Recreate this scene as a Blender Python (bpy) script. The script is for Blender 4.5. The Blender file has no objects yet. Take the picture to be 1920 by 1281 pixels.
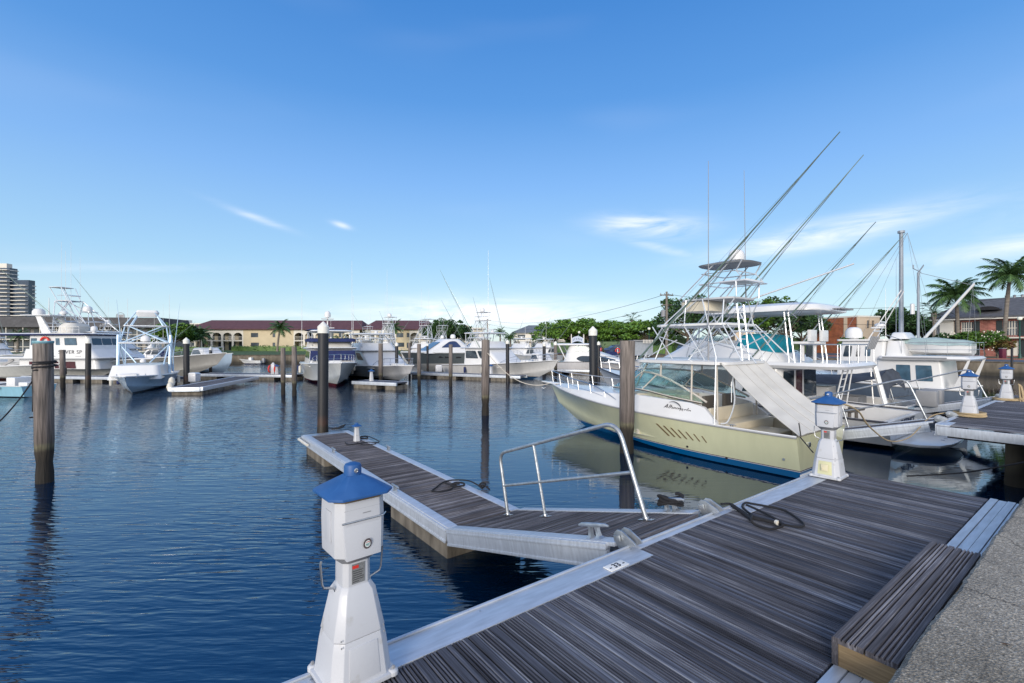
import bpy, bmesh, math, random
from mathutils import Vector, Matrix, Euler
random.seed(7)
S = bpy.context.scene
COL = S.collection
# ---------------------------------------------------------------- camera
F, CX, CY, HC = 879.0, 960.0, 645.0, 2.92
cam = bpy.data.cameras.new("camera"); camo = bpy.data.objects.new("camera", cam); COL.objects.link(camo)
camo.location = (0, 0, HC); camo.rotation_euler = (math.radians(90), 0, 0)
cam.sensor_width = 36; cam.lens = F/1920*36; cam.shift_y = (645-640.5)/1920
cam.clip_start = .05; cam.clip_end = 4000
S.camera = camo
# ---------------------------------------------------------------- sky and sun
SUN_EL, SUN_AZ = math.radians(15), math.radians(196)     # azimuth measured clockwise from the view direction
w = bpy.data.worlds.new("World"); S.world = w; w.use_nodes = True
nt = w.node_tree; N = nt.nodes; L = nt.links; N.clear()
def nn(t, **k):
    n = N.new(t)
    for a, b in k.items():
        if a.startswith('i_'): n.inputs[int(a[2:])].default_value = b
        else: setattr(n, a, b)
    return n
out = nn('ShaderNodeOutputWorld'); bg = nn('ShaderNodeBackground')
sky = nn('ShaderNodeTexSky', sky_type='NISHITA', sun_disc=False, sun_elevation=SUN_EL, sun_rotation=SUN_AZ,
         altitude=0, air_density=1.0, dust_density=.1, ozone_density=1.6)
hsv = nn('ShaderNodeHueSaturation'); hsv.inputs['Saturation'].default_value = 1.3; hsv.inputs['Value'].default_value = 1.0
hsv.inputs['Hue'].default_value = .508
L.new(sky.outputs[0], hsv.inputs['Color'])
tc = nn('ShaderNodeTexCoord'); sep = nn('ShaderNodeSeparateXYZ'); L.new(tc.outputs['Generated'], sep.inputs[0])
def mth(op, a, b=None, c=None):
    n = nn('ShaderNodeMath', operation=op)
    for i, q in enumerate((a, b, c)):
        if q is None: continue
        if isinstance(q, (int, float)): n.inputs[i].default_value = q
        else: L.new(q, n.inputs[i])
    return n.outputs[0]
zz = mth('MAXIMUM', sep.outputs[2], .01)
el = mth('ARCSINE', sep.outputs[2]); az = mth('ARCTAN2', sep.outputs[0], sep.outputs[1])
# brighter, paler air near the horizon
cmb = nn('ShaderNodeCombineXYZ')
L.new(az, cmb.inputs[0]); L.new(mth('MULTIPLY', el, 5.0), cmb.inputs[1])
nz = nn('ShaderNodeTexNoise', noise_dimensions='3D'); nz.inputs['Scale'].default_value = 5.5; nz.inputs['Detail'].default_value = 12
nz.inputs['Roughness'].default_value = .62; nz.inputs['Distortion'].default_value = .7; L.new(cmb.outputs[0], nz.inputs['Vector'])
nz2 = nn('ShaderNodeTexNoise'); nz2.inputs['Scale'].default_value = 1.3; nz2.inputs['Detail'].default_value = 2; L.new(cmb.outputs[0], nz2.inputs['Vector'])
def gauss(a0, e0, sa, se, tilt=0):
    da = mth('SUBTRACT', az, a0); de = mth('SUBTRACT', el, e0)
    de = mth('SUBTRACT', de, mth('MULTIPLY', da, tilt))
    q = mth('ADD', mth('POWER', mth('ABSOLUTE', mth('DIVIDE', da, sa)), 2.0), mth('POWER', mth('ABSOLUTE', mth('DIVIDE', de, se)), 2.0))
    return mth('EXPONENT', mth('MULTIPLY', q, -1.0))
R_ = math.radians
blobs = [(R_(16), R_(13.6), R_(5.0), R_(1.1), -.08, 1.4), (R_(33), R_(10.9), R_(9), R_(1.2), .12, 1.1), (R_(17), R_(11.2), R_(4), R_(.5), -.3, .5),
         (R_(-3), R_(3.6), R_(14), R_(1.6), 0, 1.7), (R_(-29), R_(13.4), R_(3.2), R_(.35), -.28, .5), (R_(-20), R_(13.4), R_(.9), R_(.3), -.2, .9),
         (R_(46), R_(8), R_(8), R_(.9), .12, .8), (R_(-26), R_(2.9), R_(12), R_(.8), 0, .5), (R_(60), R_(9), R_(12), R_(3), 0, .7), (R_(-40), R_(7), R_(10), R_(.4), .1, .25)]
acc = None
for b in blobs:
    g = mth('MULTIPLY', gauss(*b[:5]), b[5]); acc = g if acc is None else mth('MAXIMUM', acc, g)
far = nn('ShaderNodeMapRange', interpolation_type='SMOOTHSTEP'); L.new(nz2.outputs[0], far.inputs[0])
far.inputs[1].default_value = .52; far.inputs[2].default_value = .75; far.inputs[3].default_value = 0; far.inputs[4].default_value = .05
cl = mth('MULTIPLY', acc, mth('MULTIPLY', mth('SUBTRACT', nz.outputs[0], .30), 2.4))
cl = mth('MAXIMUM', cl, far.outputs[0])
cl = mth('MINIMUM', mth('MAXIMUM', cl, 0), .85)
# unseen bright cloud bank added behind the camera as soft neutral fill light
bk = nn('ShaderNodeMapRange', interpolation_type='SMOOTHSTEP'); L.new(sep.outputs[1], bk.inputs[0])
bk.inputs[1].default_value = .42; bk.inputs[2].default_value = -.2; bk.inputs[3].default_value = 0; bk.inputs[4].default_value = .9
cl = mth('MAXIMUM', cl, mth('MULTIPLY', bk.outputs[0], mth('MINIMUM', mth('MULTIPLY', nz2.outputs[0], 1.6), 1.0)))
rp = nn('ShaderNodeValToRGB'); L.new(mth('DIVIDE', mth('MAXIMUM', el, 0.0), R_(90)), rp.inputs[0])
stops = [(0, (.60, .79, .92)), (.04, (.55, .77, .93)), (.104, (.40, .67, .94)), (.205, (.245, .50, .94)), (.30, (.115, .345, .80)), (.40, (.066, .262, .70)), (1, (.045, .19, .55))]
while len(rp.color_ramp.elements) < len(stops): rp.color_ramp.elements.new(.5)
for e_, (p_, c_) in zip(rp.color_ramp.elements, stops): e_.position = p_; e_.color = (*c_, 1)
sc_ = nn('ShaderNodeVectorMath', operation='SCALE'); L.new(rp.outputs[0], sc_.inputs[0]); sc_.inputs['Scale'].default_value = 5.6
hz = nn('ShaderNodeMixRGB'); hz.inputs[0].default_value = .85
L.new(hsv.outputs[0], hz.inputs[1]); L.new(sc_.outputs[0], hz.inputs[2])
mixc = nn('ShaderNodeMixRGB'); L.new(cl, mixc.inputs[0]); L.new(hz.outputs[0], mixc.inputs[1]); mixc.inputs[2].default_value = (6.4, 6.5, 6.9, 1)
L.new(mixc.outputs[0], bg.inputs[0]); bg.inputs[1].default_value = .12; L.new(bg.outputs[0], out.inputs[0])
sl = bpy.data.lights.new("sun", 'SUN'); sl.energy = 2.3; sl.angle = math.radians(24); sl.color = (1, .9, .78)
so = bpy.data.objects.new("sun", sl); COL.objects.link(so)
sd = Vector((math.sin(SUN_AZ)*math.cos(SUN_EL), math.cos(SUN_AZ)*math.cos(SUN_EL), math.sin(SUN_EL)))
so.rotation_euler = sd.to_track_quat('Z', 'Y').to_euler()
S.view_settings.view_transform = 'Standard'; S.view_settings.look = 'None'; S.view_settings.exposure = .6; S.view_settings.gamma = 1
# ---------------------------------------------------------------- measured layout frame: e1 runs along the seawall, e2 out over the water
PHI = math.atan(1170/F)
E1 = Vector((math.sin(PHI), math.cos(PHI), 0)); E2 = Vector((-math.cos(PHI), math.sin(PHI), 0))
ROT1 = math.atan2(E1.y, E1.x); ROT2 = math.atan2(E2.y, E2.x)
def D(u, v, z=0): p = E1*u+E2*v; return Vector((p.x, p.y, z))
def P(x, y, z=0): d = F*(HC-z)/(y-CY); return Vector((d*(x-CX)/F, d, z))
def Q(x, y, d): return Vector((d*(x-CX)/F, d, HC-(y-CY)*d/F))
def X_(x, d, z=0): return Vector((d*(x-CX)/F, d, z))
# ---------------------------------------------------------------- mesh builder
def lerp(a, b, t): return a+(b-a)*t
class MB:
    def __init__(s): s.v = []; s.f = []; s.m = []; s.T = None
    def av(s, p):
        p = Vector(p)
        if s.T is not None: p = s.T @ p
        s.v.append(p); return len(s.v)-1
    def face(s, ids, m=0): s.f.append(ids); s.m.append(m)
    def poly(s, pts, m=0): s.face([s.av(p) for p in pts], m)
    def box(s, x0, x1, y0, y1, z0, z1, m=0):
        i = [s.av(p) for p in ((x0,y0,z0),(x1,y0,z0),(x1,y1,z0),(x0,y1,z0),(x0,y0,z1),(x1,y0,z1),(x1,y1,z1),(x0,y1,z1))]
        for q in ((0,3,2,1),(4,5,6,7),(0,1,5,4),(1,2,6,5),(2,3,7,6),(3,0,4,7)): s.face([i[k] for k in q], m)
        return s
    def loft(s, rings, cap=(1, 1), closed=True, m=0, wrap=False):
        R = [[s.av(p) for p in r] for r in rings]; n = len(R[0])
        prs = list(zip(R, R[1:]))
        if wrap: prs.append((R[-1], R[0]))
        for a, b in prs:
            for k in range(n if closed else n-1):
                j = (k+1) % n; s.face([a[k], a[j], b[j], b[k]], m)
        if not wrap and cap[0]: s.face(R[0][::-1], m)
        if not wrap and cap[1]: s.face(R[-1], m)
        return s
    def tube(s, pts, r, n=8, cap=True, m=0, wrap=False):
        pts = [Vector(p) for p in pts]; k = len(pts)
        rr = r if isinstance(r, (list, tuple)) else [r]*k
        t0 = (pts[1]-pts[0]).normalized(); up = Vector((0, 0, 1)) if abs(t0.z) < .9 else Vector((1, 0, 0))
        nv = t0.cross(up).normalized(); rings = []
        for i, p in enumerate(pts):
            a = pts[i-1] if (i > 0 or wrap) else p; b = pts[(i+1) % k] if (i < k-1 or wrap) else p
            t = (b-a)
            t = t.normalized() if t.length > 1e-9 else t0
            nv = (nv-t*nv.dot(t)); nv = nv.normalized() if nv.length > 1e-6 else t.cross(up).normalized()
            bv = t.cross(nv)
            rings.append([p+(nv*math.cos(2*math.pi*q/n)+bv*math.sin(2*math.pi*q/n))*rr[i] for q in range(n)])
        return s.loft(rings, (cap, cap), m=m, wrap=wrap)
    def lathe(s, prof, c=(0, 0, 0), n=16, m=0, sx=1, sy=1):
        return s.loft([[(c[0]+r*sx*math.cos(2*math.pi*q/n), c[1]+r*sy*math.sin(2*math.pi*q/n), c[2]+z) for q in range(n)] for r, z in prof], m=m)
    def prism(s, poly, z0, z1, m=0): return s.loft([[(p[0], p[1], z0) for p in poly], [(p[0], p[1], z1) for p in poly]], m=m)
    def slab(s, pts, nrm, th, m=0):
        nrm = Vector(nrm).normalized()*th; pts = [Vector(p) for p in pts]
        return s.loft([pts, [p+nrm for p in pts]], m=m)
    def build(s, name, mat, par=None, bev=0, smooth=35, seg=2):
        me = bpy.data.meshes.new(name); me.from_pydata([tuple(v) for v in s.v], [], s.f)
        for mm in (mat if isinstance(mat, (list, tuple)) else [mat]): me.materials.append(mm)
        if any(s.m): me.polygons.foreach_set('material_index', s.m)
        bm = bmesh.new(); bm.from_mesh(me); bmesh.ops.recalc_face_normals(bm, faces=bm.faces)
        if bev: bmesh.ops.bevel(bm, geom=[e for e in bm.edges if e.is_manifold and e.calc_face_angle(0) > .5], offset=bev, segments=seg, profile=.6, affect='EDGES', clamp_overlap=True)
        bm.to_mesh(me); bm.free()
        if smooth:
            me.polygons.foreach_set('use_smooth', [True]*len(me.polygons)); me.set_sharp_from_angle(angle=math.radians(smooth))
        o = bpy.data.objects.new(name, me); COL.objects.link(o)
        if par is not None: o.parent = par
        return o
def tag(o, label=None, cat=None, group=None, kind=None):
    for k, v in (('label', label), ('category', cat), ('group', group), ('kind', kind)):
        if v: o[k] = v
    return o
def empty(name, loc=(0, 0, 0), rz=0, label=None, cat=None, group=None):
    o = bpy.data.objects.new(name, None); COL.objects.link(o); o.location = loc; o.rotation_euler = (0, 0, rz); o.empty_display_size = .2
    return tag(o, label, cat, group)
def copy_tree(o, par=None):
    c = o.copy(); COL.objects.link(c)
    if par is not None: c.parent = par
    for ch in [x for x in bpy.data.objects if x.parent == o]: copy_tree(ch, c)
    return c
def text_obj(s, size, mat, par, loc, rot, name='lettering', shear=0, depth=.002, align='CENTER', space=1.0, bold=0):
    cu = bpy.data.curves.new(name, 'FONT'); cu.body = s; cu.size = size; cu.extrude = depth; cu.shear = shear; cu.align_x = align; cu.space_character = space; cu.offset = bold
    t = bpy.data.objects.new('tmp', cu); COL.objects.link(t)
    me = bpy.data.meshes.new_from_object(t.evaluated_get(bpy.context.evaluated_depsgraph_get())); bpy.data.objects.remove(t)
    me.materials.clear(); me.materials.append(mat); me.name = name
    o = bpy.data.objects.new(name, me); COL.objects.link(o); o.parent = par; o.location = loc; o.rotation_euler = rot
    return o
# ---------------------------------------------------------------- materials
MATS = {}
def mat(name, col=(.5,.5,.5), rough=.5, metal=0, var=.12, vs=3.0, bump=0, bs=30, stretch=(1, 1, 1), spec=.5, coat=0, col2=None, trans=0, alpha=1, ior=1.45, detail=4):
    if name in MATS: return MATS[name]
    m = bpy.data.materials.new(name); m.use_nodes = True; t = m.node_tree; b = t.nodes['Principled BSDF']; lk = t.links.new
    c = t.nodes.new('ShaderNodeTexCoord'); mp = t.nodes.new('ShaderNodeMapping'); mp.inputs['Scale'].default_value = stretch; lk(c.outputs['Object'], mp.inputs[0])
    n = t.nodes.new('ShaderNodeTexNoise'); n.inputs['Scale'].default_value = vs; n.inputs['Detail'].default_value = detail; lk(mp.outputs[0], n.inputs[0])
    r = t.nodes.new('ShaderNodeValToRGB'); r.color_ramp.elements[0].position = .3; r.color_ramp.elements[1].position = .7
    c2 = col2 or tuple(min(1, x*(1+var)) for x in col); c1 = tuple(x*(1-var) for x in col) if not col2 else col
    r.color_ramp.elements[0].color = (*c1, 1); r.color_ramp.elements[1].color = (*c2, 1)
    lk(n.outputs[0], r.inputs[0]); lk(r.outputs[0], b.inputs['Base Color'])
    b.inputs['Roughness'].default_value = rough; b.inputs['Metallic'].default_value = metal; b.inputs['Specular IOR Level'].default_value = spec
    b.inputs['Coat Weight'].default_value = coat; b.inputs['Coat Roughness'].default_value = .1
    b.inputs['Transmission Weight'].default_value = trans; b.inputs['Alpha'].default_value = alpha; b.inputs['IOR'].default_value = ior
    if bump:
        n2 = t.nodes.new('ShaderNodeTexNoise'); n2.inputs['Scale'].default_value = bs; n2.inputs['Detail'].default_value = 5; lk(mp.outputs[0], n2.inputs[0])
        bp = t.nodes.new('ShaderNodeBump'); bp.inputs['Strength'].default_value = bump; bp.inputs['Distance'].default_value = .02; lk(n2.outputs[0], bp.inputs['Height']); lk(bp.outputs[0], b.inputs['Normal'])
    MATS[name] = m; return m
def ramp_node(t, src, stops, interp='LINEAR'):
    r = t.nodes.new('ShaderNodeValToRGB'); r.color_ramp.interpolation = interp
    while len(r.color_ramp.elements) < len(stops): r.color_ramp.elements.new(.5)
    for e, (p, c) in zip(r.color_ramp.elements, stops): e.position = p; e.color = (*c, 1)
    t.links.new(src, r.inputs[0]); return r.outputs[0]
def zband(name, stops, zmin, zmax, rough=.35, coat=.3, var=.06, interp='CONSTANT', bump=0, vs=2.5, wob=0, grain=.25):
    """colour bands by height above the object's own origin (boot stripes, tide stains)"""
    if name in MATS: return MATS[name]
    m = bpy.data.materials.new(name); m.use_nodes = True; t = m.node_tree; b = t.nodes['Principled BSDF']; lk = t.links.new
    c = t.nodes.new('ShaderNodeTexCoord'); sp = t.nodes.new('ShaderNodeSeparateXYZ'); lk(c.outputs['Object'], sp.inputs[0])
    n = t.nodes.new('ShaderNodeTexNoise'); n.inputs['Scale'].default_value = vs; n.inputs['Detail'].default_value = 6; lk(c.outputs['Object'], n.inputs[0])
    ad = t.nodes.new('ShaderNodeMath'); ad.operation = 'MULTIPLY_ADD'; lk(n.outputs[0], ad.inputs[0]); ad.inputs[1].default_value = wob; lk(sp.outputs[2], ad.inputs[2])
    mr = t.nodes.new('ShaderNodeMapRange'); mr.inputs[1].default_value = zmin+wob*.5; mr.inputs[2].default_value = zmax+wob*.5; lk(ad.outputs[0], mr.inputs[0])
    o = ramp_node(t, mr.outputs[0], [((z-zmin)/(zmax-zmin), cc) for z, cc in stops], interp)
    mp = t.nodes.new('ShaderNodeMapping'); mp.inputs['Scale'].default_value = (1, 1, grain); lk(c.outputs['Object'], mp.inputs[0])
    n3 = t.nodes.new('ShaderNodeTexNoise'); n3.inputs['Scale'].default_value = vs*2; n3.inputs['Detail'].default_value = 8; lk(mp.outputs[0], n3.inputs[0])
    mx = t.nodes.new('ShaderNodeMixRGB'); mx.blend_type = 'MULTIPLY'; mx.inputs[0].default_value = 1
    lk(o, mx.inputs[1]); lk(ramp_node(t, n3.outputs[0], [(.3, (1-var*2,)*3), (.65, (1+0*var,)*3)]), mx.inputs[2]); lk(mx.outputs[0], b.inputs['Base Color'])
    b.inputs['Roughness'].default_value = rough; b.inputs['Coat Weight'].default_value = coat
    if bump:
        bp = t.nodes.new('ShaderNodeBump'); bp.inputs['Strength'].default_value = bump; bp.inputs['Distance'].default_value = .02; lk(n3.outputs[0], bp.inputs['Height']); lk(bp.outputs[0], b.inputs['Normal'])
    MATS[name] = m; return m
def wood_boards(name, axis, wboard, dark, light, pale):
    """weathered boards: each board its own tone, grain running along it; axis = object axis across the boards"""
    m = bpy.data.materials.new(name); m.use_nodes = True; t = m.node_tree; b = t.nodes['Principled BSDF']; lk = t.links.new
    c = t.nodes.new('ShaderNodeTexCoord'); sp = t.nodes.new('ShaderNodeSeparateXYZ'); lk(c.outputs['Object'], sp.inputs[0])
    dv = t.nodes.new('ShaderNodeMath'); dv.operation = 'DIVIDE'; lk(sp.outputs[axis], dv.inputs[0]); dv.inputs[1].default_value = wboard
    fl = t.nodes.new('ShaderNodeMath'); fl.operation = 'FLOOR'; lk(dv.outputs[0], fl.inputs[0])
    wn = t.nodes.new('ShaderNodeTexWhiteNoise'); wn.noise_dimensions = '1D'; lk(fl.outputs[0], wn.inputs['W'])
    mp = t.nodes.new('ShaderNodeMapping'); sc = [2.2, 2.2, 30]; sc[axis] = 150; mp.inputs['Scale'].default_value = sc; lk(c.outputs['Object'], mp.inputs[0])
    n = t.nodes.new('ShaderNodeTexNoise'); n.inputs['Scale'].default_value = 1; n.inputs['Detail'].default_value = 6; n.inputs['Roughness'].default_value = .65; lk(mp.outputs[0], n.inputs[0])
    n2 = t.nodes.new('ShaderNodeTexNoise'); n2.inputs['Scale'].default_value = 1.1; n2.inputs['Detail'].default_value = 5; lk(c.outputs['Object'], n2.inputs[0])
    d2 = t.nodes.new('ShaderNodeMath'); d2.operation = 'DIVIDE'; lk(sp.outputs[axis], d2.inputs[0]); d2.inputs[1].default_value = .0233
    f2 = t.nodes.new('ShaderNodeMath'); f2.operation = 'FLOOR'; lk(d2.outputs[0], f2.inputs[0])
    w2 = t.nodes.new('ShaderNodeTexWhiteNoise'); w2.noise_dimensions = '1D'; lk(f2.outputs[0], w2.inputs['W'])
    a0 = t.nodes.new('ShaderNodeMath'); a0.operation = 'MULTIPLY_ADD'; lk(w2.outputs[0], a0.inputs[0]); a0.inputs[1].default_value = .27; lk(n.outputs[0], a0.inputs[2])
    a = t.nodes.new('ShaderNodeMath'); a.operation = 'MULTIPLY_ADD'; lk(wn.outputs[0], a.inputs[0]); a.inputs[1].default_value = .16; lk(a0.outputs[0], a.inputs[2])
    a2 = t.nodes.new('ShaderNodeMath'); a2.operation = 'MULTIPLY_ADD'; lk(n2.outputs[0], a2.inputs[0]); a2.inputs[1].default_value = .38; lk(a.outputs[0], a2.inputs[2])
    mr = t.nodes.new('ShaderNodeMapRange'); mr.inputs[1].default_value = 0; mr.inputs[2].default_value = 1.2; lk(a2.outputs[0], mr.inputs[0])
    o = ramp_node(t, mr.outputs[0], [(.50, dark), (.66, tuple(x*.55+y*.45 for x, y in zip(dark, light))), (.82, light), (.99, pale)])
    lk(o, b.inputs['Base Color']); b.inputs['Roughness'].default_value = .8; b.inputs['Specular IOR Level'].default_value = .3
    bp = t.nodes.new('ShaderNodeBump'); bp.inputs['Strength'].default_value = .2; bp.inputs['Distance'].default_value = .003; lk(n.outputs[0], bp.inputs['Height']); lk(bp.outputs[0], b.inputs['Normal'])
    MATS[name] = m; return m
WHITE = mat('gelcoat_white', (.62, .63, .64), .28, var=.05, vs=1.2, coat=.3)
CREAM = mat('gelcoat_cream', (.62, .57, .46), .35, var=.05)
NONSKID = mat('nonskid_white', (.6, .61, .62), .65, var=.05, bump=.1, bs=200)
PEDW = mat('pedestal_white', (.30, .29, .26), .42, vs=9, coat=.1, col2=(.46, .48, .52), detail=12, bump=.05, bs=90)
PEDW.node_tree.nodes['Color Ramp'].color_ramp.elements[0].position = .24; PEDW.node_tree.nodes['Color Ramp'].color_ramp.elements[1].position = .40
PEDB = mat('roof_blue', (.010, .066, .22), .5, vs=7, col2=(.022, .095, .28), detail=10)
GREY = mat('plastic_grey', (.22, .23, .25), .5, var=.1)
STEEL = mat('stainless', (.48, .50, .53), .34, 1, var=.08, vs=20)
GALV = mat('galvanised', (.42, .45, .48), .42, .8, var=.22, vs=14, bump=.08, bs=60)
ALU = mat('aluminium_plate', (.50, .54, .60), .45, .45, var=.13, vs=5, stretch=(1, 6, 1), bump=.06, bs=40)
ALUW = mat('anodised_tube', (.66, .69, .72), .3, .55, var=.06)
BLACK = mat('black_rubber', (.012, .012, .014), .5)
ROPEB = mat('rope_black', (.013, .014, .018), .8, bump=.6, bs=220)
ROPET = mat('rope_tan', (.42, .33, .2), .85, bump=.6, bs=220, var=.2)
ROPEW = mat('rope_white', (.5, .47, .42), .85, bump=.5, bs=200)
GLASSD = mat('tinted_window', (.015, .025, .035), .06, var=.3, spec=.9, coat=.5)
GLASSR = mat('tinted_window_red', (.06, .015, .02), .1, var=.4, spec=.8)
GLASSB = mat('blue_window', (.05, .1, .15), .05, var=.35, spec=.9)
NAVY = mat('navy_canvas', (.012, .022, .09), .85, var=.2, bump=.3, bs=12)
TEALC = mat('teal_canvas', (.0, .20, .28), .85, var=.18, vs=5, bump=.5, bs=9)
DKCAN = mat('charcoal_canvas', (.045, .055, .075), .85, var=.2, bump=.4, bs=8)
PALEC = mat('sage_canvas', (.32, .42, .42), .85, var=.15, bump=.5, bs=7)
CANVAS = mat('white_canvas', (.54, .53, .50), .8, var=.10, vs=2.5, bump=.6, bs=5, stretch=(1, .4, 1))
CONC = mat('float_concrete', (.06, .052, .042), .9, col2=(.20, .18, .15), vs=4, bump=.5, bs=25, stretch=(1, 1, .4))
CLEAR = mat('clear_vinyl', (.75, .9, .93), .08, trans=1, alpha=.55, var=.05, ior=1.05)
RED = mat('life_ring_red', (.6, .04, .03), .5)
PVC = mat('fender_white', (.6, .58, .52), .5)
OLIVE = mat('outrigger_green', (.20, .27, .22), .35, .5)
def seawall_mat():
    m = bpy.data.materials.new('coquina_concrete'); m.use_nodes = True; t = m.node_tree; b = t.nodes['Principled BSDF']; lk = t.links.new
    c = t.nodes.new('ShaderNodeTexCoord')
    v = t.nodes.new('ShaderNodeTexVoronoi'); v.inputs['Scale'].default_value = 95; v.inputs['Randomness'].default_value = 1; lk(c.outputs['Object'], v.inputs[0])
    n = t.nodes.new('ShaderNodeTexNoise'); n.inputs['Scale'].default_value = 2.2; n.inputs['Detail'].default_value = 9; n.inputs['Roughness'].default_value = .7; lk(c.outputs['Object'], n.inputs[0])
    n2 = t.nodes.new('ShaderNodeTexNoise'); n2.inputs['Scale'].default_value = 62; n2.inputs['Detail'].default_value = 7; n2.inputs['Roughness'].default_value = .75; lk(c.outputs['Object'], n2.inputs[0])
    o1 = ramp_node(t, n2.outputs[0], [(.32, (.06, .055, .05)), (.44, (.24, .23, .21)), (.55, (.38, .365, .335)), (.66, (.72, .70, .65))])
    o2 = ramp_node(t, n.outputs[0], [(.30, (.55, .54, .52)), (.5, (.92, .89, .84)), (.68, (1.15, 1.12, 1.06))])
    mx = t.nodes.new('ShaderNodeMixRGB'); mx.blend_type = 'MULTIPLY'; mx.inputs[0].default_value = 1; lk(o1, mx.inputs[1]); lk(o2, mx.inputs[2])
    sp = ramp_node(t, v.outputs['Color'], [(.0, (.35, .35, .35)), (.5, (.9, .9, .9)), (.93, (1, 1, 1)), (.97, (1.9, 1.85, 1.7))])
    mx2 = t.nodes.new('ShaderNodeMixRGB'); mx2.blend_type = 'MULTIPLY'; mx2.inputs[0].default_value = .75; lk(mx.outputs[0], mx2.inputs[1]); lk(sp, mx2.inputs[2])
    n4 = t.nodes.new('ShaderNodeTexNoise'); n4.inputs['Scale'].default_value = .9; n4.inputs['Detail'].default_value = 3; lk(c.outputs['Object'], n4.inputs[0])
    v4 = t.nodes.new('ShaderNodeTexVoronoi'); v4.feature = 'DISTANCE_TO_EDGE'; v4.inputs['Scale'].default_value = .8; 
    vm = t.nodes.new('ShaderNodeVectorMath'); vm.operation = 'MULTIPLY_ADD'; lk(n.outputs['Color'], vm.inputs[0]); vm.inputs[1].default_value = (.35, .35, .35); lk(c.outputs['Object'], vm.inputs[2]); lk(vm.outputs[0], v4.inputs[0])
    mx3 = t.nodes.new('ShaderNodeMixRGB'); mx3.blend_type = 'MULTIPLY'; mx3.inputs[0].default_value = 1; lk(mx2.outputs[0], mx3.inputs[1]); lk(ramp_node(t, v4.outputs['Distance'], [(.0, (.3, .29, .28)), (.008, (1, 1, 1))]), mx3.inputs[2])
    mx4 = t.nodes.new('ShaderNodeMixRGB'); mx4.blend_type = 'MULTIPLY'; mx4.inputs[0].default_value = 1; lk(mx3.outputs[0], mx4.inputs[1]); lk(ramp_node(t, n4.outputs[0], [(.36, (.72, .70, .66)), (.55, (1.05, 1.03, 1.0))]), mx4.inputs[2])
    lk(mx4.outputs[0], b.inputs['Base Color']); b.inputs['Roughness'].default_value = .95
    ad = t.nodes.new('ShaderNodeMath'); ad.operation = 'ADD'; lk(n2.outputs[0], ad.inputs[0]); lk(v.outputs['Distance'], ad.inputs[1])
    bp = t.nodes.new('ShaderNodeBump'); bp.inputs['Strength'].default_value = .8; bp.inputs['Distance'].default_value = .008; lk(ad.outputs[0], bp.inputs['Height']); lk(bp.outputs[0], b.inputs['Normal'])
    return m
SEAW = seawall_mat()
BOARDX = wood_boards('weathered_boards', 0, .14, (.015, .015, .020), (.092, .098, .125), (.26, .28, .33))
BOARDY = wood_boards('weathered_boards_across', 1, .14, (.022, .020, .023), (.11, .105, .118), (.30, .30, .33))
def water_mat():
    m = bpy.data.materials.new('harbour_water'); m.use_nodes = True; t = m.node_tree; b = t.nodes['Principled BSDF']; lk = t.links.new
    b.inputs['Base Color'].default_value = (.0003, .010, .032, 1); b.inputs['Roughness'].default_value = .02; b.inputs['IOR'].default_value = 2.2
    b.inputs['Specular Tint'].default_value = (.58, .86, 1, 1)
    c = t.nodes.new('ShaderNodeTexCoord')
    def wav(sc, rot, s, det, dist=0):
        mp = t.nodes.new('ShaderNodeMapping'); mp.inputs['Scale'].default_value = s; mp.inputs['Rotation'].default_value = (0, 0, rot); lk(c.outputs['Object'], mp.inputs[0])
        n = t.nodes.new('ShaderNodeTexNoise'); n.inputs['Scale'].default_value = sc; n.inputs['Detail'].default_value = det; n.inputs['Distortion'].default_value = dist; lk(mp.outputs[0], n.inputs[0]); return n.outputs[0]
    a1 = wav(1.0, -.12, (1.2, 6.5, 1), 2, .5); a2 = wav(1.0, .25, (3.0, 13, 1), 2, .3); a3 = wav(.16, 0, (1, 1, 1), 2); a4 = wav(1, .1, (.35, .9, 1), 2)
    def M(op, x, y):
        n = t.nodes.new('ShaderNodeMath'); n.operation = op
        for i, q in enumerate((x, y)):
            if isinstance(q, float): n.inputs[i].default_value = q
            else: lk(q, n.inputs[i])
        return n.outputs[0]
    mr = t.nodes.new('ShaderNodeMapRange'); lk(a3, mr.inputs[0]); mr.inputs[1].default_value = .35; mr.inputs[2].default_value = .65; mr.inputs[3].default_value = .45; mr.inputs[4].default_value = 1.15
    # sheltered, calmer water in the slip beside the quay
    sp = t.nodes.new('ShaderNodeSeparateXYZ'); lk(c.outputs['Object'], sp.inputs[0])
    vv = M('ADD', M('MULTIPLY', sp.outputs[0], float(E2.x)), M('MULTIPLY', sp.outputs[1], float(E2.y)))
    uu = M('ADD', M('MULTIPLY', sp.outputs[0], float(E1.x)), M('MULTIPLY', sp.outputs[1], float(E1.y)))
    def SS(x, a, b, lo, hi):
        n = t.nodes.new('ShaderNodeMapRange'); n.interpolation_type = 'SMOOTHSTEP'; lk(x, n.inputs[0])
        for i, q in enumerate((a, b, lo, hi)): n.inputs[i+1].default_value = q
        return n.outputs[0]
    calm = M('SUBTRACT', 1.0, M('MULTIPLY', SS(uu, 2.6, 7., 0., .86), SS(vv, 8., 16., 1., 0.)))
    calm = M('MULTIPLY', calm, SS(vv, 2., 6.5, .45, 1.))
    h = M('ADD', M('MULTIPLY', a1, .024), M('MULTIPLY', a2, .012)); h = M('ADD', h, M('MULTIPLY', a4, .018)); h = M('MULTIPLY', M('MULTIPLY', h, mr.outputs[0]), calm)
    bp = t.nodes.new('ShaderNodeBump'); bp.inputs['Strength'].default_value = 1; bp.inputs['Distance'].default_value = 1.0; lk(h, bp.inputs['Height']); lk(bp.outputs[0], b.inputs['Normal'])
    return m
WATER = water_mat()
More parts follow.
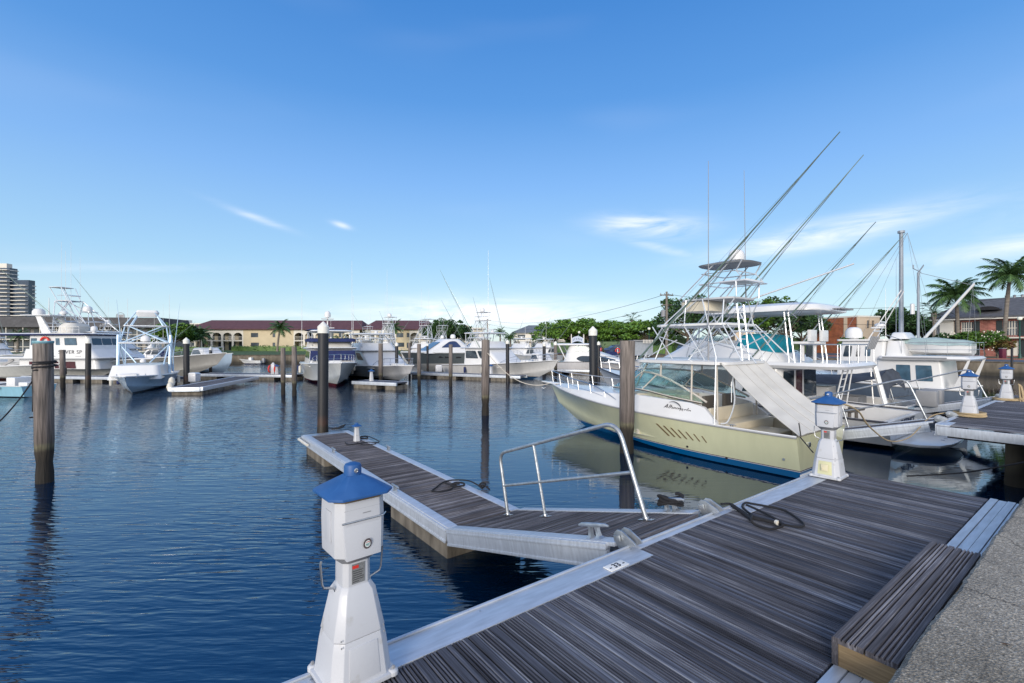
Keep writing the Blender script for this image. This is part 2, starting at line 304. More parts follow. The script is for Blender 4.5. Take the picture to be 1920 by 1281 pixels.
# ---------------------------------------------------------------- water and ground
mb = MB(); mb.poly([(-260, -30, 0), (200, -30, 0), (200, 160, 0), (-260, 160, 0)])
o = mb.build('water', WATER, smooth=0); tag(o, kind='structure')
ZQ = 1.25
basin = [D(-40, .64), D(61, .64), D(61, 50), (26, 78), (-6, 76), (-38, 68), (-90, 60), (-140, 30), D(-150, .64)]
basin = [Vector((p[0], p[1], 0)) for p in basin]
cen = Vector((0, 45, 0))
GROUND = mat('ground_earth', (.09, .095, .06), .95, var=.3, vs=.5, bump=.3, bs=8)
mb = MB(); n = len(basin)
inn = [mb.av((p.x, p.y, ZQ)) for p in basin]; bot = [mb.av((p.x, p.y, -2)) for p in basin]
outv = []
for p in basin:
    d = (p-cen).normalized(); outv.append(mb.av((cen.x+d.x*2500, cen.y+d.y*2500, ZQ)))
for i in range(n):
    j = (i+1) % n; mb.face([inn[i], inn[j], outv[j], outv[i]])
o = mb.build('ground', GROUND, smooth=0); tag(o, kind='structure')
QUAYW = zband('quay_wall', [(-2, (.02, .018, .015)), (.25, (.05, .045, .035)), (.55, (.14, .12, .09)), (2, (.26, .22, .18))], -2, 2, rough=.9, coat=0, var=.25, interp='LINEAR', bump=.5, vs=1.5, wob=.3)
# far quay: wall with a cap
mb = MB()
def wallrun(mb, pts, z0, z1, th, cap=.35):
    for a, b in zip(pts, pts[1:]):
        a = Vector(a).to_3d(); b = Vector(b).to_3d(); a.z = b.z = 0
        t = (b-a).normalized(); nrm = Vector((-t.y, t.x, 0))
        mb.T = Matrix.Translation(a) @ Matrix.Rotation(math.atan2(t.y, t.x), 4, 'Z')
        L_ = (b-a).length
        mb.box(0, L_, -.03, th, z0, z1-.12); mb.box(-.05, L_+.05, -.15, cap, z1-.118, z1+.05)
    mb.T = None
wallrun(mb, [basin[6], basin[5], basin[4], basin[3], basin[2], basin[1]][::-1], -2, ZQ, -.3, -.5)
o = mb.build('quay_wall', QUAYW, smooth=0); tag(o, 'brown stained concrete quay wall along the far side of the basin', 'quay wall')
# near seawall
SWZ = 1.45
fr = empty('seawall', (0, 0, 0), ROT1, 'rough grey shell concrete seawall in the lower right corner', 'seawall')
mb = MB(); rs_ = random.Random(4); R = []; x = -2.0; e = 0
while x < 12.0:
    e = e*.8+rs_.uniform(-.0035, .0035); c = .026+rs_.uniform(-.004, .005)+(.014 if rs_.random() < .03 else 0)
    R.append([(x, -.75, 1.0), (x, -.75, SWZ), (x, .66+e-c, SWZ+rs_.uniform(-.002, .002)), (x, .66+e-.004, SWZ-c*.75), (x, .66+e*.4, SWZ-.09), (x, .66, 1.0)]); x += .045
mb.loft(R); mb.build('wall_cap', SEAW, fr)
for a, b in ((-14, -2.01), (x, 61)): mb = MB(); mb.box(a, b, -.75, .66, 1.0, SWZ); mb.build('wall_cap', SEAW, fr, bev=.02)
mb = MB(); mb.box(-14, 61, -.6, .60, -2, 1.0); mb.build('wall_face', QUAYW, fr)
mb = MB(); mb.box(-14, 61, -40, -.75, 1.0, SWZ-.02); o = mb.build('pavement', SEAW, None); o.rotation_euler = (0, 0, ROT1); tag(o, kind='structure')
# ---------------------------------------------------------------- ribbed decking
GROOVE = mat('groove_dark', (.026, .023, .028), .95, var=.4, vs=30)  # groove floors coloured darker than the ribs
def ribbed(mb, x0, x1, y0, y1, z, w=.14, gap=.008, ribs=4, dep=.010, th=.03, axis=0, jit=.0015, edge0=None):
    """boards side by side along x (axis 0) or y (axis 1), running the other way"""
    n = int(round((x1-x0)/w)) if axis == 0 else int(round((y1-y0)/w))
    for i in range(n):
        a = (x0 if axis == 0 else y0)+i*w+gap/2; b = a+w-gap; dz = random.uniform(-jit, jit); j0 = random.uniform(-.003, .003); of = random.choice((.046, .046, .006, .026))
        prof = [(a, -th), (a, -.002), (a+.002, 0)]
        rw = (w-gap-.052)/ribs
        for k in range(ribs):
            c = a+of+k*rw
            prof += [(c+rw*.16, 0), (c+rw*.26, -dep), (c+rw*.64, -dep), (c+rw*.74, 0)]
        prof += [(b-.002, 0), (b, -.002), (b, -th)]
        if axis == 0: r0 = [(p, y0+j0, z+q+dz) for p, q in prof]; r1 = [(p, y1+j0, z+q+dz) for p, q in prof]
        else: r0 = [(x0+j0, p, z+q+dz) for p, q in prof]; r1 = [(x1+j0, p, z+q+dz) for p, q in prof]
        mb.loft([r0, r1], (0, 0), closed=False)
        for k in range(len(prof)-1):
            if prof[k][1] < -.003 and prof[k+1][1] < -.003 and prof[k][1] > -.02 and prof[k+1][1] > -.02: mb.m[-(len(prof)-1)+k] = 1
        mb.poly(r0); mb.poly(r1)
DZ = 1.25
def cleat(mb, x, y, z, s=1, rot=0):
    mb.T = Matrix.Translation((x, y, z)) @ Matrix.Rotation(rot, 4, 'Z') @ Matrix.Scale(s, 4)
    for q in (-.05, .05):
        mb.loft([[(q*k+.022*e*cx, .03*e*cy, zz) for cx, cy in ((-1, -1), (1, -1), (1, 1), (-1, 1))] for k, e, zz in ((1.25, 1.3, 0), (1.0, .75, .02), (.9, .6, .07), (.8, .75, .1))])
    mb.tube([(-.19, 0, .108), (-.15, 0, .116), (-.06, 0, .115), (.06, 0, .115), (.15, 0, .116), (.19, 0, .108)], [.009, .016, .02, .02, .016, .009], 8)
    mb.T = None
def screws(mb, pts, r=.007, h=.003):
    for p in pts: mb.lathe([(r, -.001), (r, h*.5), (r*.6, h)], p, 8)
def jetty(u0, u1, name, label, wides, vin=.69, vout=2.50, stripe=.19, cut=None):
    r = empty(name, (0, 0, 0), ROT1, label, 'jetty', 'fixed jetties along the seawall')
    mb = MB(); ua = math.ceil(u0/.14)*.14; ub = math.floor(u1/.14)*.14
    # board run under the wide plates is shorter
    segs = []; x = ua
    for (a, b) in wides:
        mb2 = MB(); mb2.box(a, b, vout-.21, vout-.012, DZ-.028, DZ+.002); mb2.build('edge_plate', ALU, r, bev=.002)
    n = int(round((ub-ua)/.14))
    for i in range(n):
        a = ua+i*.14; wide = any(p <= a+.07 <= q for p, q in wides)
        ribbed(mb, a, a+.14, vin+.27, vout-(.215 if wide else .075), DZ)
    mb.build('decking', [BOARDX, GROOVE], r)
    mb = MB()
    gaps = []; x = u0
    for a, b in sorted(wides)+[(u1, u1)]:
        if a > x: gaps.append((x, a))
        x = b
    for a, b in gaps: mb.box(a+.002, b-.002, vout-.07, vout-.012, DZ-.03, DZ-.001)
    mb.box(u0, u1, vout-.008, vout+.012, DZ-.2, DZ+.012)                     # raised outer lip
    mb.box(u0, u1, vout-.03, vout-.009, DZ-.22, DZ-.04)
    mb.box(u0+.02, u1-.02, vout-.06, vout+.03, DZ-.235, DZ-.2)
    mb.build('edge_rail', ALU, r, bev=.003)
    mb = MB()
    for k in range(4):
        a = vin+k*.065; mb.box(u0, u1, a, a+.06, DZ-.04, DZ-.002+(.006 if k % 2 else 0))
    mb.build('ribbed_plate', ALU, r, bev=.004)
    for a, b in ((u1-.02, u1+.012), (u0-.012, u0+.02)):
        mb = MB(); mb.box(a, b, vin, vout-.014, DZ-.22, DZ-.034); mb.build('end_fascia', ALU, r, bev=.003)
    mb = MB()
    mb = MB()
    for y in (vin+.35, vin+.9, vout-.25): mb.box(u0+.03, u1-.03, y, y+.08, DZ-.22, DZ-.045)
    x = u0+.6
    while x < u1: mb.box(x, x+.09, vin, vout-.07, DZ-.34, DZ-.222); x += 2.2
    mb.build('joist', mat('dark_timber', (.035, .03, .028), .8), r)
    x = u0+1.2
    while x < u1:
        mb = MB(); mb.lathe([(.17, -2), (.18, .1), (.165, .3), (.16, DZ-.341)], (x, vout-1.02, 0), 14); mb.build('support_pile', QUAYW, r); x += 4.4
    return r
j1 = jetty(-3.5, 7.18, 'jetty', 'grey ribbed timber jetty with aluminium edging filling the lower right foreground', [(-3.5, 3.12), (4.62, 7.18)])
for x in (.6, 1.6, 3.05, 4.72, 5.6, 6.5):
    mb = MB(); screws(mb, [(x, 2.46, DZ+.002)]); mb.build('screw', STEEL, j1)
# number plate 33
pl = MB(); pl.box(2.64, 2.84, 2.30, 2.385, DZ+.003, DZ+.009); po = pl.build('number_plate', mat('plate_white', (.72, .72, .7), .4, var=.08, vs=20), j1, bev=.002)
text_obj('- 33 -', .075, mat('ink_black', (.02, .02, .03), .5), po, (2.74, 2.318, DZ+.0095), (0, 0, 0), bold=.001)
# wooden step
stp = empty('wooden_step', (0, 0, 0), ROT1, 'low box step of ribbed dark boards with a raw pine end, against the seawall', 'step')
SU0, SU1 = 2.80, 4.76
STH = .15
mb = MB(); ribbed(mb, SU0, SU1, .672, .672+.28, DZ+STH, w=.14, axis=1, ribs=4, dep=.010, th=.028); mb.build('tread', [BOARDY, GROOVE], stp)
mb = MB(); mb.box(SU0+.004, SU1-.01, .668, .925, DZ+.004, DZ+STH-.03)
PINE = mat('raw_pine', (.30, .22, .12), .75, vs=3, stretch=(1, 1.5, 26), col2=(.17, .115, .06), bump=.2, bs=12, detail=6)
mb.build('frame', PINE, stp, bev=.003)
mb = MB(); mb.box(SU0+.001, SU1, .926, .954, DZ+.004, DZ+STH-.006); mb.build('riser', BOARDY, stp, bev=.002)
# ---------------------------------------------------------------- gangway and floating finger pier
FZ = .44
def gangway(u0, u1, va, vb, label, railside, jz=DZ, plate=True, rail_lab=None):
    """ramp hinged on the jetty edge and resting on the floating finger"""
    L_ = math.hypot(vb-va, jz-FZ); pit = math.atan2(jz-FZ, vb-va)
    r = empty('gangway', D(u0, va, jz), 0, label, 'gangway', 'gangways down to the floating fingers')
    # local frame: x = e1, y = down the slope
    M = Matrix.Rotation(ROT1, 4, 'Z') @ Matrix.Rotation(-pit, 4, 'X')
    r.matrix_world = Matrix.Translation(D(u0, va, jz)) @ M
    W = u1-u0; mb = MB(); ribbed(mb, .15, W-.15, .05, L_, -.006, axis=1); mb.build('decking', [BOARDY, GROOVE], r)
    for a, b, fx in ((0, .15, -.03), (W-.15, W, W+.03-.05)):
        mb = MB(); mb.box(a, b, .12, L_+.02, -.03, .006); mb.box(fx, fx+.05, .2, L_+.02, -.2, -.002); mb.box(fx-.012, fx+.062, .2, L_+.02, -.215, -.185); mb.box(fx-.008, fx+.058, .2, L_+.02, -.06, -.035)
        mb.build('side_beam', ALU, r, bev=.006)
    mb = MB()
    for k in range(5): mb.box(.05, W-.05, .3+k*L_/5.5, .36+k*L_/5.5, -.18, -.045)
    mb.build('cross_beam', GALV, r)
    for x in (.0, W-.06):          # hinge lugs
        mb = MB()
        for dx in (-.03, .055):
            mb.T = Matrix.Translation((x+dx, 0, 0))
            mb.loft([[(0, y, z) for y, z in prof] if q == 0 else [(.016, y, z) for y, z in prof] for q in (0, 1) for prof in [[(-.14, .0), (-.12, .03), (-.02, .11), (.03, .12), (.075, .09), (.08, .03), (.05, -.03), (-.02, -.03)]]])
        mb.T = None; mb.tube([(x-.05, .03, .055), (x+.09, .03, .055)], .022, 10); mb.box(x-.055, x-.04, -.0, .06, .03, .08)
        mb.build('hinge', GALV, r, bev=.003)
    if railside is not None:
        x = railside; Lz = math.cos(pit); 
        # posts lean square to the ramp; 1.0 m tall
        p0, p1, pm, H = .42*L_/3, L_*.93, L_*.66, .98
        rr = empty('handrail', (0, 0, 0)); rr.parent = r
        bow = []
        def arc(c0, dir0, dir1, rad, k=6): return [c0+dir0*rad*(1-math.sin(a))+dir1*rad*(1-math.cos(a)) for a in [math.pi/2*i/k for i in range(k+1)]]
        A = Vector((x, p0, 0)); Bt = Vector((x, p0+.12, H+.03)); Ct = Vector((x, p1-.02, H-.12)); De = Vector((x, p1, 0))
        def fil(p, q, s_, rad=.16, k=6):
            a = q+(p-q).normalized()*rad; b = q+(s_-q).normalized()*rad
            return [a*(1-t)**2+q*2*t*(1-t)+b*t*t for t in [i/k for i in range(k+1)]]
        path = [A]+fil(A, Bt, Ct, .2)+fil(Bt, Ct, De, .15)+[De]
        mb = MB(); mb.tube(path, .024, 12); mb.build('top_rail', GALV, rr)
        def on(a, b, t): return a+(b-a)*t
        lm0 = on(A, Bt, .47); lm1 = on(De, Ct, .47)
        mb = MB(); mb.tube([lm0, lm1], .02, 10); mb.build('mid_rail', GALV, rr)
        mb = MB(); mb.tube([(x, pm, 0), on(Bt, Ct, (pm-Bt.y)/(Ct.y-Bt.y))], .02, 10); mb.build('post', GALV, rr)
        for q in (p0, pm, p1):
            mb = MB(); mb.box(x-.03, x+.03, q-.09, q+.09, .001, .008); mb.lathe([(.034, 0), (.034, .02)], (x, q, .007), 12); screws(mb, [(x, q-.065, .008), (x, q+.065, .008)], .009, .006); mb.build('foot_plate', STEEL, rr, bev=.002)
    return r
def finger(u0, u1, va, vb, label, floats, cleats):
    r = empty('floating_pier', D(u0, va, 0), ROT1, label, 'floating pier', 'floating finger piers')
    W = u1-u0; LL = vb-va
    mb = MB(); ribbed(mb, .15, W-.15, .02, LL-.3, FZ, axis=1, ribs=6); mb.build('decking', [BOARDY, GROOVE], r)
    for a, fx in ((0, -.03), (W-.15, W-.03)):
        mb = MB(); mb.box(a, a+.15, 0, LL-.02, FZ-.028, FZ+.006); mb.box(fx, fx+.06, 0, LL, FZ-.2, FZ-.008); mb.box(fx-.014, fx+.074, 0, LL, FZ-.2, FZ-.165); mb.box(fx-.01, fx+.07, 0, LL, FZ-.05, FZ-.03)
        mb.build('side_beam', ALU, r, bev=.006)
    mb = MB(); mb.box(.15, W-.15, LL-.30, LL, FZ-.03, FZ+.004); mb.box(-.02, W+.02, LL, LL+.06, FZ-.2, FZ-.01); mb.build('end_plate', GALV, r, bev=.006)
    mb = MB(); mb.tube([(-.09, LL-.9, FZ-.1), (-.09, LL+.02, FZ-.1), (-.03, LL+.12, FZ-.1)], .035, 8); mb.build('corner_fender', PVC, r)
    for a, b in floats:
        mb = MB(); mb.box(.02, W-.02, a, b, -.5, FZ-.2); mb.build('float', CONC, r, bev=.02)
    for x, y in cleats:
        mb = MB(); cleat(mb, x, y, FZ+.006, .8, math.pi/2); mb.build('cleat', GALV, r)
    return r
gw1 = gangway(3.10, 4.42, 2.56, 5.55, 'ribbed timber gangway with a tubular handrail, hinged on the near jetty beside plate 33', .84)
mb = MB(); cleat(mb, .085, .42, .007, 1.0, math.pi/2); mb.build('cleat', GALV, gw1)
mb = MB(); cleat(mb, 1.25, .42, .007, 1.0, math.pi/2); mb.build('cleat', GALV, gw1)
fp1 = finger(3.10, 4.32, 5.57, 13.6, 'long grey floating finger pier with white edges, in front of the left basin', [(.05, 2.0), (3.1, 4.2), (6.0, 7.7)], [(.06, 1.9), (.06, 5.4), (1.16, 4.9)])
# ---------------------------------------------------------------- power pedestals shaped like small lighthouses
def octo(a, c, z, cx=0, cy=0, b=None):
    b = b or a
    return [(cx+x, cy+y, z) for x, y in ((a, -b+c), (a, b-c), (a-c, b), (-a+c, b), (-a, b-c), (-a, -b+c), (-a+c, -b), (a-c, -b))]
def pedestal(loc, rz, label, yellow=False):
    r = empty('power_pedestal', loc, rz, label, 'power pedestal', 'white power pedestals with blue lighthouse roofs'); r.scale = (.82, .82, 1)
    mb = MB(); mb.loft([octo(.205, .05, 0), octo(.205, .05, .022), octo(.188, .055, .026), octo(.165, .05, .19), octo(.155, .047, .235)]); mb.build('base', PEDW, r, bev=.004)
    for sx in (-1, 1):
        for sy in (-1, 1):
            mb = MB(); mb.lathe([(.034, .001), (.034, .02), (.022, .03)], (sx*.178, sy*.178, 0), 12); mb.build('foot_lug', PEDW, r, bev=.002)
            mb = MB(); mb.lathe([(.012, .029), (.012, .04), (.006, .044)], (sx*.181, sy*.181, 0), 6); mb.build('bolt', GREY, r)
    mb = MB(); mb.loft([octo(.158, .048, .2385), octo(.112, .034, .435), octo(.088, .028, .468)]); mb.build('cone', PEDW, r, bev=.004)
    mb = MB(); mb.loft([octo(.086, .026, .465), octo(.084, .026, .62)]); mb.build('neck', PEDW, r, bev=.004)
    mb = MB(); mb.loft([octo(.09, .028, .585), octo(.147, .045, .632)]); mb.build('underside', GREY, r, bev=.003)
    mb = MB(); mb.loft([octo(.15, .046, .634), octo(.154, .046, .80), octo(.15, .045, .898)]); mb.build('housing', PEDW, r, bev=.004)
    # door that leans out at the foot, on the -y face
    mb = MB(); mb.loft([[(-.118, -.152, .80), (.118, -.152, .80), (.105, -.172, .628), (-.105, -.172, .628)], [(-.118, -.14, .80), (.118, -.14, .80), (.105, -.14, .628), (-.105, -.14, .628)]]); d = mb.build('door', PEDW, r, bev=.003)
    mb = MB(); mb.tube([(-.125, -.158, .806), (.125, -.158, .806)], .0045, 8); mb.tube([(.15, -.14, .812), (.125, -.158, .806)], .004, 6); mb.build('hinge_rod', STEEL, r)
    tilt = math.atan2(.02, .172)
    mb = MB(); c0 = Vector((.02, -.1715, .69))
    def disc(mb, rad, off, m=0, n=28):
        nx = Vector((0, -math.cos(tilt), -math.sin(tilt))); up = Vector((0, -math.sin(tilt), math.cos(tilt))); c = c0+nx*off+up*0
        mb.poly([c+Vector((1, 0, 0))*rad*math.cos(2*math.pi*k/n)+up*rad*math.sin(2*math.pi*k/n) for k in range(n)], m)
    BAD = [mat('badge_ring', (.09, .075, .08), .4), mat('badge_white', (.6, .66, .66), .4), mat('badge_teal', (.03, .22, .22), .4), mat('badge_red', (.5, .08, .06), .4)]
    disc(mb, .026, .002); disc(mb, .017, .004, 1)
    nx = Vector((0, -math.cos(tilt), -math.sin(tilt))); up = Vector((0, -math.sin(tilt), math.cos(tilt)))
    def strip(pts, wd, m):
        pts = [Vector(p) for p in pts]; lo = [c0+nx*.006+Vector((1, 0, 0))*p.x+up*(p.y-wd) for p in pts]; hi = [c0+nx*.006+Vector((1, 0, 0))*p.x+up*(p.y+wd) for p in pts]
        for k in range(len(pts)-1): mb.poly([lo[k], lo[k+1], hi[k+1], hi[k]], m)
    strip([(-.011, .006, 0), (-.004, .0105, 0), (.004, .0105, 0), (.012, .006, 0)], .0016, 3)
    strip([(-.012, -.003, 0), (-.006, .001, 0), (0, -.003, 0), (.006, .002, 0), (.012, .001, 0)], .0018, 2); strip([(-.009, -.009, 0), (-.003, -.006, 0), (.003, -.008, 0), (.009, -.006, 0)], .0014, 2)
    mb.build('badge', BAD, r, smooth=0)
    mb = MB(); mb.box(-.11, .11, -.1515, -.149, .86, .862); mb.box(.0, .05, -.154, -.1515, .835, .839); mb.build('vent_slot', GREY, r)
    mb = MB(); mb.box(-.158, -.1525, -.06, .03, .70, .85); mb.build('side_latch', PEDW, r, bev=.003)
    mb = MB(); mb.box(.152, .158, -.05, .05, .66, .86); mb.build('side_latch', PEDW, r, bev=.003)
    mb = MB(); mb.loft([octo(.152, .046, .899), octo(.158, .048, .92)]); mb.build('collar', mat('collar_bronze', (.16, .12, .075), .6), r, bev=.002)
    mb = MB(); mb.loft([octo(.196, .06, .918), octo(.196, .06, .930), octo(.056, .018, .998), octo(.053, .017, 1.001)]); rf = mb.build('roof', PEDB, r, bev=.003)
    mb = MB(); mb.lathe([(.052, 1.0), (.052, 1.042), (.046, 1.052), (.02, 1.060), (.0005, 1.061)], n=20); mb.build('roof_cap', PEDB, r)
    mb = MB(); mb.T = Matrix.Translation((.0, -.052, 1.025)) @ Matrix.Rotation(math.pi/2, 4, 'X'); mb.lathe([(.013, -.003), (.013, .004), (.009, .006), (.008, .003), (.001, .003)], n=16); mb.build('photocell', STEEL, r)
    mb = MB(); mb.box(-.04, .04, -.0885, -.086, .478, .575); lp = mb.build('notice', mat('notice_grey', (.17, .18, .19), .45, var=.3, vs=160), r)
    mb = MB(); mb.box(-.037, .0, -.0905, -.0887, .553, .568); mb.build('notice_header', RED, lp)
    mb = MB()
    for k in range(6): mb.box(-.035, random.uniform(.0, .035), -.0897, -.0888, .487+k*.0105, .490+k*.0105)
    mb.build('notice_lines', mat('notice_ink', (.03, .03, .03), .5), lp)
    for s_ in (-1, 1):
        mb = MB(); w_ = .011
        path = [(s_*.10, .0, .42), (s_*.115, .0, .455), (s_*.175, .0, .47), (s_*.185, .0, .49), (s_*.195, 0, .59), (s_*.19, 0, .605)]
        rings = [[(x, y-w_, z), (x, y+w_, z), (x+s_*.003, y+w_, z+.003), (x+s_*.003, y-w_, z+.003)] for x, y, z in path]
        mb.tube([(x, y, z) for x, y, z in path], .0065, 8); mb.build('cord_hook', STEEL, r)
    mb = MB()
    screws(mb, [], 1)
    for x, z in ((-.13, .225), (.13, .225), (-.13, .255), (.13, .255), (.09, .07), (-.09, .07), (.1, .4)):
        y = -lerp(.19, .158, min(z, .24)/.24) if z < .24 else -lerp(.158, .112, (z-.24)/.195)
        mb.T = Matrix.Translation((x, y, z)) @ Matrix.Rotation(math.pi/2, 4, 'X'); mb.lathe([(.0045, -.001), (.0045, .002), (.003, .0035)], n=8); mb.T = None
    mb.build('screws', GREY, r)
    a0 = -lerp(.19, .158, .05/.24)-.0055; a1 = -lerp(.19, .158, .205/.24)-.0045
    pm_ = mat('panel_yellowed', (.52, .52, .33), .45, var=.1) if yellow else PEDW
    mb = MB(); mb.loft([[(-.095, a0, .045), (.095, a0, .045), (.085, a1, .205), (-.085, a1, .205)], [(-.095, a0+.02, .045), (.095, a0+.02, .045), (.085, a1+.02, .205), (-.085, a1+.02, .205)]])
    pn = mb.build('service_panel', pm_, r, bev=.003)
    if yellow:
        mb = MB(); mb.box(-.045, .05, a0-.018, a0+.004, .09, .17); mb.box(-.03, -.02, a0-.034, a0-.018, .105, .13); mb.box(-.03, .01, a0-.026, a0-.018, .103, .109); mb.build('outlet_cover', mat('outlet_ivory', (.58, .54, .38), .45), pn, bev=.004)
    return r
p1_ = pedestal(D(.78, 2.38, DZ+.012), ROT1+math.radians(4), 'nearest white power pedestal with a blue roof, at the bottom of the photo')
p2_ = pedestal(D(6.72, 2.32, DZ+.012), ROT1-math.pi/2+math.radians(3), 'white power pedestal with a yellowed lower panel at the stern of the pale green boat', True)
# ---------------------------------------------------------------- second jetty, gangway, finger, far pedestals
j2 = jetty(12.9, 22.4, 'jetty', 'second timber jetty past the open water gap at the right edge', [(12.9, 13.5), (14.72, 15.8), (19.3, 20.6)])
gw2 = gangway(13.55, 14.65, 2.56, 5.6, 'gangway between the pale green boat and the white flybridge boat', 1.0)
fp2 = finger(14.05, 15.15, 5.62, 14, 'floating finger pier hidden behind the pale green boat', [(.05, 2.2), (3.2, 4.4), (6, 8.2)], [(.06, 1.9)])
gw3 = gangway(20.9, 22.1, 2.56, 5.6, 'rearmost gangway, with two tubular rails, behind the farthest pedestal', 1.1)
fp3 = finger(21.6, 22.8, 5.62, 15, 'floating finger pier on the far side of the grey hulled trawler', [(.05, 2.2), (3.2, 4.4), (6, 8.2)], [(.06, 1.9)])
p3_ = pedestal(D(14.85, 2.30, DZ+.012), ROT1-math.pi/2, 'white power pedestal with a tan rope coiled round its foot')
p4_ = pedestal(D(20.0, 2.30, DZ+.012), ROT1-math.pi/2, 'farthest white power pedestal with a thick tan rope hank hung on its side')
# small light bollard on the finger
def bollard(loc, label, s=1, name='light_bollard'):
    r = empty(name, loc, ROT1, label, 'dock light', 'small lighthouse dock lights'); r.scale = (s, s, s)
    mb = MB(); mb.loft([octo(.075, .022, .0), octo(.072, .022, .02), octo(.05, .016, .33), octo(.062, .02, .36)]); mb.build('body', PEDW, r, bev=.003)
    mb = MB(); mb.loft([octo(.07, .02, .361), octo(.085, .024, .378)]); mb.build('lens', mat('lens_milky', (.6, .6, .52), .3), r)
    mb = MB(); mb.loft([octo(.115, .035, .379), octo(.115, .035, .388), octo(.04, .013, .43), octo(.032, .01, .432), octo(.032, .01, .46)]); mb.build('roof', PEDB, r, bev=.002)
    return r
lb = bollard(D(4.02, 11.95, FZ+.003), 'small white dock light with a blue cap near the end of the floating pier')
# ---------------------------------------------------------------- ropes
def catmull(pts, k=8):
    pts = [Vector(p) for p in pts]; q = [pts[0]*2-pts[1]]+pts+[pts[-1]*2-pts[-2]]; o = []
    for i in range(1, len(q)-2):
        for j in range(k):
            t = j/k; o.append(.5*((2*q[i])+(-q[i-1]+q[i+1])*t+(2*q[i-1]-5*q[i]+4*q[i+1]-q[i+2])*t*t+(-q[i-1]+3*q[i]-3*q[i+1]+q[i+2])*t**3))
    o.append(pts[-1]); return o
def rope(pts, r, m, label, name='mooring_rope', cat='rope', group=None, k=8, extra=None):
    mb = MB(); mb.tube(catmull(pts, k), r, 8)
    for e in extra or []: mb.tube(catmull(e[0], k), e[1], 8)
    o = mb.build(name, m); return tag(o, label, cat, group)
def sag(a, b, s, n=8): a = Vector(a); b = Vector(b); return [a.lerp(b, t)-Vector((0, 0, s*4*t*(1-t))) for t in [i/n for i in range(n+1)]]
zr = DZ+.02
def dk(x, y, h=0): return P(x, y, zr+h)
rope([dk(1352, 945, .02), dk(1372, 946), dk(1395, 965), dk(1412, 972, .02), dk(1440, 978), dk(1470, 984), dk(1497, 988), dk(1507, 984), dk(1495, 972), dk(1470, 957), dk(1440, 950), dk(1412, 945), dk(1398, 943), dk(1392, 950), dk(1402, 960), dk(1410, 966, .03),
      dk(1408, 975, .035), dk(1418, 985), dk(1440, 992), dk(1458, 990), dk(1468, 984, .03), dk(1452, 972, .03), dk(1425, 958, .01), dk(1400, 947, .01)], .011, ROPEB, 'black dock line lying in loops on the near jetty',
     extra=[([dk(1372, 947, .01), dk(1397, 964, .01), dk(1408, 974, .02)], .019), ([dk(1412, 970, .02), dk(1440, 977, .015), dk(1470, 984, .01)], .018)])
wp = MB(); wp.tube([dk(1455, 979, .02), dk(1459, 981, .02)], .022, 10); o = wp.build('rope_whipping', PVC); o.parent = bpy.data.objects['mooring_rope']
fz = FZ+.02
def fk(x, y, h=0): return P(x, y, fz+h)
rope([fk(905, 917, .06), fk(893, 908, .03), fk(880, 902), fk(862, 900), fk(842, 901), fk(828, 906), fk(818, 914), fk(810, 920), fk(814, 922), fk(832, 921), fk(846, 917), fk(850, 911, .02), fk(838, 907), fk(833, 905)], .012, ROPEB,
     'black dock line looped on the middle of the floating pier', extra=[([fk(845, 909, .02), fk(855, 905, .03), fk(868, 906, .03), fk(870, 910, .03), fk(858, 912, .02), fk(846, 911, .02), fk(848, 908, .04), fk(862, 907, .045)], .017),
     ([fk(898, 910, .03), fk(903, 906, .06), fk(910, 907, .05), fk(906, 914, .03), fk(900, 911, .05), fk(908, 910, .06), fk(918, 918, .02)], .014)])
rope([fk(647, 829), fk(652, 834), fk(668, 832), fk(690, 829), fk(708, 830), fk(710, 827), fk(700, 822), fk(690, 818), fk(680, 818)], .011, ROPEB, 'thin black line around the small dock light at the end of the floating pier',
     extra=[([fk(670, 830), fk(680, 834), fk(700, 833), fk(706, 830)], .01), ([fk(672, 820, .02), fk(686, 818, .02), fk(688, 822, .02), fk(674, 822, .02)], .02)])
rope([fk(600, 806), fk(612, 803), fk(630, 803), fk(640, 799, .1), fk(648, 796, .2)], .014, ROPEB, 'black line lying at the foot of the white capped black pile',
     extra=[([fk(622, 804, .02), fk(640, 802, .05), fk(646, 797, .08)], .022)])
# line wound round the right hand cleat of the gangway
cw = gw1.matrix_world @ Vector((1.25, .42, .05))
pts = []
for k in range(60):
    a = k*.55; rr_ = .05+.02*math.sin(k*.37); pts.append(cw+Vector((math.cos(a)*(.13 if k % 2 else .11), math.sin(a)*rr_, .02+.09*k/60+.02*math.sin(k))))
rope(pts, .016, ROPEB, 'black line wound in a lump round the gangway cleat by the jetty', k=4)
# hose from pedestal two, tan ropes of pedestals three and four, orange-ish line
a = D(6.95, 2.45, DZ+.95)
rope([a+Vector((.05, .08, .05)), a+Vector((.25, .1, -.05)), P(1592, 800, 1.9) if False else Q(1608, 770, 6.9), Q(1630, 800, 7.6), Q(1668, 827, 9), Q(1705, 820, 10), Q(1735, 790, 10.6), Q(1752, 778, 10.9), Q(1790, 772, 11)], .012, ROPET, 'tan shore power cord sagging from the second pedestal toward the next jetty', name='shore_cord', cat='cord')
c3 = D(14.85, 2.30, DZ+.02)
def coil(c, rx, ry, n, r, dz, m, label, jit=.02, **kw):
    pts = []
    for k in range(n*10+1):
        t = 2*math.pi*k/10; pts.append(c+E1*(rx+random.uniform(-jit, jit))*math.cos(t)+E2*(ry+random.uniform(-jit, jit))*math.sin(t)+Vector((0, 0, dz*k/10)))
    return rope(pts, r, m, label, k=3, **kw)
coil(c3, .27, .27, 4, .014, .022, ROPET, 'tan rope coiled on the jetty round the third pedestal')
c4 = D(20.0, 2.30, DZ+.015)
coil(c4, .3, .28, 3, .014, .022, ROPET, 'tan rope ring lying round the foot of the farthest pedestal')
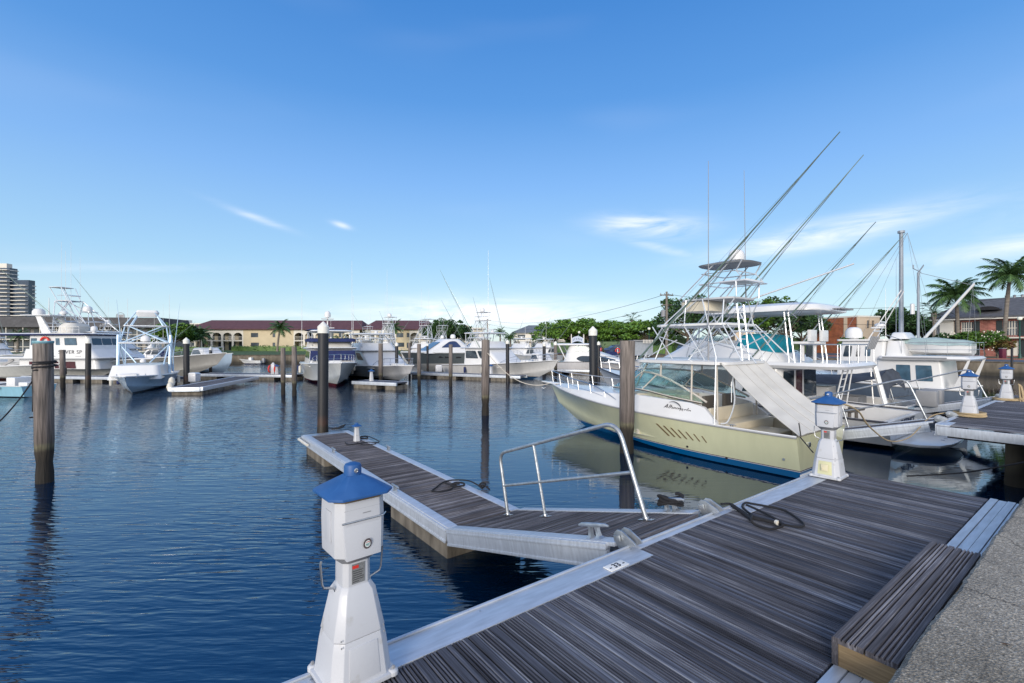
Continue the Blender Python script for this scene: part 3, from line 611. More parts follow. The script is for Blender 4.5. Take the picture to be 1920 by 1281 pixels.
mb = MB(); hc = D(20.0, 2.06, DZ+.5)
for k in range(11):
    ph = random.uniform(-.12, .12); dn = random.uniform(.36, .5)
    mb.tube(catmull([hc+E1*ph*.3+Vector((0, 0, 0)), hc+E1*(ph+.05)-E2*.06+Vector((0, 0, -.1)), hc+E1*(ph*1.4+.06)-E2*.1-Vector((0, 0, dn)), hc+E1*(ph*1.4)-E2*.05-Vector((0, 0, dn-.02)), hc+E1*ph*.5-E2*.02+Vector((0, 0, -.03))], 5), .013, 6)
tag(mb.build('rope_hank', ROPET), 'thick hank of tan rope hanging beside the farthest pedestal', 'rope')
rope([Q(1700, 893, 7.9), Q(1760, 890, 7.7), Q(1810, 886, 7.5), Q(1860, 878, 7.2), Q(1925, 866, 6.9)], .012, ROPEB, 'dark mooring line stretched low over the water gap at the right')
# ---------------------------------------------------------------- mooring piles
PILEW = zband('pile_wood', [(-1, (.01, .009, .008)), (.45, (.018, .015, .012)), (.66, (.035, .028, .02)), (.78, (.15, .14, .09)), (.86, (.12, .10, .09)), (1.3, (.17, .145, .135)), (2.6, (.23, .20, .185)), (3.3, (.26, .23, .21))], -1, 3.3, rough=.85, coat=0, var=.34, interp='LINEAR', bump=1.0, vs=13, wob=.12, grain=.06)
PILEB = zband('pile_sleeve', [(-1, (.01, .01, .008)), (.5, (.02, .015, .01)), (.66, (.05, .022, .014)), (.9, (.012, .013, .017)), (3.3, (.014, .018, .026))], -1, 3.3, rough=.55, coat=0, var=.2, interp='LINEAR', vs=5, wob=.5)
CAPW = mat('cap_white', (.66, .66, .62), .5, var=.12, vs=6)
def pile(px, d, ytop, wpx, label, kind='wood', cap=None, group='mooring piles in the basin', name='mooring_pile'):
    r_ = wpx/F*d/2/math.sqrt(1+((px-CX)/F)**2)*1.06; zt = HC-(ytop-CY)*d/F; loc = X_(px, d)
    r = empty(name, loc, random.uniform(0, 3), label, 'pile', group); r.rotation_euler = (random.uniform(-.01, .01), random.uniform(-.01, .01), r.rotation_euler[2])
    n = 20 if d < 16 else 12; mb = MB()
    ztop = zt-(1.0*r_ if cap else 0)
    zs = [-1.6, 0, .2, .42, .62, .9]+[lerp(.9, ztop, k/5) for k in range(1, 6)]
    rings = []
    for i, z in enumerate(zs):
        rad = r_*(1 if z > .8 else (.95 if z > .6 else .80 if z > .35 else .92))
        if kind != 'wood': rad = r_*(1 if z > .5 else 1.06)
        rings.append([(rad*(1+random.uniform(-.02, .02)*(kind == 'wood'))*math.cos(2*math.pi*k/n), rad*(1+random.uniform(-.02, .02)*(kind == 'wood'))*math.sin(2*math.pi*k/n), z) for k in range(n)])
    mb.loft(rings); mb.build('shaft', PILEW if kind == 'wood' else PILEB, r, smooth=50)
    if cap:
        mb = MB(); mb.lathe([(r_*1.06, ztop-1.3*r_), (r_*1.09, ztop), (r_*.12, zt), (.001, zt+.005)] if cap == 'cone' else [(r_*1.1, ztop-.2), (r_*1.1, ztop+.1*r_), (r_*.8, zt-.03), (.001, zt)], n=n); mb.build('cap', CAPW, r)
    return r
pl_ = pile(84, 9.9, 640, 38, 'thick weathered mooring pile with black line round it at the left edge', name='mooring_pile')
mb = MB(); mb.lathe([(.165, 2.93), (.176, 2.965), (.168, 2.985)], n=18); mb.build('head_band', mat('paint_pale_blue', (.18, .36, .42), .6, var=.35, vs=9), pl_)
pile(605, 13.5, 603, 19.5, 'tall black pile with a white cone cap at the end of the floating pier', 'black', 'cone')
pile(910, 19.2, 637, 14.5, 'slim brown pile with a tide line standing alone in open water at centre')
pile(1175, 12.6, 639, 27, 'brown pile standing in front of the pale green boat')
pile(1113, 22.5, 612, 14.5, 'tall black pile with a white cone cap beyond the bow of the pale green boat', 'black', 'cone')
for px, wl, yt, wpx, lab, kd, cp in (
    (118, 728, 656, 11, 'grey brown pile just right of the thick line-wrapped pile', 'wood', None),
    (165, 727, 634, 11, 'black pile with a rounded white cap in front of the long white motor yacht', 'black', 'dome'),
    (350, 729, 633, 11.5, 'black pile with a white cap on the end of the short left dock', 'black', 'cone'),
    (395, 705, 650, 6, 'short dark pile with a white cap by the bow of the grey sportfisher', 'black', 'cone'),
    (531, 740, 652, 9, 'left one of two brown piles beside the old white wooden trawler', 'wood', None),
    (552, 742, 650, 9.5, 'right one of two brown piles beside the old white wooden trawler', 'wood', None),
    (714, 722, 644, 8, 'brown pile in front of the white sportfisher seen bow first', 'wood', None),
    (744, 712, 642, 6, 'short black pile with a white cap left of the grey hulled yacht', 'black', 'cone'),
    (768, 706, 643, 4.6, 'thin brown pile near the bow of the sportfisher seen bow first', 'wood', None),
    (786, 724, 645, 7, 'brown pile with a dark wet foot in front of the grey hulled yacht', 'wood', None),
    (845, 725, 646, 7, 'brown pile at the right end of the grey hulled yacht', 'wood', None),
    (952, 716, 637, 6.4, 'black pile with a white cap in front of the central white sportfisher', 'black', 'cone'),
    (802, 702, 644, 4, 'tiny black capped pile behind the grey hulled yacht', 'black', 'cone'),
    (1020, 702, 642, 6, 'short black pile with a white cap left of the white express cruiser', 'black', 'cone'),
    (1042, 706, 640, 6, 'brown pile with a white cap at the stern of the white express cruiser', 'wood', 'cone'),
    (1122, 706, 640, 6, 'small black pile with a white cap just right of the tall black one', 'black', 'cone'),
    (1692, 720, 650, 6, 'thin dark pile rising behind the rails at the right', 'black', None) if False else (1897, 735, 652, 5, 'thin dark pile rising behind the gangway rails at the right', 'black', None)):
    pile(px, F*HC/(wl-CY), yt, wpx, lab, kd, cp)
# black line on the thick pile
c = X_(84, 9.9); rp = 38/F*9.9/2/math.sqrt(1+((84-CX)/F)**2)*1.06+.012
def ring(c, r_, z0, z1, n=14): return [c+Vector((r_*math.cos(t), r_*math.sin(t), lerp(z0, z1, k/n))) for k, t in enumerate([math.pi*1.1+2*math.pi*q/n for q in range(n+1)])]
rope(ring(c, rp, 2.48, 2.58)+ring(c, rp, 2.53, 2.57)+ring(c, rp+.015, 2.42, 2.50)[1:]+ring(c, rp, 2.36, 2.42)[1:4]+[c+Vector((-rp, -.08, 2.3)), c+Vector((-rp-.01, -.06, 1.8)), c+Vector((-rp-.02, -.06, 1.5))], .017, ROPEB, 'black line knotted round the thick left pile',
     extra=[(ring(c+Vector((-rp-.03, -.07, 1.38)), .035, 0, 0, 8), .012)])
rope(sag(c+Vector((-rp, -.05, 2.2)), Q(-40, 822, 8.5), .12), .013, ROPEB, 'black line running from the thick left pile down out of frame')

rl = random.Random(9)
for u_, v_ in ((3.3, .38), (3.05, .14), (2.75, .30), (3.9, -.05), (2.35, -.1)):
    mb = MB(); mb.T = Matrix.Translation(D(u_, v_, SWZ+.004)) @ Matrix.Rotation(rl.uniform(0, 6), 4, 'Z'); s_ = rl.uniform(.012, .02)
    mb.poly([(-1.6*s_, 0, 0), (-.5*s_, -.5*s_, .004), (1.2*s_, -.2*s_, .002), (1.7*s_, 0, .006), (.9*s_, .5*s_, .003), (-.6*s_, .5*s_, .006)]); tag(mb.build('fallen_leaf', mat('leaf_dry', (.06, .035, .02), .8), smooth=0), 'small dry brown leaf lying on the rough concrete seawall', 'leaf', 'fallen leaves on the seawall')
# ---------------------------------------------------------------- boats
def rrect(x0, x1, w, r, z, n=4, y0=None):
    """rounded rectangle ring, x0..x1, full width w, at height z"""
    h = w/2; r = min(r, h*.98, (x1-x0)*.49); P_ = []
    for cx, cy, a0 in ((x1-r, h-r, 0), (x0+r, h-r, 90), (x0+r, -h+r, 180), (x1-r, -h+r, 270)):
        for k in range(n+1):
            a = math.radians(a0+90*k/n); P_.append((cx+r*math.cos(a), cy+r*math.sin(a), z))
    return P_
class Hull:
    def __init__(s, L, B, zs, zb, over=.9, full=2.2, flare=.55, zch=.12, tr=.92, keel=.45, zexp=1.7, tum=0, x0=0, dip=0):
        s.L, s.B, s.zs, s.zb, s.over, s.full, s.flare, s.zch, s.tr, s.keel, s.zexp, s.tum, s.dip = L, B, zs, zb, over, full, flare, zch, tr, keel, zexp, tum, dip
    def half(s, t):
        a = s.tr+(1-s.tr)*math.sin(min(t/.4, 1)*math.pi/2)
        if t > .4: a *= max(0, 1-((t-.4)/.6)**s.full)
        return s.B/2*a
    def chine(s, t):
        a = s.tr*.95+(1-s.tr)*math.sin(min(t/.4, 1)*math.pi/2)
        if t > .25: a *= max(0, 1-((t-.25)/.75)**1.55)
        return s.B/2*a*(1-.12)
    def sheer(s, t): return s.zs+(s.zb-s.zs)*t**s.zexp-s.dip*math.sin(math.pi*t)
    def sec(s, t, n=7):
        zsh = s.sheer(t); yc = s.chine(t); ys = max(s.half(t), .02); zc = s.zch+(zsh-s.zch)*.5*max(0, (t-.35)/.65)**1.8
        zk = -s.keel if t < .7 else lerp(-s.keel, zc, ((t-.7)/.3)**1.6)
        o = [(0, zk), (yc*.6, lerp(zk, zc, .62)), (yc, zc)]
        for k in range(1, n+1):
            f = k/n; y = lerp(yc, ys, f**(1+s.flare*2*max(0, t-.3))) ; o.append((y, lerp(zc, zsh, f)))
        Lw = s.L-s.over; z0, z1 = -s.keel, s.sheer(1)
        return [(t*lerp(Lw, s.L, max(0, (z-0)/(z1))**.9 if z > 0 else 0), y, z) for y, z in o]
    def at(s, t, f, off=0):
        """point on the starboard-mirrored topside; f 0 chine..1 sheer"""
        q = s.sec(t)[2:]; k = min(int(f*(len(q)-1)), len(q)-2); g = f*(len(q)-1)-k
        a = Vector(q[k]).lerp(Vector(q[k+1]), g); return Vector((a.x, a.y+off, a.z))
    def build(s, par, m, ns=26):
        mb = MB(); R = []
        for i in range(ns+1):
            t = i/ns; q = s.sec(t); R.append([(x, -y, z) for x, y, z in q[::-1]]+[(x, y, z) for x, y, z in q[1:]])
        mb.loft(R, (1, 0), closed=False); return mb.build('hull', m, par, smooth=30)
    def rub(s, par, m, r=.03, dz=0, name='rub_rail', f=1.0, t0=0, t1=1):
        mb = MB(); pts = []
        for i in range(25):
            p = s.at(lerp(t0, t1, i/24), f, .012); pts.append((p.x, p.y, p.z+dz))
        full = [(x, -y, z) for x, y, z in pts][:-1]+pts[::-1] if t1 == 1 else None
        if full: mb.tube(full, r, 6)
        else: mb.tube(pts, r, 6); mb.tube([(x, -y, z) for x, y, z in pts], r, 6)
        return mb.build(name, m, par)
    def deck(s, par, m, tc, zsole=.35, gun=.22, camber=.06, crown=None, mi=None):
        """gunwale, cockpit liner aft of tc and a cambered foredeck forward of it"""
        mb = MB(); N_ = 18
        fr = [lerp(tc, 1, i/N_) for i in range(N_+1)]; R = []
        for t in fr:
            p = s.sec(t)[-1]; x, y, z = p; z -= .008; c = camber*min(1, y/(s.B/2))
            R.append([(x, y*k, z+c*(1-k*k)) for k in (-1, -.8, -.5, 0, .5, .8, 1)])
        mb.loft(R, (0, 0), closed=False); d = mb.build('foredeck', m, par)
        if tc > 0:
            mb = MB(); R = []
            for i in range(11):
                t = lerp(0, tc, i/10); x, y, z = s.sec(t)[-1]; z -= .008
                yi = max(y-gun, .05); x = max(x, 0)
                R.append([(x, -y, z), (x, -yi, z), (x, -yi+.02, zsole), (x, yi-.02, zsole), (x, yi, z), (x, y, z)])
            a = R[0]; g = [( .16, v[1], v[2]) for v in a]
            mb.loft([g]+R[1:], (0, 1), closed=False)
            mb.poly([(a[0][0]-.0, a[0][1], a[0][2]), (a[5][0], a[5][1], a[5][2]), (.16, a[5][1], a[5][2]), (.16, a[0][1], a[0][2])])
            mb.poly([(.16, a[1][1], a[1][2]), (.16, a[4][1], a[4][2]), (.16, a[3][1], zsole), (.16, a[2][1], zsole)])
            mb.build('cockpit', mi or m, par)
        return d
def house(par, name, m, x0b, x1b, wb, z0, x0t, x1t, wt, z1, r=.25, bev=0, lev=1, crown=.0, n=4):
    mb = MB(); R = [rrect(lerp(x0b, x0t, k/lev), lerp(x1b, x1t, k/lev), lerp(wb, wt, k/lev), r, lerp(z0, z1, k/lev), n) for k in range(lev+1)]
    if crown:
        R.append(rrect(x0t+.08, x1t-.12, wt-.16, r, z1+crown*.7, n)); R.append(rrect(x0t+.3, x1t-.4, wt-.6, r, z1+crown, n))
    mb.loft(R); o = mb.build(name, m, par, bev=bev); o['_h'] = (x0b, x1b, wb, z0, x0t, x1t, wt, z1); h = tuple(o['_h']); del o['_h']; return o, h
def hp(h, g, f, side, off=.012):
    x0b, x1b, wb, z0, x0t, x1t, wt, z1 = h
    return Vector((lerp(lerp(x0b, x0t, f), lerp(x1b, x1t, f), g), side*(lerp(wb, wt, f)/2+off), lerp(z0, z1, f)))
def hfp(h, g, f, off=.012, rear=False):
    x0b, x1b, wb, z0, x0t, x1t, wt, z1 = h
    return Vector(((lerp(x0b, x0t, f)-off) if rear else (lerp(x1b, x1t, f)+off), (g-.5)*lerp(wb, wt, f), lerp(z0, z1, f)))
def soften(pts, r=.12, k=3):
    o = []; n = len(pts)
    for i in range(n):
        a, b, c = pts[i-1], pts[i], pts[(i+1) % n]; d = min((a-b).length, (c-b).length)*.45; q = min(r, d)
        p0 = b+(a-b).normalized()*q; p1 = b+(c-b).normalized()*q
        for j in range(k+1):
            t = j/k; o.append(p0*(1-t)**2+b*2*t*(1-t)+p1*t*t)
    return o
def side_win(par, hobj, h, quad, m=None, sides=(1, -1), r=.08, frame=None):
    m = m or GLASSD
    for s_ in sides:
        pts = soften([hp(h, g, f, s_, .006) for g, f in quad], r); nrm = (pts[len(pts)//3]-pts[0]).cross(pts[2*len(pts)//3]-pts[0])
        if nrm.y*s_ < 0: nrm = -nrm
        mb = MB(); mb.slab(pts, nrm, .008); w_ = mb.build('window', m, hobj, smooth=0)
        if frame: mb = MB(); mb.tube(pts, .014, 5, wrap=True); mb.build('window_frame', frame, w_)
def front_win(par, hobj, h, g0, g1, f0, f1, m=None, rear=False, r=.08, panes=1, name='windshield'):
    m = m or GLASSD; w_ = (g1-g0)/panes
    for k in range(panes):
        a, b = g0+k*w_+.008, g0+(k+1)*w_-.008
        pts = soften([hfp(h, a, f0, .006, rear), hfp(h, b, f0, .006, rear), hfp(h, b, f1, .006, rear), hfp(h, a, f1, .006, rear)], r)
        mb = MB(); mb.slab(pts, (-1 if rear else 1, 0, .2), .008); mb.build(name, m, hobj, smooth=0)
def rail_run(par, pts, h, r=.014, m=None, mid=True, name='bow_rail', every=1, lean=0):
    mb = MB(); m = m or STEEL; top = [Vector(p)+Vector((0, 0, h)) for p in pts]
    mb.tube(top, r, 6)
    if mid: mb.tube([Vector(p)+Vector((0, 0, h*.5)) for p in pts], r*.6, 5)
    for p, q in list(zip(pts, top))[::every]: mb.tube([Vector(p), q], r*.8, 5)
    return mb.build(name, m, par)
def bowrail(par, H, t0, t1, h=.55, inset=.1, n=7, r=.014, rake=.12, mid=True):
    ptsR = []; 
    for i in range(n):
        t = lerp(t0, t1, i/(n-1)); p = H.sec(t)[-1]; ptsR.append(Vector((p[0]+(0), max(p[1]-inset, .0), p[2])))
    base = [Vector((p.x, -p.y, p.z)) for p in ptsR]+ptsR[::-1][(1 if ptsR[-1].y < .02 else 0):]
    top = [p+Vector((rake, 0, h*min(1, .25+1.0*min(i, len(base)-1-i)/2))) for i, p in enumerate(base)]
    mb = MB(); mb.tube(catmull(top, 3), r, 6)
    if mid: mb.tube(catmull([p.lerp(q, .52) for p, q in zip(base, top)], 3), r*.55, 5)
    for p, q in zip(base, top): mb.tube([p, q], r*.8, 5)
    return mb.build('bow_rail', STEEL, par)
def antenna(par, p, h, lean=(0, 0), m=None, r=.014, name='antenna'):
    mb = MB(); p = Vector(p); q = p+Vector((lean[0], lean[1], h)); mb.tube([p, p.lerp(q, .08), p.lerp(q, .1), q], [r*1.6, r*1.6, r, r*.45], 6); return mb.build(name, m or WHITE, par)
def outrigger(par, a, b, r=.022, m=None, spread=.4, lines=1, sprs=(.32, .62)):
    a = Vector(a); b = Vector(b); mb = MB(); m = m or OLIVE
    bend = Vector((0, 0, -.02*(b-a).length))
    pts = [a.lerp(b, t)+bend*4*t*(1-t)*0 for t in (0, .3, .32, .62, .64, 1)]
    mb.tube(pts, [r, r, r*.82, r*.75, r*.6, r*.35], 7); o = mb.build('outrigger', m, par)
    if spread:
        t = (b-a).normalized(); s1 = t.cross(Vector((0, 1, 0))).normalized(); s2 = t.cross(s1)
        mb = MB(); c = a.lerp(b, sprs[0]*.55)
        for s_ in (s1, s2): mb.tube([c-s_*spread/2, c+s_*spread/2], r*.35, 5)
        for s_ in (s1, -s1): mb.tube([a.lerp(b, .03), c+s_*spread/2, b.lerp(a, .1)], r*.09, 4)
        mb.build('spreader', STEEL, o)
    if lines:
        mb = MB()
        for k in range(lines): mb.tube([b.lerp(a, .03+.3*k), a+Vector((-.2-.3*k, 0, -.1))], .006, 4)
        mb.build('halyard', mat('cord_grey', (.12, .14, .14), .7), o)
    return o
def radome(par, p, r=.3, h=.35, ped=.1, m=None):
    mb = MB(); mb.lathe([(r*.55, 0), (r*.55, ped), (r*.98, ped+.01), (r, ped+h*.3), (r*.97, ped+h*.55), (r*.8, ped+h*.82), (r*.45, ped+h*.97), (.001, ped+h)], p, 16); return mb.build('radome', m or WHITE, par)
def radar_bar(par, p, w=1.2):
    x, y, z = p; mb = MB(); mb.lathe([(.16, 0), (.17, .12), (.1, .2), (.001, .21)], p, 12); mb.box(x-.05, x+.05, y-w/2, y+w/2, z+.2, z+.27); return mb.build('radar', WHITE, par, bev=.012)
def hardtop(par, x0, x1, w, z, th=.07, crown=.06, r=.25, m=None, name='hardtop'):
    mb = MB(); R = [rrect(x0+.06, x1-.06, w-.12, r, z-.02), rrect(x0, x1, w, r, z), rrect(x0, x1, w, r, z+th), rrect(x0+.08, x1-.08, w-.16, r, z+th+crown*.6), rrect(x0+.35, x1-.35, w-.6, r, z+th+crown)]
    mb.loft(R); return mb.build(name, m or WHITE, par)
def struts(par, segs, r=.02, m=None, name='frame_tube', n=7):
    if len(segs) <= 6:
        for s_ in segs: mb = MB(); mb.tube([Vector(p) for p in s_], r, n); o = mb.build(name, m or ALUW, par)
        return o
    mb = MB()
    for s_ in segs: mb.tube([Vector(p) for p in s_], r, n)
    return mb.build(name, m or ALUW, par)
def tower(par, x0, x1, w, z0, levels, m=None, r=.022, top=None, tx=.0, taper=.55, shift=-.6):
    """tuna tower: raked legs, braces, platform, buggy top"""
    z1 = levels[-1]; segs = []
    def leg(fx, s_, t): xa = lerp(x0, x1, fx); xb = lerp(lerp(x0, x1, .5), xa, taper)+shift*.0; return Vector((lerp(xa, xb+shift, t), s_*lerp(w/2, w/2*taper, t), lerp(z0, z1, t)))
    for fx in (0, 1):
        for s_ in (-1, 1): segs.append([leg(fx, s_, 0), leg(fx, s_, 1)])
    ts = [0]+[(z-z0)/(z1-z0) for z in levels]
    for a, b in zip(ts, ts[1:]):
        for s_ in (-1, 1): segs.append([leg(0, s_, a), leg(1, s_, b)]); segs.append([leg(1, s_, a), leg(0, s_, b)])
        segs.append([leg(0, -1, a), leg(0, 1, b)]); segs.append([leg(0, 1, a), leg(0, -1, b)])
    for b in ts[1:]:
        ring_ = [leg(0, -1, b), leg(1, -1, b), leg(1, 1, b), leg(0, 1, b)]; segs.append(ring_+[ring_[0]])
    t_ = empty('tower', (0, 0, 0)); t_.parent = par
    struts(t_, segs, r, m)
    c = leg(.5, 0, 1); mb = MB(); mb.loft([rrect(c.x-.55, c.x+.55, w*taper+.25, .25, c.z), rrect(c.x-.55, c.x+.55, w*taper+.25, .25, c.z+.05)]); mb.build('platform', WHITE, t_)
    if top:
        zt = c.z+top; mb = MB(); R = [rrect(c.x-.75+shift*.25, c.x+.5+shift*.25, w*taper+.35, .3, zt), rrect(c.x-.72+shift*.25, c.x+.47+shift*.25, w*taper+.3, .3, zt+.04), rrect(c.x-.3+shift*.25, c.x+.2+shift*.25, w*taper-.1, .2, zt+.08)]
        mb.loft(R); mb.build('buggy_top', WHITE, t_)
        sg = []
        for s_ in (-1, 1):
            for dx in (-.5, .5): sg.append([Vector((c.x+dx, s_*w*taper*.5, c.z)), Vector((c.x+dx*1.1+shift*.25, s_*w*taper*.55, zt))])
            sg.append([Vector((c.x-.5, s_*w*taper*.5, c.z+.5)), Vector((c.x+.5, s_*w*taper*.5, c.z+.5))])
        sg.append([Vector((c.x+.5, -w*taper*.5, c.z+.5)), Vector((c.x+.5, w*taper*.5, c.z+.5))])
        struts(t_, sg, r*.8, m)
    return c
def ladder(par, a, b, w=.35, n=6, axis=(0, 1, 0), r=.015, m=None):
    a = Vector(a); b = Vector(b); s_ = Vector(axis)*w/2; mb = MB(); mb.tube([a-s_, b-s_], r*1.4, 6); mb.tube([a+s_, b+s_], r*1.4, 6)
    for k in range(1, n+1): c = a.lerp(b, k/(n+1)); mb.tube([c-s_, c+s_], r, 6)
    return mb.build('ladder', m or WHITE, par)
def hull_mat(name, top, bottom, zw, stripes=(), zt=3.0, var=.05, coat=.4, rough=.25):
    st = [(-1, bottom), (zw, stripes[0][1] if stripes else top)]
    st = [(-1.0, bottom)]; z = zw
    for wdt, c in stripes: st.append((z, c)); z += wdt
    st.append((z, top)); return zband(name, st, -1, zt, rough=rough, coat=coat, var=var)
def boat(name, label, stern, bow, cat='boat', group=None):
    """empty at the stern waterline, +x towards the bow"""
    s_ = Vector(stern); b = Vector(bow); d = b-s_; r = empty(name, (s_.x, s_.y, 0), math.atan2(d.y, d.x), label, cat, group); return r, math.hypot(d.x, d.y)
# ================================================================= the pale green express boat
G = empty('express_boat', D(12.1, 4.3), ROT2, 'pale green express fishing boat with a white tower, tall outriggers and a cream stern sheet', 'motor boat')
PGREEN = hull_mat('hull_pale_green', (.54, .55, .37), (.0, .085, .24), .16, [(.02, (.5, .5, .5)), (.022, (.04, .015, .06))], var=.03, coat=.9, rough=.2)
H = Hull(9.3, 2.84, .93, 1.42, over=1.0, full=2.3, flare=.7, zch=.03, tr=.96, keel=.5, zexp=2.2)
H.build(G, PGREEN, 34)
H.rub(G, mat('rub_grey', (.3, .31, .33), .4), .022); H.rub(G, WHITE, .02, .026, 'gunwale_moulding')
H.deck(G, WHITE, .34, zsole=.32, gun=.24, mi=CREAM)
# raised foredeck / cabin trunk wrapping up to the windscreen
mb = MB(); R = []
for i in range(17):
    t = lerp(.20, .93, i/16); x, y, z = H.sec(t)[-1]
    if x < 2.3: hgt = lerp(0.02, .46, max(0, min(1, (x-1.75)/.55))**1.0)
    else: hgt = lerp(.46, .03, max(0, min(1, (x-4.2)/4.3))**1.1)
    yi = y*lerp(.96, .8, min(1, hgt/.5)); ow = y-.02
    R.append([(x, -ow, z), (x, -lerp(ow, yi, .55), z+hgt*.55), (x, -yi, z+hgt*.95), (x, -yi*.72, z+hgt+.03), (x, 0, z+hgt+.07), (x, yi*.72, z+hgt+.03), (x, yi, z+hgt*.95), (x, lerp(ow, yi, .55), z+hgt*.55), (x, ow, z)])
# open aft of the windscreen: only side coamings there
mbc = MB(); R2 = [r for r in R if r[0][0] > 4.3]; mb.loft(R2, (1, 1), closed=False); mb.build('cabin_trunk', WHITE, G, smooth=50)
mb = MB(); R3 = [r for r in R if r[0][0] < 4.75]
for s_ in (0, 1):
    rr = []
    for r in R3:
        q = r[:3] if s_ == 0 else r[-3:][::-1]; a = q[2]; sg = -1 if s_ == 0 else 1
        rr.append([q[0], q[1], q[2], (a[0], a[1]-sg*.09, a[2]+.005), (a[0], a[1]-sg*.14, .34), (q[0][0], q[0][1]-sg*.24, .34)])
    mb.loft(rr, (1, 1), closed=False)
mb.build('side_coaming', WHITE, G, smooth=50)
# bulkhead, helm console, seats, cockpit mouldings
mb = MB(); mb.box(4.25, 4.35, -1.12, 1.12, .33, 1.5); mb.box(3.7, 4.25, -1.05, .2, .33, 1.42); mb.build('bulkhead', CREAM, G, bev=.02)
mb = MB(); mb.box(3.35, 3.8, .15, .95, .33, 1.35); mb.box(3.5, 3.72, .25, .85, 1.352, 1.52); mb.build('helm_console', CREAM, G, bev=.03)
mb = MB(); mb.lathe([(.16, 0), (.175, .012), (.16, .024)], (3.28, .55, 1.33), 16); mb.build('wheel', STEEL, G)
for yy in (.5, -.5):
    mb = MB(); mb.lathe([(.05, 0), (.05, .62), (.18, .66)], (2.75, yy, .33), 10); mb.box(2.5, 3.0, yy-.26, yy+.26, 1.0, 1.12); mb.box(2.44, 2.54, yy-.24, yy+.24, 1.12, 1.55); mb.build('helm_seat', mat('vinyl_dark', (.10, .09, .08), .6), G, bev=.03)
mb = MB(); mb.box(1.55, 2.05, -1.1, .98, .33, .98); mb.build('deck_locker', CREAM, G, bev=.03)
mb = MB(); mb.box(.75, 1.5, -.3, 1.02, .33, .82); mb.build('bait_station', CREAM, G, bev=.03)
mb = MB(); mb.box(.69, .75, .3, .4, .58, .63); mb.build('latch', GREY, G)
mb = MB(); mb.box(2.1, 2.18, -1.1, 1.05, .33, 1.3); mb.build('seat_back', CREAM, G, bev=.02)
# windscreen: framed glass around the helm
ALW = mat('frame_putty', (.50, .47, .42), .45, var=.06)
ws_b = [(2.32, 1.10, 1.42), (3.2, 1.10, 1.50), (4.2, 1.06, 1.62), (5.0, .92, 1.60), (5.7, .55, 1.56), (5.95, 0, 1.55)]
ws_t = [(2.2, 1.08, 1.45), (3.0, 1.02, 1.82), (3.75, .97, 2.07), (4.35, .82, 2.12), (4.8, .48, 2.14), (5.0, 0, 2.14)]
ws_b = ws_b+[(x, -y, z) for x, y, z in ws_b[::-1][1:]]; ws_t = ws_t+[(x, -y, z) for x, y, z in ws_t[::-1][1:]]
TEALG = mat('windscreen_tint', (.35, .70, .70), .03, trans=1, alpha=.5, ior=1.1, var=.05, spec=.6)
for k in range(len(ws_b)-1):
    mb = MB(); a, b, c, d = map(Vector, (ws_b[k], ws_b[k+1], ws_t[k+1], ws_t[k])); mb.slab([a, b, c, d], (b-a).cross(d-a), .006); mb.build('windscreen', TEALG, G, smooth=0)
mb = MB(); mb.tube(catmull(ws_t, 4), .028, 7); mb.tube(catmull(ws_b, 4), .02, 6)
for k in (2, 3, 5, 7, 8): mb.tube([ws_b[k], ws_t[k]], .02, 6)
mb.build('windscreen_frame', ALW, G)
mb = MB(); mb.tube(catmull([(p[0], p[1]+(.02 if p[1] > 0 else -.02 if p[1] < 0 else 0), p[2]-.02) for p in ws_b], 4), .012, 5); mb.build('seal', BLACK, G)
# hardtop and clear enclosure
hardtop(G, 1.72, 4.45, 2.36, 2.40, .07, .05, .3)
vin = [(2.05, 1.08), (3.3, 1.08), (4.2, .95)]
for s_ in (1, -1):
    for x0, x1, zb0, zb1 in ((1.95, 2.75, 1.0, 1.62), (2.8, 3.55, 1.66, 1.98), (3.6, 4.3, 2.0, 2.1)):
        mb = MB(); mb.slab([(x0, s_*1.08, zb0+.1), (x1, s_*1.04, zb1+.02), (x1, s_*1.04, 2.4), (x0, s_*1.08, 2.4)], (0, s_, 0), .004)
        if x0 > 2: mb.build('clear_curtain', CLEAR, G, smooth=0)
for k in range(3, 7):
    mb = MB(); a, b = Vector(ws_t[k]), Vector(ws_t[k+1]); f = lambda p: Vector((min(p.x, 4.38), p.y*.98, 2.4)); mb.slab([a, b, f(b), f(a)], (1, 0, 0), .004); mb.build('clear_curtain', CLEAR, G, smooth=0)
segs = []
for s_ in (1, -1):
    segs += [[(2.62, s_*1.09, 1.45), (2.62, s_*1.06, 2.41)], [(1.95, s_*1.0, .9), (1.98, s_*1.0, 2.41)], [(3.6, s_*1.02, 2.03), (3.58, s_*1.02, 2.4)], [(4.62, s_*.8, 1.66), (4.05, s_*.98, 2.4)]]
struts(G, segs, .024, ALW, 'enclosure_post')
# stern sheet: taut cream canvas from the hardtop's aft edge to the transom
mb = MB(); R = []
for i in range(15):
    t = i/14; x = lerp(1.80, -.02, t); z = lerp(2.44, .97, t)-.09*math.sin(math.pi*t); w_ = lerp(1.16, 1.3, t); row = []
    for k in range(15):
        g = k/14*2-1; row.append((x+.04*math.sin(g*9)*t*(1-t), g*w_-(.05*math.sin(math.pi*t)*g), z-.03*math.cos(g*math.pi/2)*math.sin(math.pi*t)+.008*math.sin(g*14+t*5)))
    R.append(row)
R2 = [[(x, y, z-.006) for x, y, z in r] for r in R]
mb.loft(R, (0, 0), closed=False); mb.loft(R2, (0, 0), closed=False)
ss_ = mb.build('stern_sheet', CANVAS, G, smooth=60)
mb = MB()
for k in (0, 4, 7, 10, 14): mb.tube([Vector(r[k])+Vector((0, 0, .003)) for r in R], .006, 4)
for r in (R[0], R[-1]): mb.tube([Vector(p)+Vector((0, 0, .003)) for p in r], .008, 4)
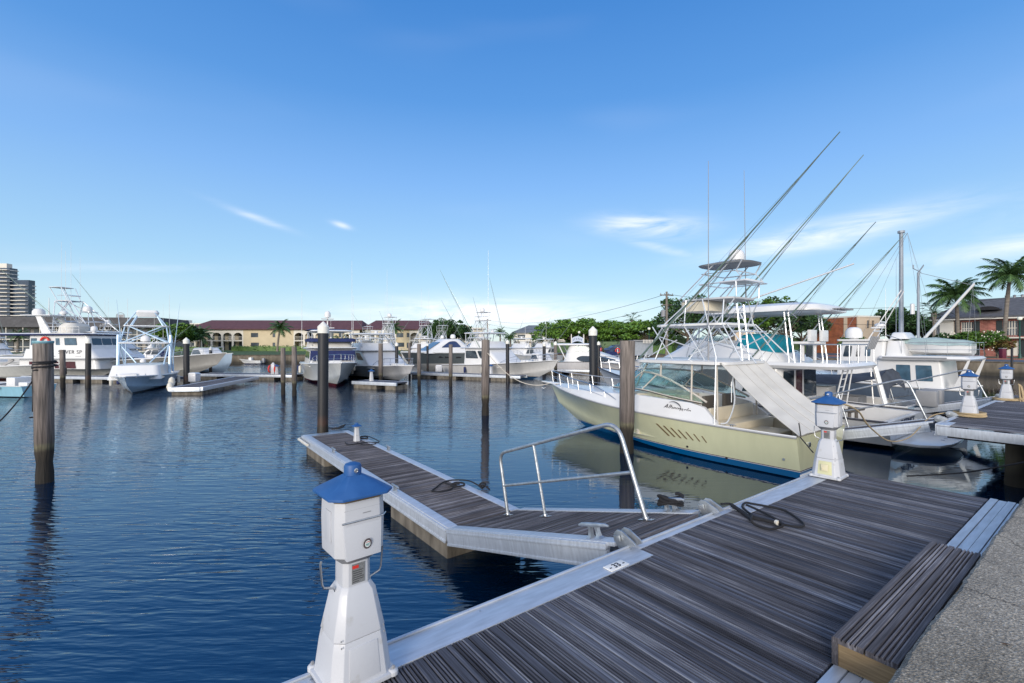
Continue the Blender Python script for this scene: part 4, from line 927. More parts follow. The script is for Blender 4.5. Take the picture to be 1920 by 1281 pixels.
mb.build('seams', mat('seam_grey', (.34, .33, .30), .8), ss_)
mb = MB(); mb.loft([[(lerp(.95, .15, a), -.9+.04*math.sin(a*9+b*7), lerp(1.62, .45, b)*(1-.45*a)+.02*math.sin(a*12)) for b in [k/8 for k in range(9)]] for a in [k/10 for k in range(11)]], (0, 0), closed=False); mb.build('side_curtain', mat('canvas_grey', (.42, .42, .43), .85, bump=.4, bs=8), G, smooth=60)
struts(G, [[(-.05, 1.3, .95), (-.35, 1.45, .7)], [(-.05, 1.28, .97), (-.02, 1.3, 1.25)]], .012, BLACK, 'tie_down')
# tower
T_ = empty('tower', (0, 0, 0)); T_.parent = G
sg = []
A_ = lambda x, y, z: Vector((x+.75*max(0, min(1, (z-2.5)/.9)), y, z+.12*max(0, (z-2.5)/2.4)))
for s_ in (1, -1):
    y0 = 1.02; y1 = .62; y2 = .45
    sg += [[A_(1.80, 1.42 if s_ > 0 else -1.36, .98), A_(1.80, s_*1.2, 2.6), A_(1.74, s_*.80, 4.02)],         # main aft leg from the gunwale
           [A_(4.15, s_*1.05, 2.5), A_(2.9, s_*.78, 3.42), A_(2.2, s_*.62, 4.02)],                                # long raked front leg
           [A_(3.75, s_*1.05, 2.5), A_(2.75, s_*.74, 3.42), A_(2.0, s_*.60, 4.02)],
           [A_(2.75, s_*1.02, 2.5), A_(1.35, s_*.8, 3.4), A_(.98, s_*.62, 3.98)],
           [A_(1.35, s_*1.0, 2.5), A_(1.20, s_*.8, 3.4), A_(1.25, s_*.62, 4.0)],
           [A_(1.0, s_*1.02, 2.46), A_(1.12, s_*.74, 3.4)],
           [A_(3.3, s_*.9, 2.5), A_(3.3, s_*.82, 3.36)], [A_(2.3, s_*1.0, 2.5), A_(2.3, s_*.8, 3.36), A_(2.3, s_*.66, 4.02)],
           [A_(3.3, s_*.85, 3.1), A_(1.9, s_*.95, 2.62)], [A_(1.15, s_*.8, 3.1), A_(2.6, s_*1.0, 2.62)], [A_(2.75, s_*.9, 3.0), A_(4.0, s_*1.0, 2.55)],
           # upper cage
           [A_(2.55, s_*.60, 4.05), A_(1.9, s_*.56, 4.6), A_(1.55, s_*.5, 4.92)], [A_(2.15, s_*.58, 4.05), A_(1.5, s_*.54, 4.6), A_(1.15, s_*.5, 4.9)],
           [A_(1.2, s_*.58, 4.05), A_(.85, s_*.54, 4.5), A_(1.0, s_*.5, 4.66), A_(.85, s_*.5, 4.9)], [A_(.95, s_*.58, 4.05), A_(.95, s_*.6, 4.4)]]
for z, xa, xb, w_ in ((4.40, .75, 1.95, .6), (4.66, 1.0, 1.9, .55), (3.2, 1.05, 2.3, .85)): sg.append([A_(xa, -w_, z), A_(xb, -w_, z), A_(xb, w_, z), A_(xa, w_, z), A_(xa, -w_, z)] if z != 3.2 else [A_(xa, -w_, z), A_(xa, w_, z)])
struts(T_, sg, .0165, ALUW)
hardtop(T_, 1.85, 3.95, 1.75, 3.40, .05, .03, .25, name='mid_platform')
mb = MB(); mb.loft([rrect(1.75, 3.3, 1.35, .3, 4.07), rrect(1.75, 3.3, 1.35, .3, 4.12)]); mb.build('helm_platform', mat('pad_grey', (.42, .44, .47), .6), T_, bev=.01)
mb = MB(); mb.loft([rrect(2.45, 3.3, 1.15, .2, 3.80), rrect(2.5, 3.35, 1.2, .22, 4.06)]); mb.build('buggy_box', CREAM, T_)
mb = MB(); mb.loft([rrect(1.53, 2.85, 1.12, .35, 4.98), rrect(1.48, 2.9, 1.17, .38, 5.02), rrect(1.8, 2.55, .7, .3, 5.08)]); mb.build('buggy_top', mat('buggy_grey', (.25, .27, .3), .5), T_)
mb = MB(); mb.box(1.5, 2.25, -.42, .42, 4.5, 4.55); mb.build('tower_seat', WHITE, T_, bev=.01)
radome(T_, (2.0, 0, 5.06), .2, .3, .04)
ladder(T_, (1.75, .0, 2.5), (1.9, .0, 3.95), .34, 7, m=ALUW)
mb = MB(); mb.tube(catmull([(1.55, 1.02, 2.0), (1.5, 1.05, 1.5), (1.62, 1.12, 1.05), (1.74, 1.25, .98)], 5), .02, 7); mb.tube([(1.6, 1.0, 2.0), (1.6, 1.0, 1.5)], .012, 6); mb.build('grab_rail', ALUW, G)
outrigger(G, (4.25, 1.12, 2.5), (-.95, 1.85, 6.92), .028, None, .42, 2)
outrigger(G, (4.1, -1.12, 2.5), (-.2, -2.0, 7.66), .028, None, .42, 2)
antenna(G, (2.2, 1.0, 2.5), 5.05, (0, 0), GREY, r=.013); antenna(G, (2.0, -.5, 4.1), 3.5, (.05, 0), GREY, r=.011)
struts(G, [[(1.9, -.5, 4.1), (.1, -2.3, 5.0)]], .022, ALUW, 'gin_pole')
# bow rail, pulpit, cleats, vents, exhaust, lettering
bowrail(G, H, .52, .985, .5, .14, 7, .015, .1)
mb = MB(); mb.loft([[(8.9, -.16, 1.44), (9.75, -.09, 1.47), (9.75, .09, 1.47), (8.9, .16, 1.44)], [(8.9, -.16, 1.39), (9.75, -.09, 1.43), (9.75, .09, 1.43), (8.9, .16, 1.39)]]); mb.build('pulpit', WHITE, G, bev=.01)
mb = MB(); mb.tube([(9.1, 0, 1.36), (9.6, 0, 1.34), (9.78, 0, 1.18)], .02, 6); mb.tube([(9.7, -.1, 1.2), (9.78, 0, 1.15), (9.7, .1, 1.2)], .018, 6); mb.build('anchor', STEEL, G)
for tt, s_ in ((.72, 1), (.72, -1), (.16, 1), (.16, -1)):
    p = H.sec(tt)[-1]; mb = MB(); cleat(mb, p[0], s_*(p[1]-.1), p[2]+.005, .6); mb.build('cleat', STEEL, G)
for s_ in (1, -1):
    for k in range(7):
        t = .395-k*.0245; ln = .24-.018*k
        a = H.at(t, .76-.018*k, .004); b = H.at(t-.030+.0035*k, .76-.018*k-ln*1.25, .004); ax = Vector((1, 0, 0))*(.032-.003*k)
        mb = MB(); pts = soften([Vector((p.x, s_*p.y, p.z)) for p in (a-ax, a+ax, b+ax, b-ax)], .03); mb.slab(pts, (0, s_, 0), .008); mb.build('engine_vent', mat('vent_brown', (.13, .09, .045), .5), G, smooth=0)
    for t, f in ((.31, .26), (.19, .16), (.035, .42)):
        p = H.at(t, f, .006); mb = MB(); mb.T = Matrix.Translation((p.x, s_*p.y, p.z)) @ Matrix.Rotation(math.pi/2, 4, 'X'); mb.lathe([(.028, -.01), (.028, .012), (.018, .014), (.016, -.005)], n=12); mb.build('through_hull', BLACK if f != .42 else STEEL, G)
# name script and leaping fish on the cabin side
INKB = mat('ink_black', (.02, .02, .03))
sn = H.sec(.30)[-1]
tx = text_obj('Albemarle', .19, INKB, G, (2.95, 1.278, 1.17), (math.radians(78), math.radians(4), math.pi), 'name_script', shear=.5, align='CENTER', depth=.003)
mb = MB(); sp = catmull([(3.16, 1.285, 1.37), (3.02, 1.285, 1.40), (2.90, 1.28, 1.37), (2.82, 1.28, 1.30), (2.79, 1.285, 1.22)], 4)
mb.tube(sp, [.003+.011*math.sin(math.pi*i/(len(sp)-1)) for i in range(len(sp))], 5); mb.tube([(2.79, 1.285, 1.22), (2.85, 1.285, 1.17)], .005, 4); mb.tube([(2.79, 1.285, 1.22), (2.74, 1.285, 1.18)], .005, 4); mb.build('fish_emblem', INKB, G)
# transom fittings and blackened drips
mb = MB(); mb.box(-.03, .0, -1.2, 1.2, .05, .13); mb.build('transom_step', WHITE, G, bev=.01)
for yy in (-.55, .55): mb = MB(); mb.box(-.2, -.02, yy-.2, yy+.2, .0, .03); mb.build('trim_tab', STEEL, G)
for yy, zz in ((-.3, .78), (-.05, .78), (-.3, .6), (.2, .7), (.75, .72)):
    mb = MB(); mb.box(-.028, -.002, yy-.05, yy+.05, zz-.05, zz+.05); mb.build('outlet', STEEL if zz > .7 else BLACK, G, bev=.008)
rope([G.matrix_world @ Vector((0, 0, 0))]*2, .01, ROPEB, 'x') if False else None
a = D(12.1, 4.3)+E2*9.2-E1*0+Vector((0, 0, 1.44))
rope(sag(a, X_(910, 19.2)+Vector((.1, -.1, 2.55)), .55, 12), .015, ROPEW, 'pale bow line of the pale green boat running to the lone centre pile')
# ================================================================= white flybridge boat behind (K)
def flyboat():
    K = empty('flybridge_boat', D(17.4, 4.0), ROT2, 'white flybridge boat with a teal console cover and cockpit ladder behind the pale green boat', 'motor boat')
    hm = hull_mat('hull_white_black', (.50, .52, .55), (.02, .025, .03), .12, [(.05, (.5, .5, .52))], var=.05)
    H = Hull(12.0, 4.0, .80, 1.75, over=1.3, full=2.2, flare=.6, zch=.14, tr=.88, keel=.5, zexp=1.6); H.build(K, hm)
    H.rub(K, mat('rub_dark', (.05, .05, .06), .4), .03); H.deck(K, WHITE, .34, .35, .28)
    hs, h = house(K, 'cabin', WHITE, 2.5, 8.6, 3.2, .95, 2.5, 6.6, 3.0, 2.16, .3, crown=0)
    side_win(K, hs, h, [(.10, .34), (.22, .30), (.22, .86), (.02, .86)], r=.06); side_win(K, hs, h, [(.30, .26), (.80, .26), (.62, .88), (.34, .88)], r=.22)
    front_win(K, hs, h, .1, .9, .3, .85, panes=3)
    # aft bulkhead doors
    for a, b, m in ((.08, .42, GLASSD), (.45, .62, GLASSR), (.66, .93, GLASSD)):
        front_win(K, hs, h, a, b, .12, .9, m, rear=True, name='cabin_door', r=.04)
    mb = MB(); R = [rrect(.75, 8.0, 3.3, .5, 2.15), rrect(.7, 8.2, 3.46, .5, 2.24), rrect(.8, 7.6, 3.3, .5, 2.34)]; mb.loft(R); mb.build('bridge_deck', WHITE, K)
    # flybridge coaming
    mb = MB(); zt_ = lambda ring, dz=0: [(x, y, lerp(2.60, 3.06, max(0, min(1, (x-2.75)/2.2)))+dz) for x, y, z in ring]
    mb.loft([rrect(2.4, 7.3, 3.1, .6, 2.30), zt_(rrect(2.7, 6.0, 2.7, .6, 2.95), -.05), zt_(rrect(2.75, 5.9, 2.64, .6, 3.0))], (0, 0)); mb.loft([rrect(2.4, 7.3, 3.1, .6, 2.30), rrect(2.75, 5.9, 2.5, .6, 2.40)], (0, 1)); mb.loft([zt_(rrect(2.75, 5.9, 2.64, .6, 3.0)), zt_(rrect(2.9, 5.75, 2.44, .5, 2.99)), rrect(2.9, 5.75, 2.44, .5, 2.40)], (0, 0)); mb.build('flybridge', WHITE, K, smooth=50)
    mb = MB(); mb.slab([(5.8, -1.1, 3.0), (5.8, 1.1, 3.0), (5.45, 1.0, 3.22), (5.45, -1.0, 3.22)], (1, 0, .4), .01); mb.build('venturi', CLEAR, K, smooth=0)
    mb = MB(); R = [rrect(3.0, 4.4, 1.8, .3, 2.41), rrect(3.0, 4.35, 1.8, .35, 3.08), rrect(3.2, 4.25, 1.5, .35, 3.24), rrect(3.5, 4.1, 1.0, .3, 3.28)]; mb.loft(R); mb.build('console_cover', TEALC, K, smooth=60)
    mb = MB(); mb.box(2.05, 2.12, .2, .55, 2.5, 2.95); mb.build('storage_door', GLASSD, K)
    for yy in (-.5, .45):
        mb = MB(); mb.lathe([(.06, 0), (.06, .55), (.2, .58)], (2.25, yy, 2.35), 8); mb.box(2.0, 2.5, yy-.27, yy+.27, 2.92, 3.0); mb.loft([rrect(1.92, 2.02, .5, .04, 3.0), rrect(1.86, 1.96, .54, .04, 3.38)]) if False else mb.box(1.92, 2.02, yy-.26, yy+.26, 3.0, 3.38); mb.build('helm_chair', WHITE, K, bev=.03)
    hardtop(K, 1.5, 5.35, 3.0, 3.98, .05, .22, .5)
    sg = []
    for s_ in (1, -1):
        sg += [[(2.3, s_*1.35, 2.34), (2.45, s_*1.35, 3.98)], [(2.15, s_*1.3, 2.34), (2.35, s_*1.3, 3.98)], [(4.25, s_*1.3, 2.7), (4.9, s_*1.35, 4.0)], [(5.4, s_*1.2, 2.9), (4.1, s_*1.35, 3.98)], [(5.9, s_*1.1, 2.75), (5.2, s_*1.3, 4.0)], [(3.0, s_*1.32, 2.9), (2.4, s_*1.35, 3.7)], [(6.6, s_*1.2, 2.5), (4.6, s_*1.35, 3.98)]]
    struts(K, sg, .024, ALUW)
    for k in range(4): mb = MB(); mb.box(1.35-.08*k, 1.4-.08*k, -.45, .45, 4.0, 4.05); mb.build('louvre', GREY, K)
    # bridge rail and rod holders
    sgr = [[(.85, -1.45, 2.9), (.85, 1.45, 2.9), (1.9, 1.5, 2.9)], [(.85, -1.45, 2.9), (1.9, -1.5, 2.9)]]
    for y in (-1.45, -.75, .0, .75, 1.45): sgr.append([(.85, y, 2.34), (.85, y, 2.9)])
    for s_ in (1, -1): sgr.append([(1.9, s_*1.5, 2.34), (1.9, s_*1.5, 2.9)])
    struts(K, sgr, .018, STEEL, 'bridge_rail')
    for y in (-1.3, -1.15, -1.0, -.85, -.7): mb = MB(); mb.tube([(.82, y, 2.75), (.68, y, 3.15)], .03, 8); mb.build('rod_holder', STEEL, K)
    ladder(K, (1.35, .45, .62), (.95, .6, 2.32), .42, 6); struts(K, [[(1.2, .05, .62), (.95, .1, 2.35)]], .02, WHITE, 'ladder_rail')
    struts(K, [[(.55, -1.5, .9), (.85, -1.5, 2.2)], ], .08, WHITE, 'corner_post')
    # cockpit furniture, open transom door, swim platform
    mb = MB(); mb.box(2.1, 2.48, -1.5, -.4, .36, 1.05); mb.box(2.1, 2.48, .7, 1.5, .36, 1.0); mb.build('tackle_locker', WHITE, K, bev=.02)
    for yy in (-.5, .1): mb = MB(); mb.lathe([(.05, 0), (.05, .4), (.22, .45), (.24, .5)], (1.4, yy, .36), 10); mb.build('cockpit_chair', mat('vinyl_dark', (.1, .09, .08)), K)
    sp = empty('swim_platform', (0, 0, 0)); sp.parent = K
    mb = MB(); pts = [(-.02, -1.5), (-.6, -1.5), (-.95, -1.2), (-1.1, -.6), (-1.12, 0), (-1.1, .6), (-.95, 1.2), (-.6, 1.5), (-.02, 1.5)]
    mb.prism(pts, .20, .27); mb.build('platform', WHITE, sp, bev=.02)
    for k in range(4): mb = MB(); mb.box(-.85, -.77, -.9+k*.35, -.82+k*.35, .271, .274); mb.build('inset', GREY, sp)
    text_obj('INSTINCT', .30, mat('ink_navy', (.02, .03, .06)), K, (-.012, .0, .56), (math.radians(90), 0, -math.pi/2), 'transom_name', shear=.25, depth=.004, bold=.004)
    text_obj('N. PALM BEACH', .09, mat('ink_navy', (.02, .03, .06)), K, (-.012, .0, .40), (math.radians(90), 0, -math.pi/2), 'port_name', depth=.003)
    outrigger(K, (3.42, 1.55, 2.42), (-.23, 2.3, 6.14), .026, None, .4, 2, (.7, .9)); outrigger(K, (3.3, -1.3, 2.4), (.25, -2.4, 6.6), .026, None, .4, 2, (.7, .9))
    bowrail(K, H, .45, .985, .6, .12, 8, .016, .1)
    for s_ in (1, -1): mb = MB(); mb.tube([(-.02, s_*1.2, .6), (-.14, s_*1.2, .5)], .06, 8); mb.build('fender_stub', PVC, K)
    for ch in list(K.children):
        if ch.name.split('.')[0] in ('cabin', 'bridge_deck', 'flybridge', 'venturi', 'console_cover', 'storage_door', 'helm_chair', 'hardtop', 'frame_tube', 'louvre', 'bridge_rail', 'rod_holder', 'ladder', 'ladder_rail', 'corner_post', 'tackle_locker', 'outrigger'): ch.location.x += .35
    return K
flyboat()
# centre console with blue sides and a dark boat cover on a T-frame
def cc_boat():
    C = empty('open_boat', D(21.2, 4.6), ROT2, 'small open boat with pale blue sides and a charcoal cover drooping over its frame', 'motor boat')
    hm = hull_mat('hull_light_blue', (.19, .32, .45), (.3, .32, .35), .05, [(.06, (.5, .52, .55))], var=.05)
    H = Hull(7.4, 2.5, .78, 1.2, over=.8, full=2.2, tr=.9, keel=.35); H.build(C, hm); H.rub(C, WHITE, .035); H.deck(C, WHITE, .6, .25, .18)
    mb = MB(); mb.box(2.6, 3.6, -.45, .45, .27, 1.25); mb.build('console', WHITE, C, bev=.05)
    mb = MB(); mb.box(1.6, 2.2, -.5, .5, .27, .95); mb.build('seat_box', GREY, C, bev=.04)
    for y in (-.35, .35): mb = MB(); mb.box(-.5, -.05, y-.2, y+.2, .25, .55); mb.loft([rrect(-.62, -.05, .42, .12, 1.0), rrect(-.66, -.02, .46, .14, 1.15), rrect(-.5, -.1, .36, .12, 1.45)]) if False else mb.box(-.62, -.06, y-.2, y+.2, .8, 1.35); mb.build('outboard', GREY, C, bev=.06)
    sg = [[(1.0, s_*.95, .8), (1.1, s_*.85, 1.95)] for s_ in (1, -1)]+[[(4.6, s_*.8, 1.0), (4.4, s_*.7, 1.9)] for s_ in (1, -1)]+[[(1.1, -.85, 1.95), (1.1, .85, 1.95)]]
    struts(C, sg, .022, WHITE)
    mb = MB(); R = []
    for i in range(15):
        t = i/14; x = lerp(.75, 5.4, t); z = 2.0-.32*math.sin(math.pi*t)**.8-.25*max(0, t-.7); row = []
        for k in range(11):
            g = k/10*2-1; row.append((x, g*1.15*(1-.3*t), z-.28*abs(g)**2.5+.03*math.sin(k*2+i)))
        R.append(row)
    mb.loft(R, (0, 0), closed=False); mb.loft([[(x, y, z-.012) for x, y, z in r] for r in R], (0, 0), closed=False)
    R = [[(.75-.05*j-.03*math.sin(k*1.7+j), (k/10*2-1)*1.15, 2.0-.28*abs(k/10*2-1)**2.5-.14*j-.08*math.sin(k*.8)*(j/4)) for k in range(11)] for j in range(5)]
    mb.loft(R, (0, 0), closed=False); mb.build('boat_cover', DKCAN, C, smooth=70)
    text_obj('Reel', .22, mat('ink_navy'if 0 else 'ink_blue', (.01, .04, .2)), C, (-.012, .2, .42), (math.radians(90), 0, -math.pi/2), 'transom_name', shear=.4, depth=.003, bold=.006)
    return C
cc_boat()
# grey hulled pilothouse trawler with masts (M)
def trawlerM():
    T = empty('pilothouse_trawler', D(26.0, 4.6), ROT2, 'white pilothouse trawler with slate grey hull, two masts and a raised boom', 'trawler')
    hm = hull_mat('hull_slate', (.13, .17, .23), (.05, .02, .02), .1, [(.05, (.5, .5, .5))], var=.05)
    H = Hull(21.5, 4.2, 1.15, 2.1, over=2.0, full=2.6, flare=.3, zch=.2, tr=.85, keel=.8, zexp=2.0); H.build(T, hm); H.rub(T, WHITE, .05); H.deck(T, WHITE, .14, .6, .3)
    hs, h = house(T, 'saloon', WHITE, 1.4, 6.2, 3.3, .9, 1.7, 6.2, 3.2, 2.26, .15)
    for g0, g1 in ((.14, .38), (.46, .68)): side_win(T, hs, h, [(g0, .38), (g1, .38), (g1, .85), (g0, .85)], GLASSB, r=.05, frame=WHITE)
    mb = MB(); mb.loft([rrect(-.15, 6.0, 3.7, .3, 2.26), rrect(-.3, 6.0, 3.85, .3, 2.33), rrect(-.1, 5.9, 3.7, .3, 2.42)]); mb.build('boat_deck', WHITE, T)
    mb = MB(); mb.slab([(-.2, 1.75, 2.3), (-.05, 1.75, 2.3), (.9, 1.75, 1.15), (.5, 1.75, 1.15)], (0, 1, 0), .05); mb.build('wing_support', WHITE, T); mb = MB(); mb.slab([(-.2, -1.75, 2.3), (-.05, -1.75, 2.3), (.9, -1.75, 1.15), (.5, -1.75, 1.15)], (0, -1, 0), .05); mb.build('wing_support', WHITE, T)
    mb = MB(); mb.tube([(1.2, 1.93, 2.36), (5.6, 1.93, 2.36)], .035, 6); mb.build('awning_roll', mat('roll_grey', (.25, .26, .28)), T)
    ph, h2 = house(T, 'pilothouse', WHITE, 5.6, 9.6, 3.2, 1.3, 5.6, 9.1, 3.0, 3.05, .2)
    side_win(T, ph, h2, [(.30, .62), (.42, .62), (.42, .88), (.30, .88)], GLASSB, r=.08); side_win(T, ph, h2, [(.52, .6), (.62, .6), (.62, .88), (.52, .88)], GLASSD, r=.08); side_win(T, ph, h2, [(.72, .6), (.9, .6), (.88, .88), (.72, .88)], GLASSD, r=.08)
    front_win(T, ph, h2, .06, .94, .6, .9, panes=3)
    side_win(T, ph, h2, [(.49, .08), (.65, .08), (.65, .95), (.49, .95)], WHITE, r=.06, frame=GREY)
    mb = MB(); mb.loft([rrect(4.1, 5.62, 3.1, .2, 2.42), rrect(4.5, 5.62, 2.6, .2, 3.05)]); mb.build('fly_coaming', WHITE, T)
    mb = MB(); mb.loft([rrect(5.4, 9.5, 3.3, .3, 3.052), rrect(5.4, 9.5, 3.3, .3, 3.13)]); mb.build('pilothouse_roof', WHITE, T)
    mb = MB(); mb.loft([rrect(4.2, 5.6, 1.9, .2, 3.13), rrect(4.5, 5.5, 1.5, .2, 3.38), rrect(4.6, 5.4, 1.3, .2, 3.42)]); mb.build('hatch_hood', WHITE, T)
    radome(T, (8.3, .9, 3.13), .33, .5, .05); 
    sg = [[(4.4, s_*1.5, 2.45), (4.4, s_*1.5, 3.1), (5.5, s_*1.5, 3.3)] for s_ in (1, -1)]; struts(T, sg, .018, STEEL, 'hand_rail')
    rail_run(T, [(-.1, y, 2.42) for y in (-1.7, -.6, .6, 1.7)]+[(1.2, 1.8, 2.42), (2.6, 1.8, 2.42), (3.8, 1.8, 2.42)], .55, .016, name='boat_deck_rail')
    mb = MB(); mb.tube([(5.0, -.9, 3.1), (5.0, -.9, 7.95)], [.095, .075], 12); mb.lathe([(.14, 0), (.14, .1)], (5.0, -.9, 7.95), 8); mb.build('main_mast', mat('mast_grey', (.24, .28, .33), .5, .1), T)
    mb = MB(); mb.tube([(3.9, -.2, 2.5), (3.9, -.2, 6.0)], [.11, .095], 12); mb.tube([(3.9, -.75, 6.05), (3.9, .7, 6.1)], .02, 6); mb.tube([(3.9, -.2, 6), (3.5, -.2, 6.3)], .04, 6); mb.lathe([(.06, 0), (.06, .15)], (3.9, .7, 6.1), 6); m2 = mb.build('mizzen_mast', mat('mast_grey'), T)
    mb = MB(); mb.lathe([(.17, 0), (.17, .42), (.1, .46)], (4.2, .1, 4.2), 12); mb.build('radar_reflector', WHITE, m2)
    mb = MB(); mb.tube([(3.85, -.2, 2.9), (.1, -.2, 5.35)], [.09, .07], 10); mb.build('boom', WHITE, T)
    mb = MB()
    for a, b in (((.2, -.2, 5.3), (.0, -.4, 2.45)), ((.2, -.2, 5.3), (.5, .3, 2.45)), ((3.9, -.2, 6.0), (.3, -.2, 5.3)), ((3.9, -.2, 6), (5.0, -.9, 7.9)), ((5, -.9, 7.9), (9.2, 1.5, 3.1)), ((5, -.9, 7.9), (9.2, -1.5, 3.1)), ((5, -.9, 7.9), (2.6, 1.7, 2.5)), ((5, -.9, 7.9), (2.6, -1.7, 2.5)), ((3.9, -.2, 6), (2.5, 1.7, 2.5))): mb.tube([a, b], .010, 4)
    mb.build('rigging', mat('wire_grey', (.2, .22, .24)), T)
    struts(T, [[(7.4, y, 3.13), (5.2, y*.4-.5, 5.3)] for y in (-.7, .5)]+[[(6.9, -.7, 3.5), (6.9, .5, 3.5)], [(6.5, -.6, 3.9), (6.5, .3, 3.9)]], .035, WHITE, 'mast_leg')
    mb = MB(); mb.loft([rrect(6.5, 7.3, .8, .1, 3.62), rrect(6.5, 7.3, .8, .1, 3.68)]); mb.build('mast_shelf', WHITE, T); radome(T, (6.8, -.1, 3.68), .2, .16, .02)
    antenna(T, (6.1, -1.2, 3.1), 3.8, r=.012); antenna(T, (5.6, 1.2, 3.1), 2.2, r=.012)
    bowrail(T, H, .5, .98, .7, .15, 7, .018)
    mb = MB(); mb.tube([(3.6, 2.02, 1.05), (3.6, 2.02, .9)], .01, 5); mb.build('fairlead', STEEL, T)
    for ch in list(T.children):
        grp = [ch]+list(ch.children)
        for q in grp:
            if q.type != 'MESH': continue
            nm = q.name.split('.')[0]; vs = q.data.vertices
            rigid = nm in ('radome', 'main_mast', 'antenna')
            if rigid:
                c = sum(v.co.x for v in vs)/len(vs)
                for v in vs: v.co.x += c*.46-.95-c+(.45 if nm == 'main_mast' else .2)
            else:
                for v in vs: v.co.x = v.co.x*.46-.75; v.co.y *= .85
    # covered tender on the boat deck is a thing of its own
    M = Matrix.Translation(D(26.0, 4.6)) @ Matrix.Rotation(ROT2, 4, 'Z')
    td = empty('tender', M @ Vector((-.75, .25, 2.44)), ROT2, 'small white tender under a sage green cover on the trawler roof', 'dinghy')
    Ht = Hull(2.9, 1.25, .42, .55, over=.3, tr=.85, keel=-.02, zch=.12); Ht.build(td, WHITE, 14)
    mb = MB(); R = []
    for i in range(11):
        t = i/10; x, y, z = Ht.sec(t)[-1]; R.append([(x, g*(y+.03), z+.05+.24*math.sin(math.pi*min(1, .15+t*.8))*(1-abs(g)**1.5)+.02*math.sin(i*2+g*6)-.06*(abs(g) > .95)) for g in (-1, -.8, -.4, 0, .4, .8, 1)])
    mb.loft(R, (1, 1), closed=False); mb.build('cover', PALEC, td, smooth=60)
trawlerM()
# ================================================================= boats across the basin
GHULL = hull_mat('hull_white_navy', (.55, .56, .57), (.02, .03, .09), .1, [(.05, (.5, .5, .52))])
LBLUE = hull_mat('hull_ice_blue', (.36, .47, .60), (.03, .05, .09), .06, [(.03, (.1, .15, .2))])
SKIFF = hull_mat('hull_sky_blue', (.24, .46, .58), (.3, .33, .35), .02)
WOODY = hull_mat('hull_lapstrake', (.56, .57, .56), (.13, .015, .02), .18, [(.03, (.03, .02, .03))])
SANDH = hull_mat('hull_warm_grey', (.33, .32, .30), (.1, .04, .03), .05, [(.05, (.5, .5, .5))])
DGREY = hull_mat('hull_dark_grey', (.10, .115, .12), (.45, .43, .4), .75, [(.03, (.45, .43, .4))])
WH2 = hull_mat('hull_white_blue', (.55, .55, .55), (.02, .07, .16), .16, [(.05, (.05, .05, .08))])
def pxy(px, d): return X_(px, d)
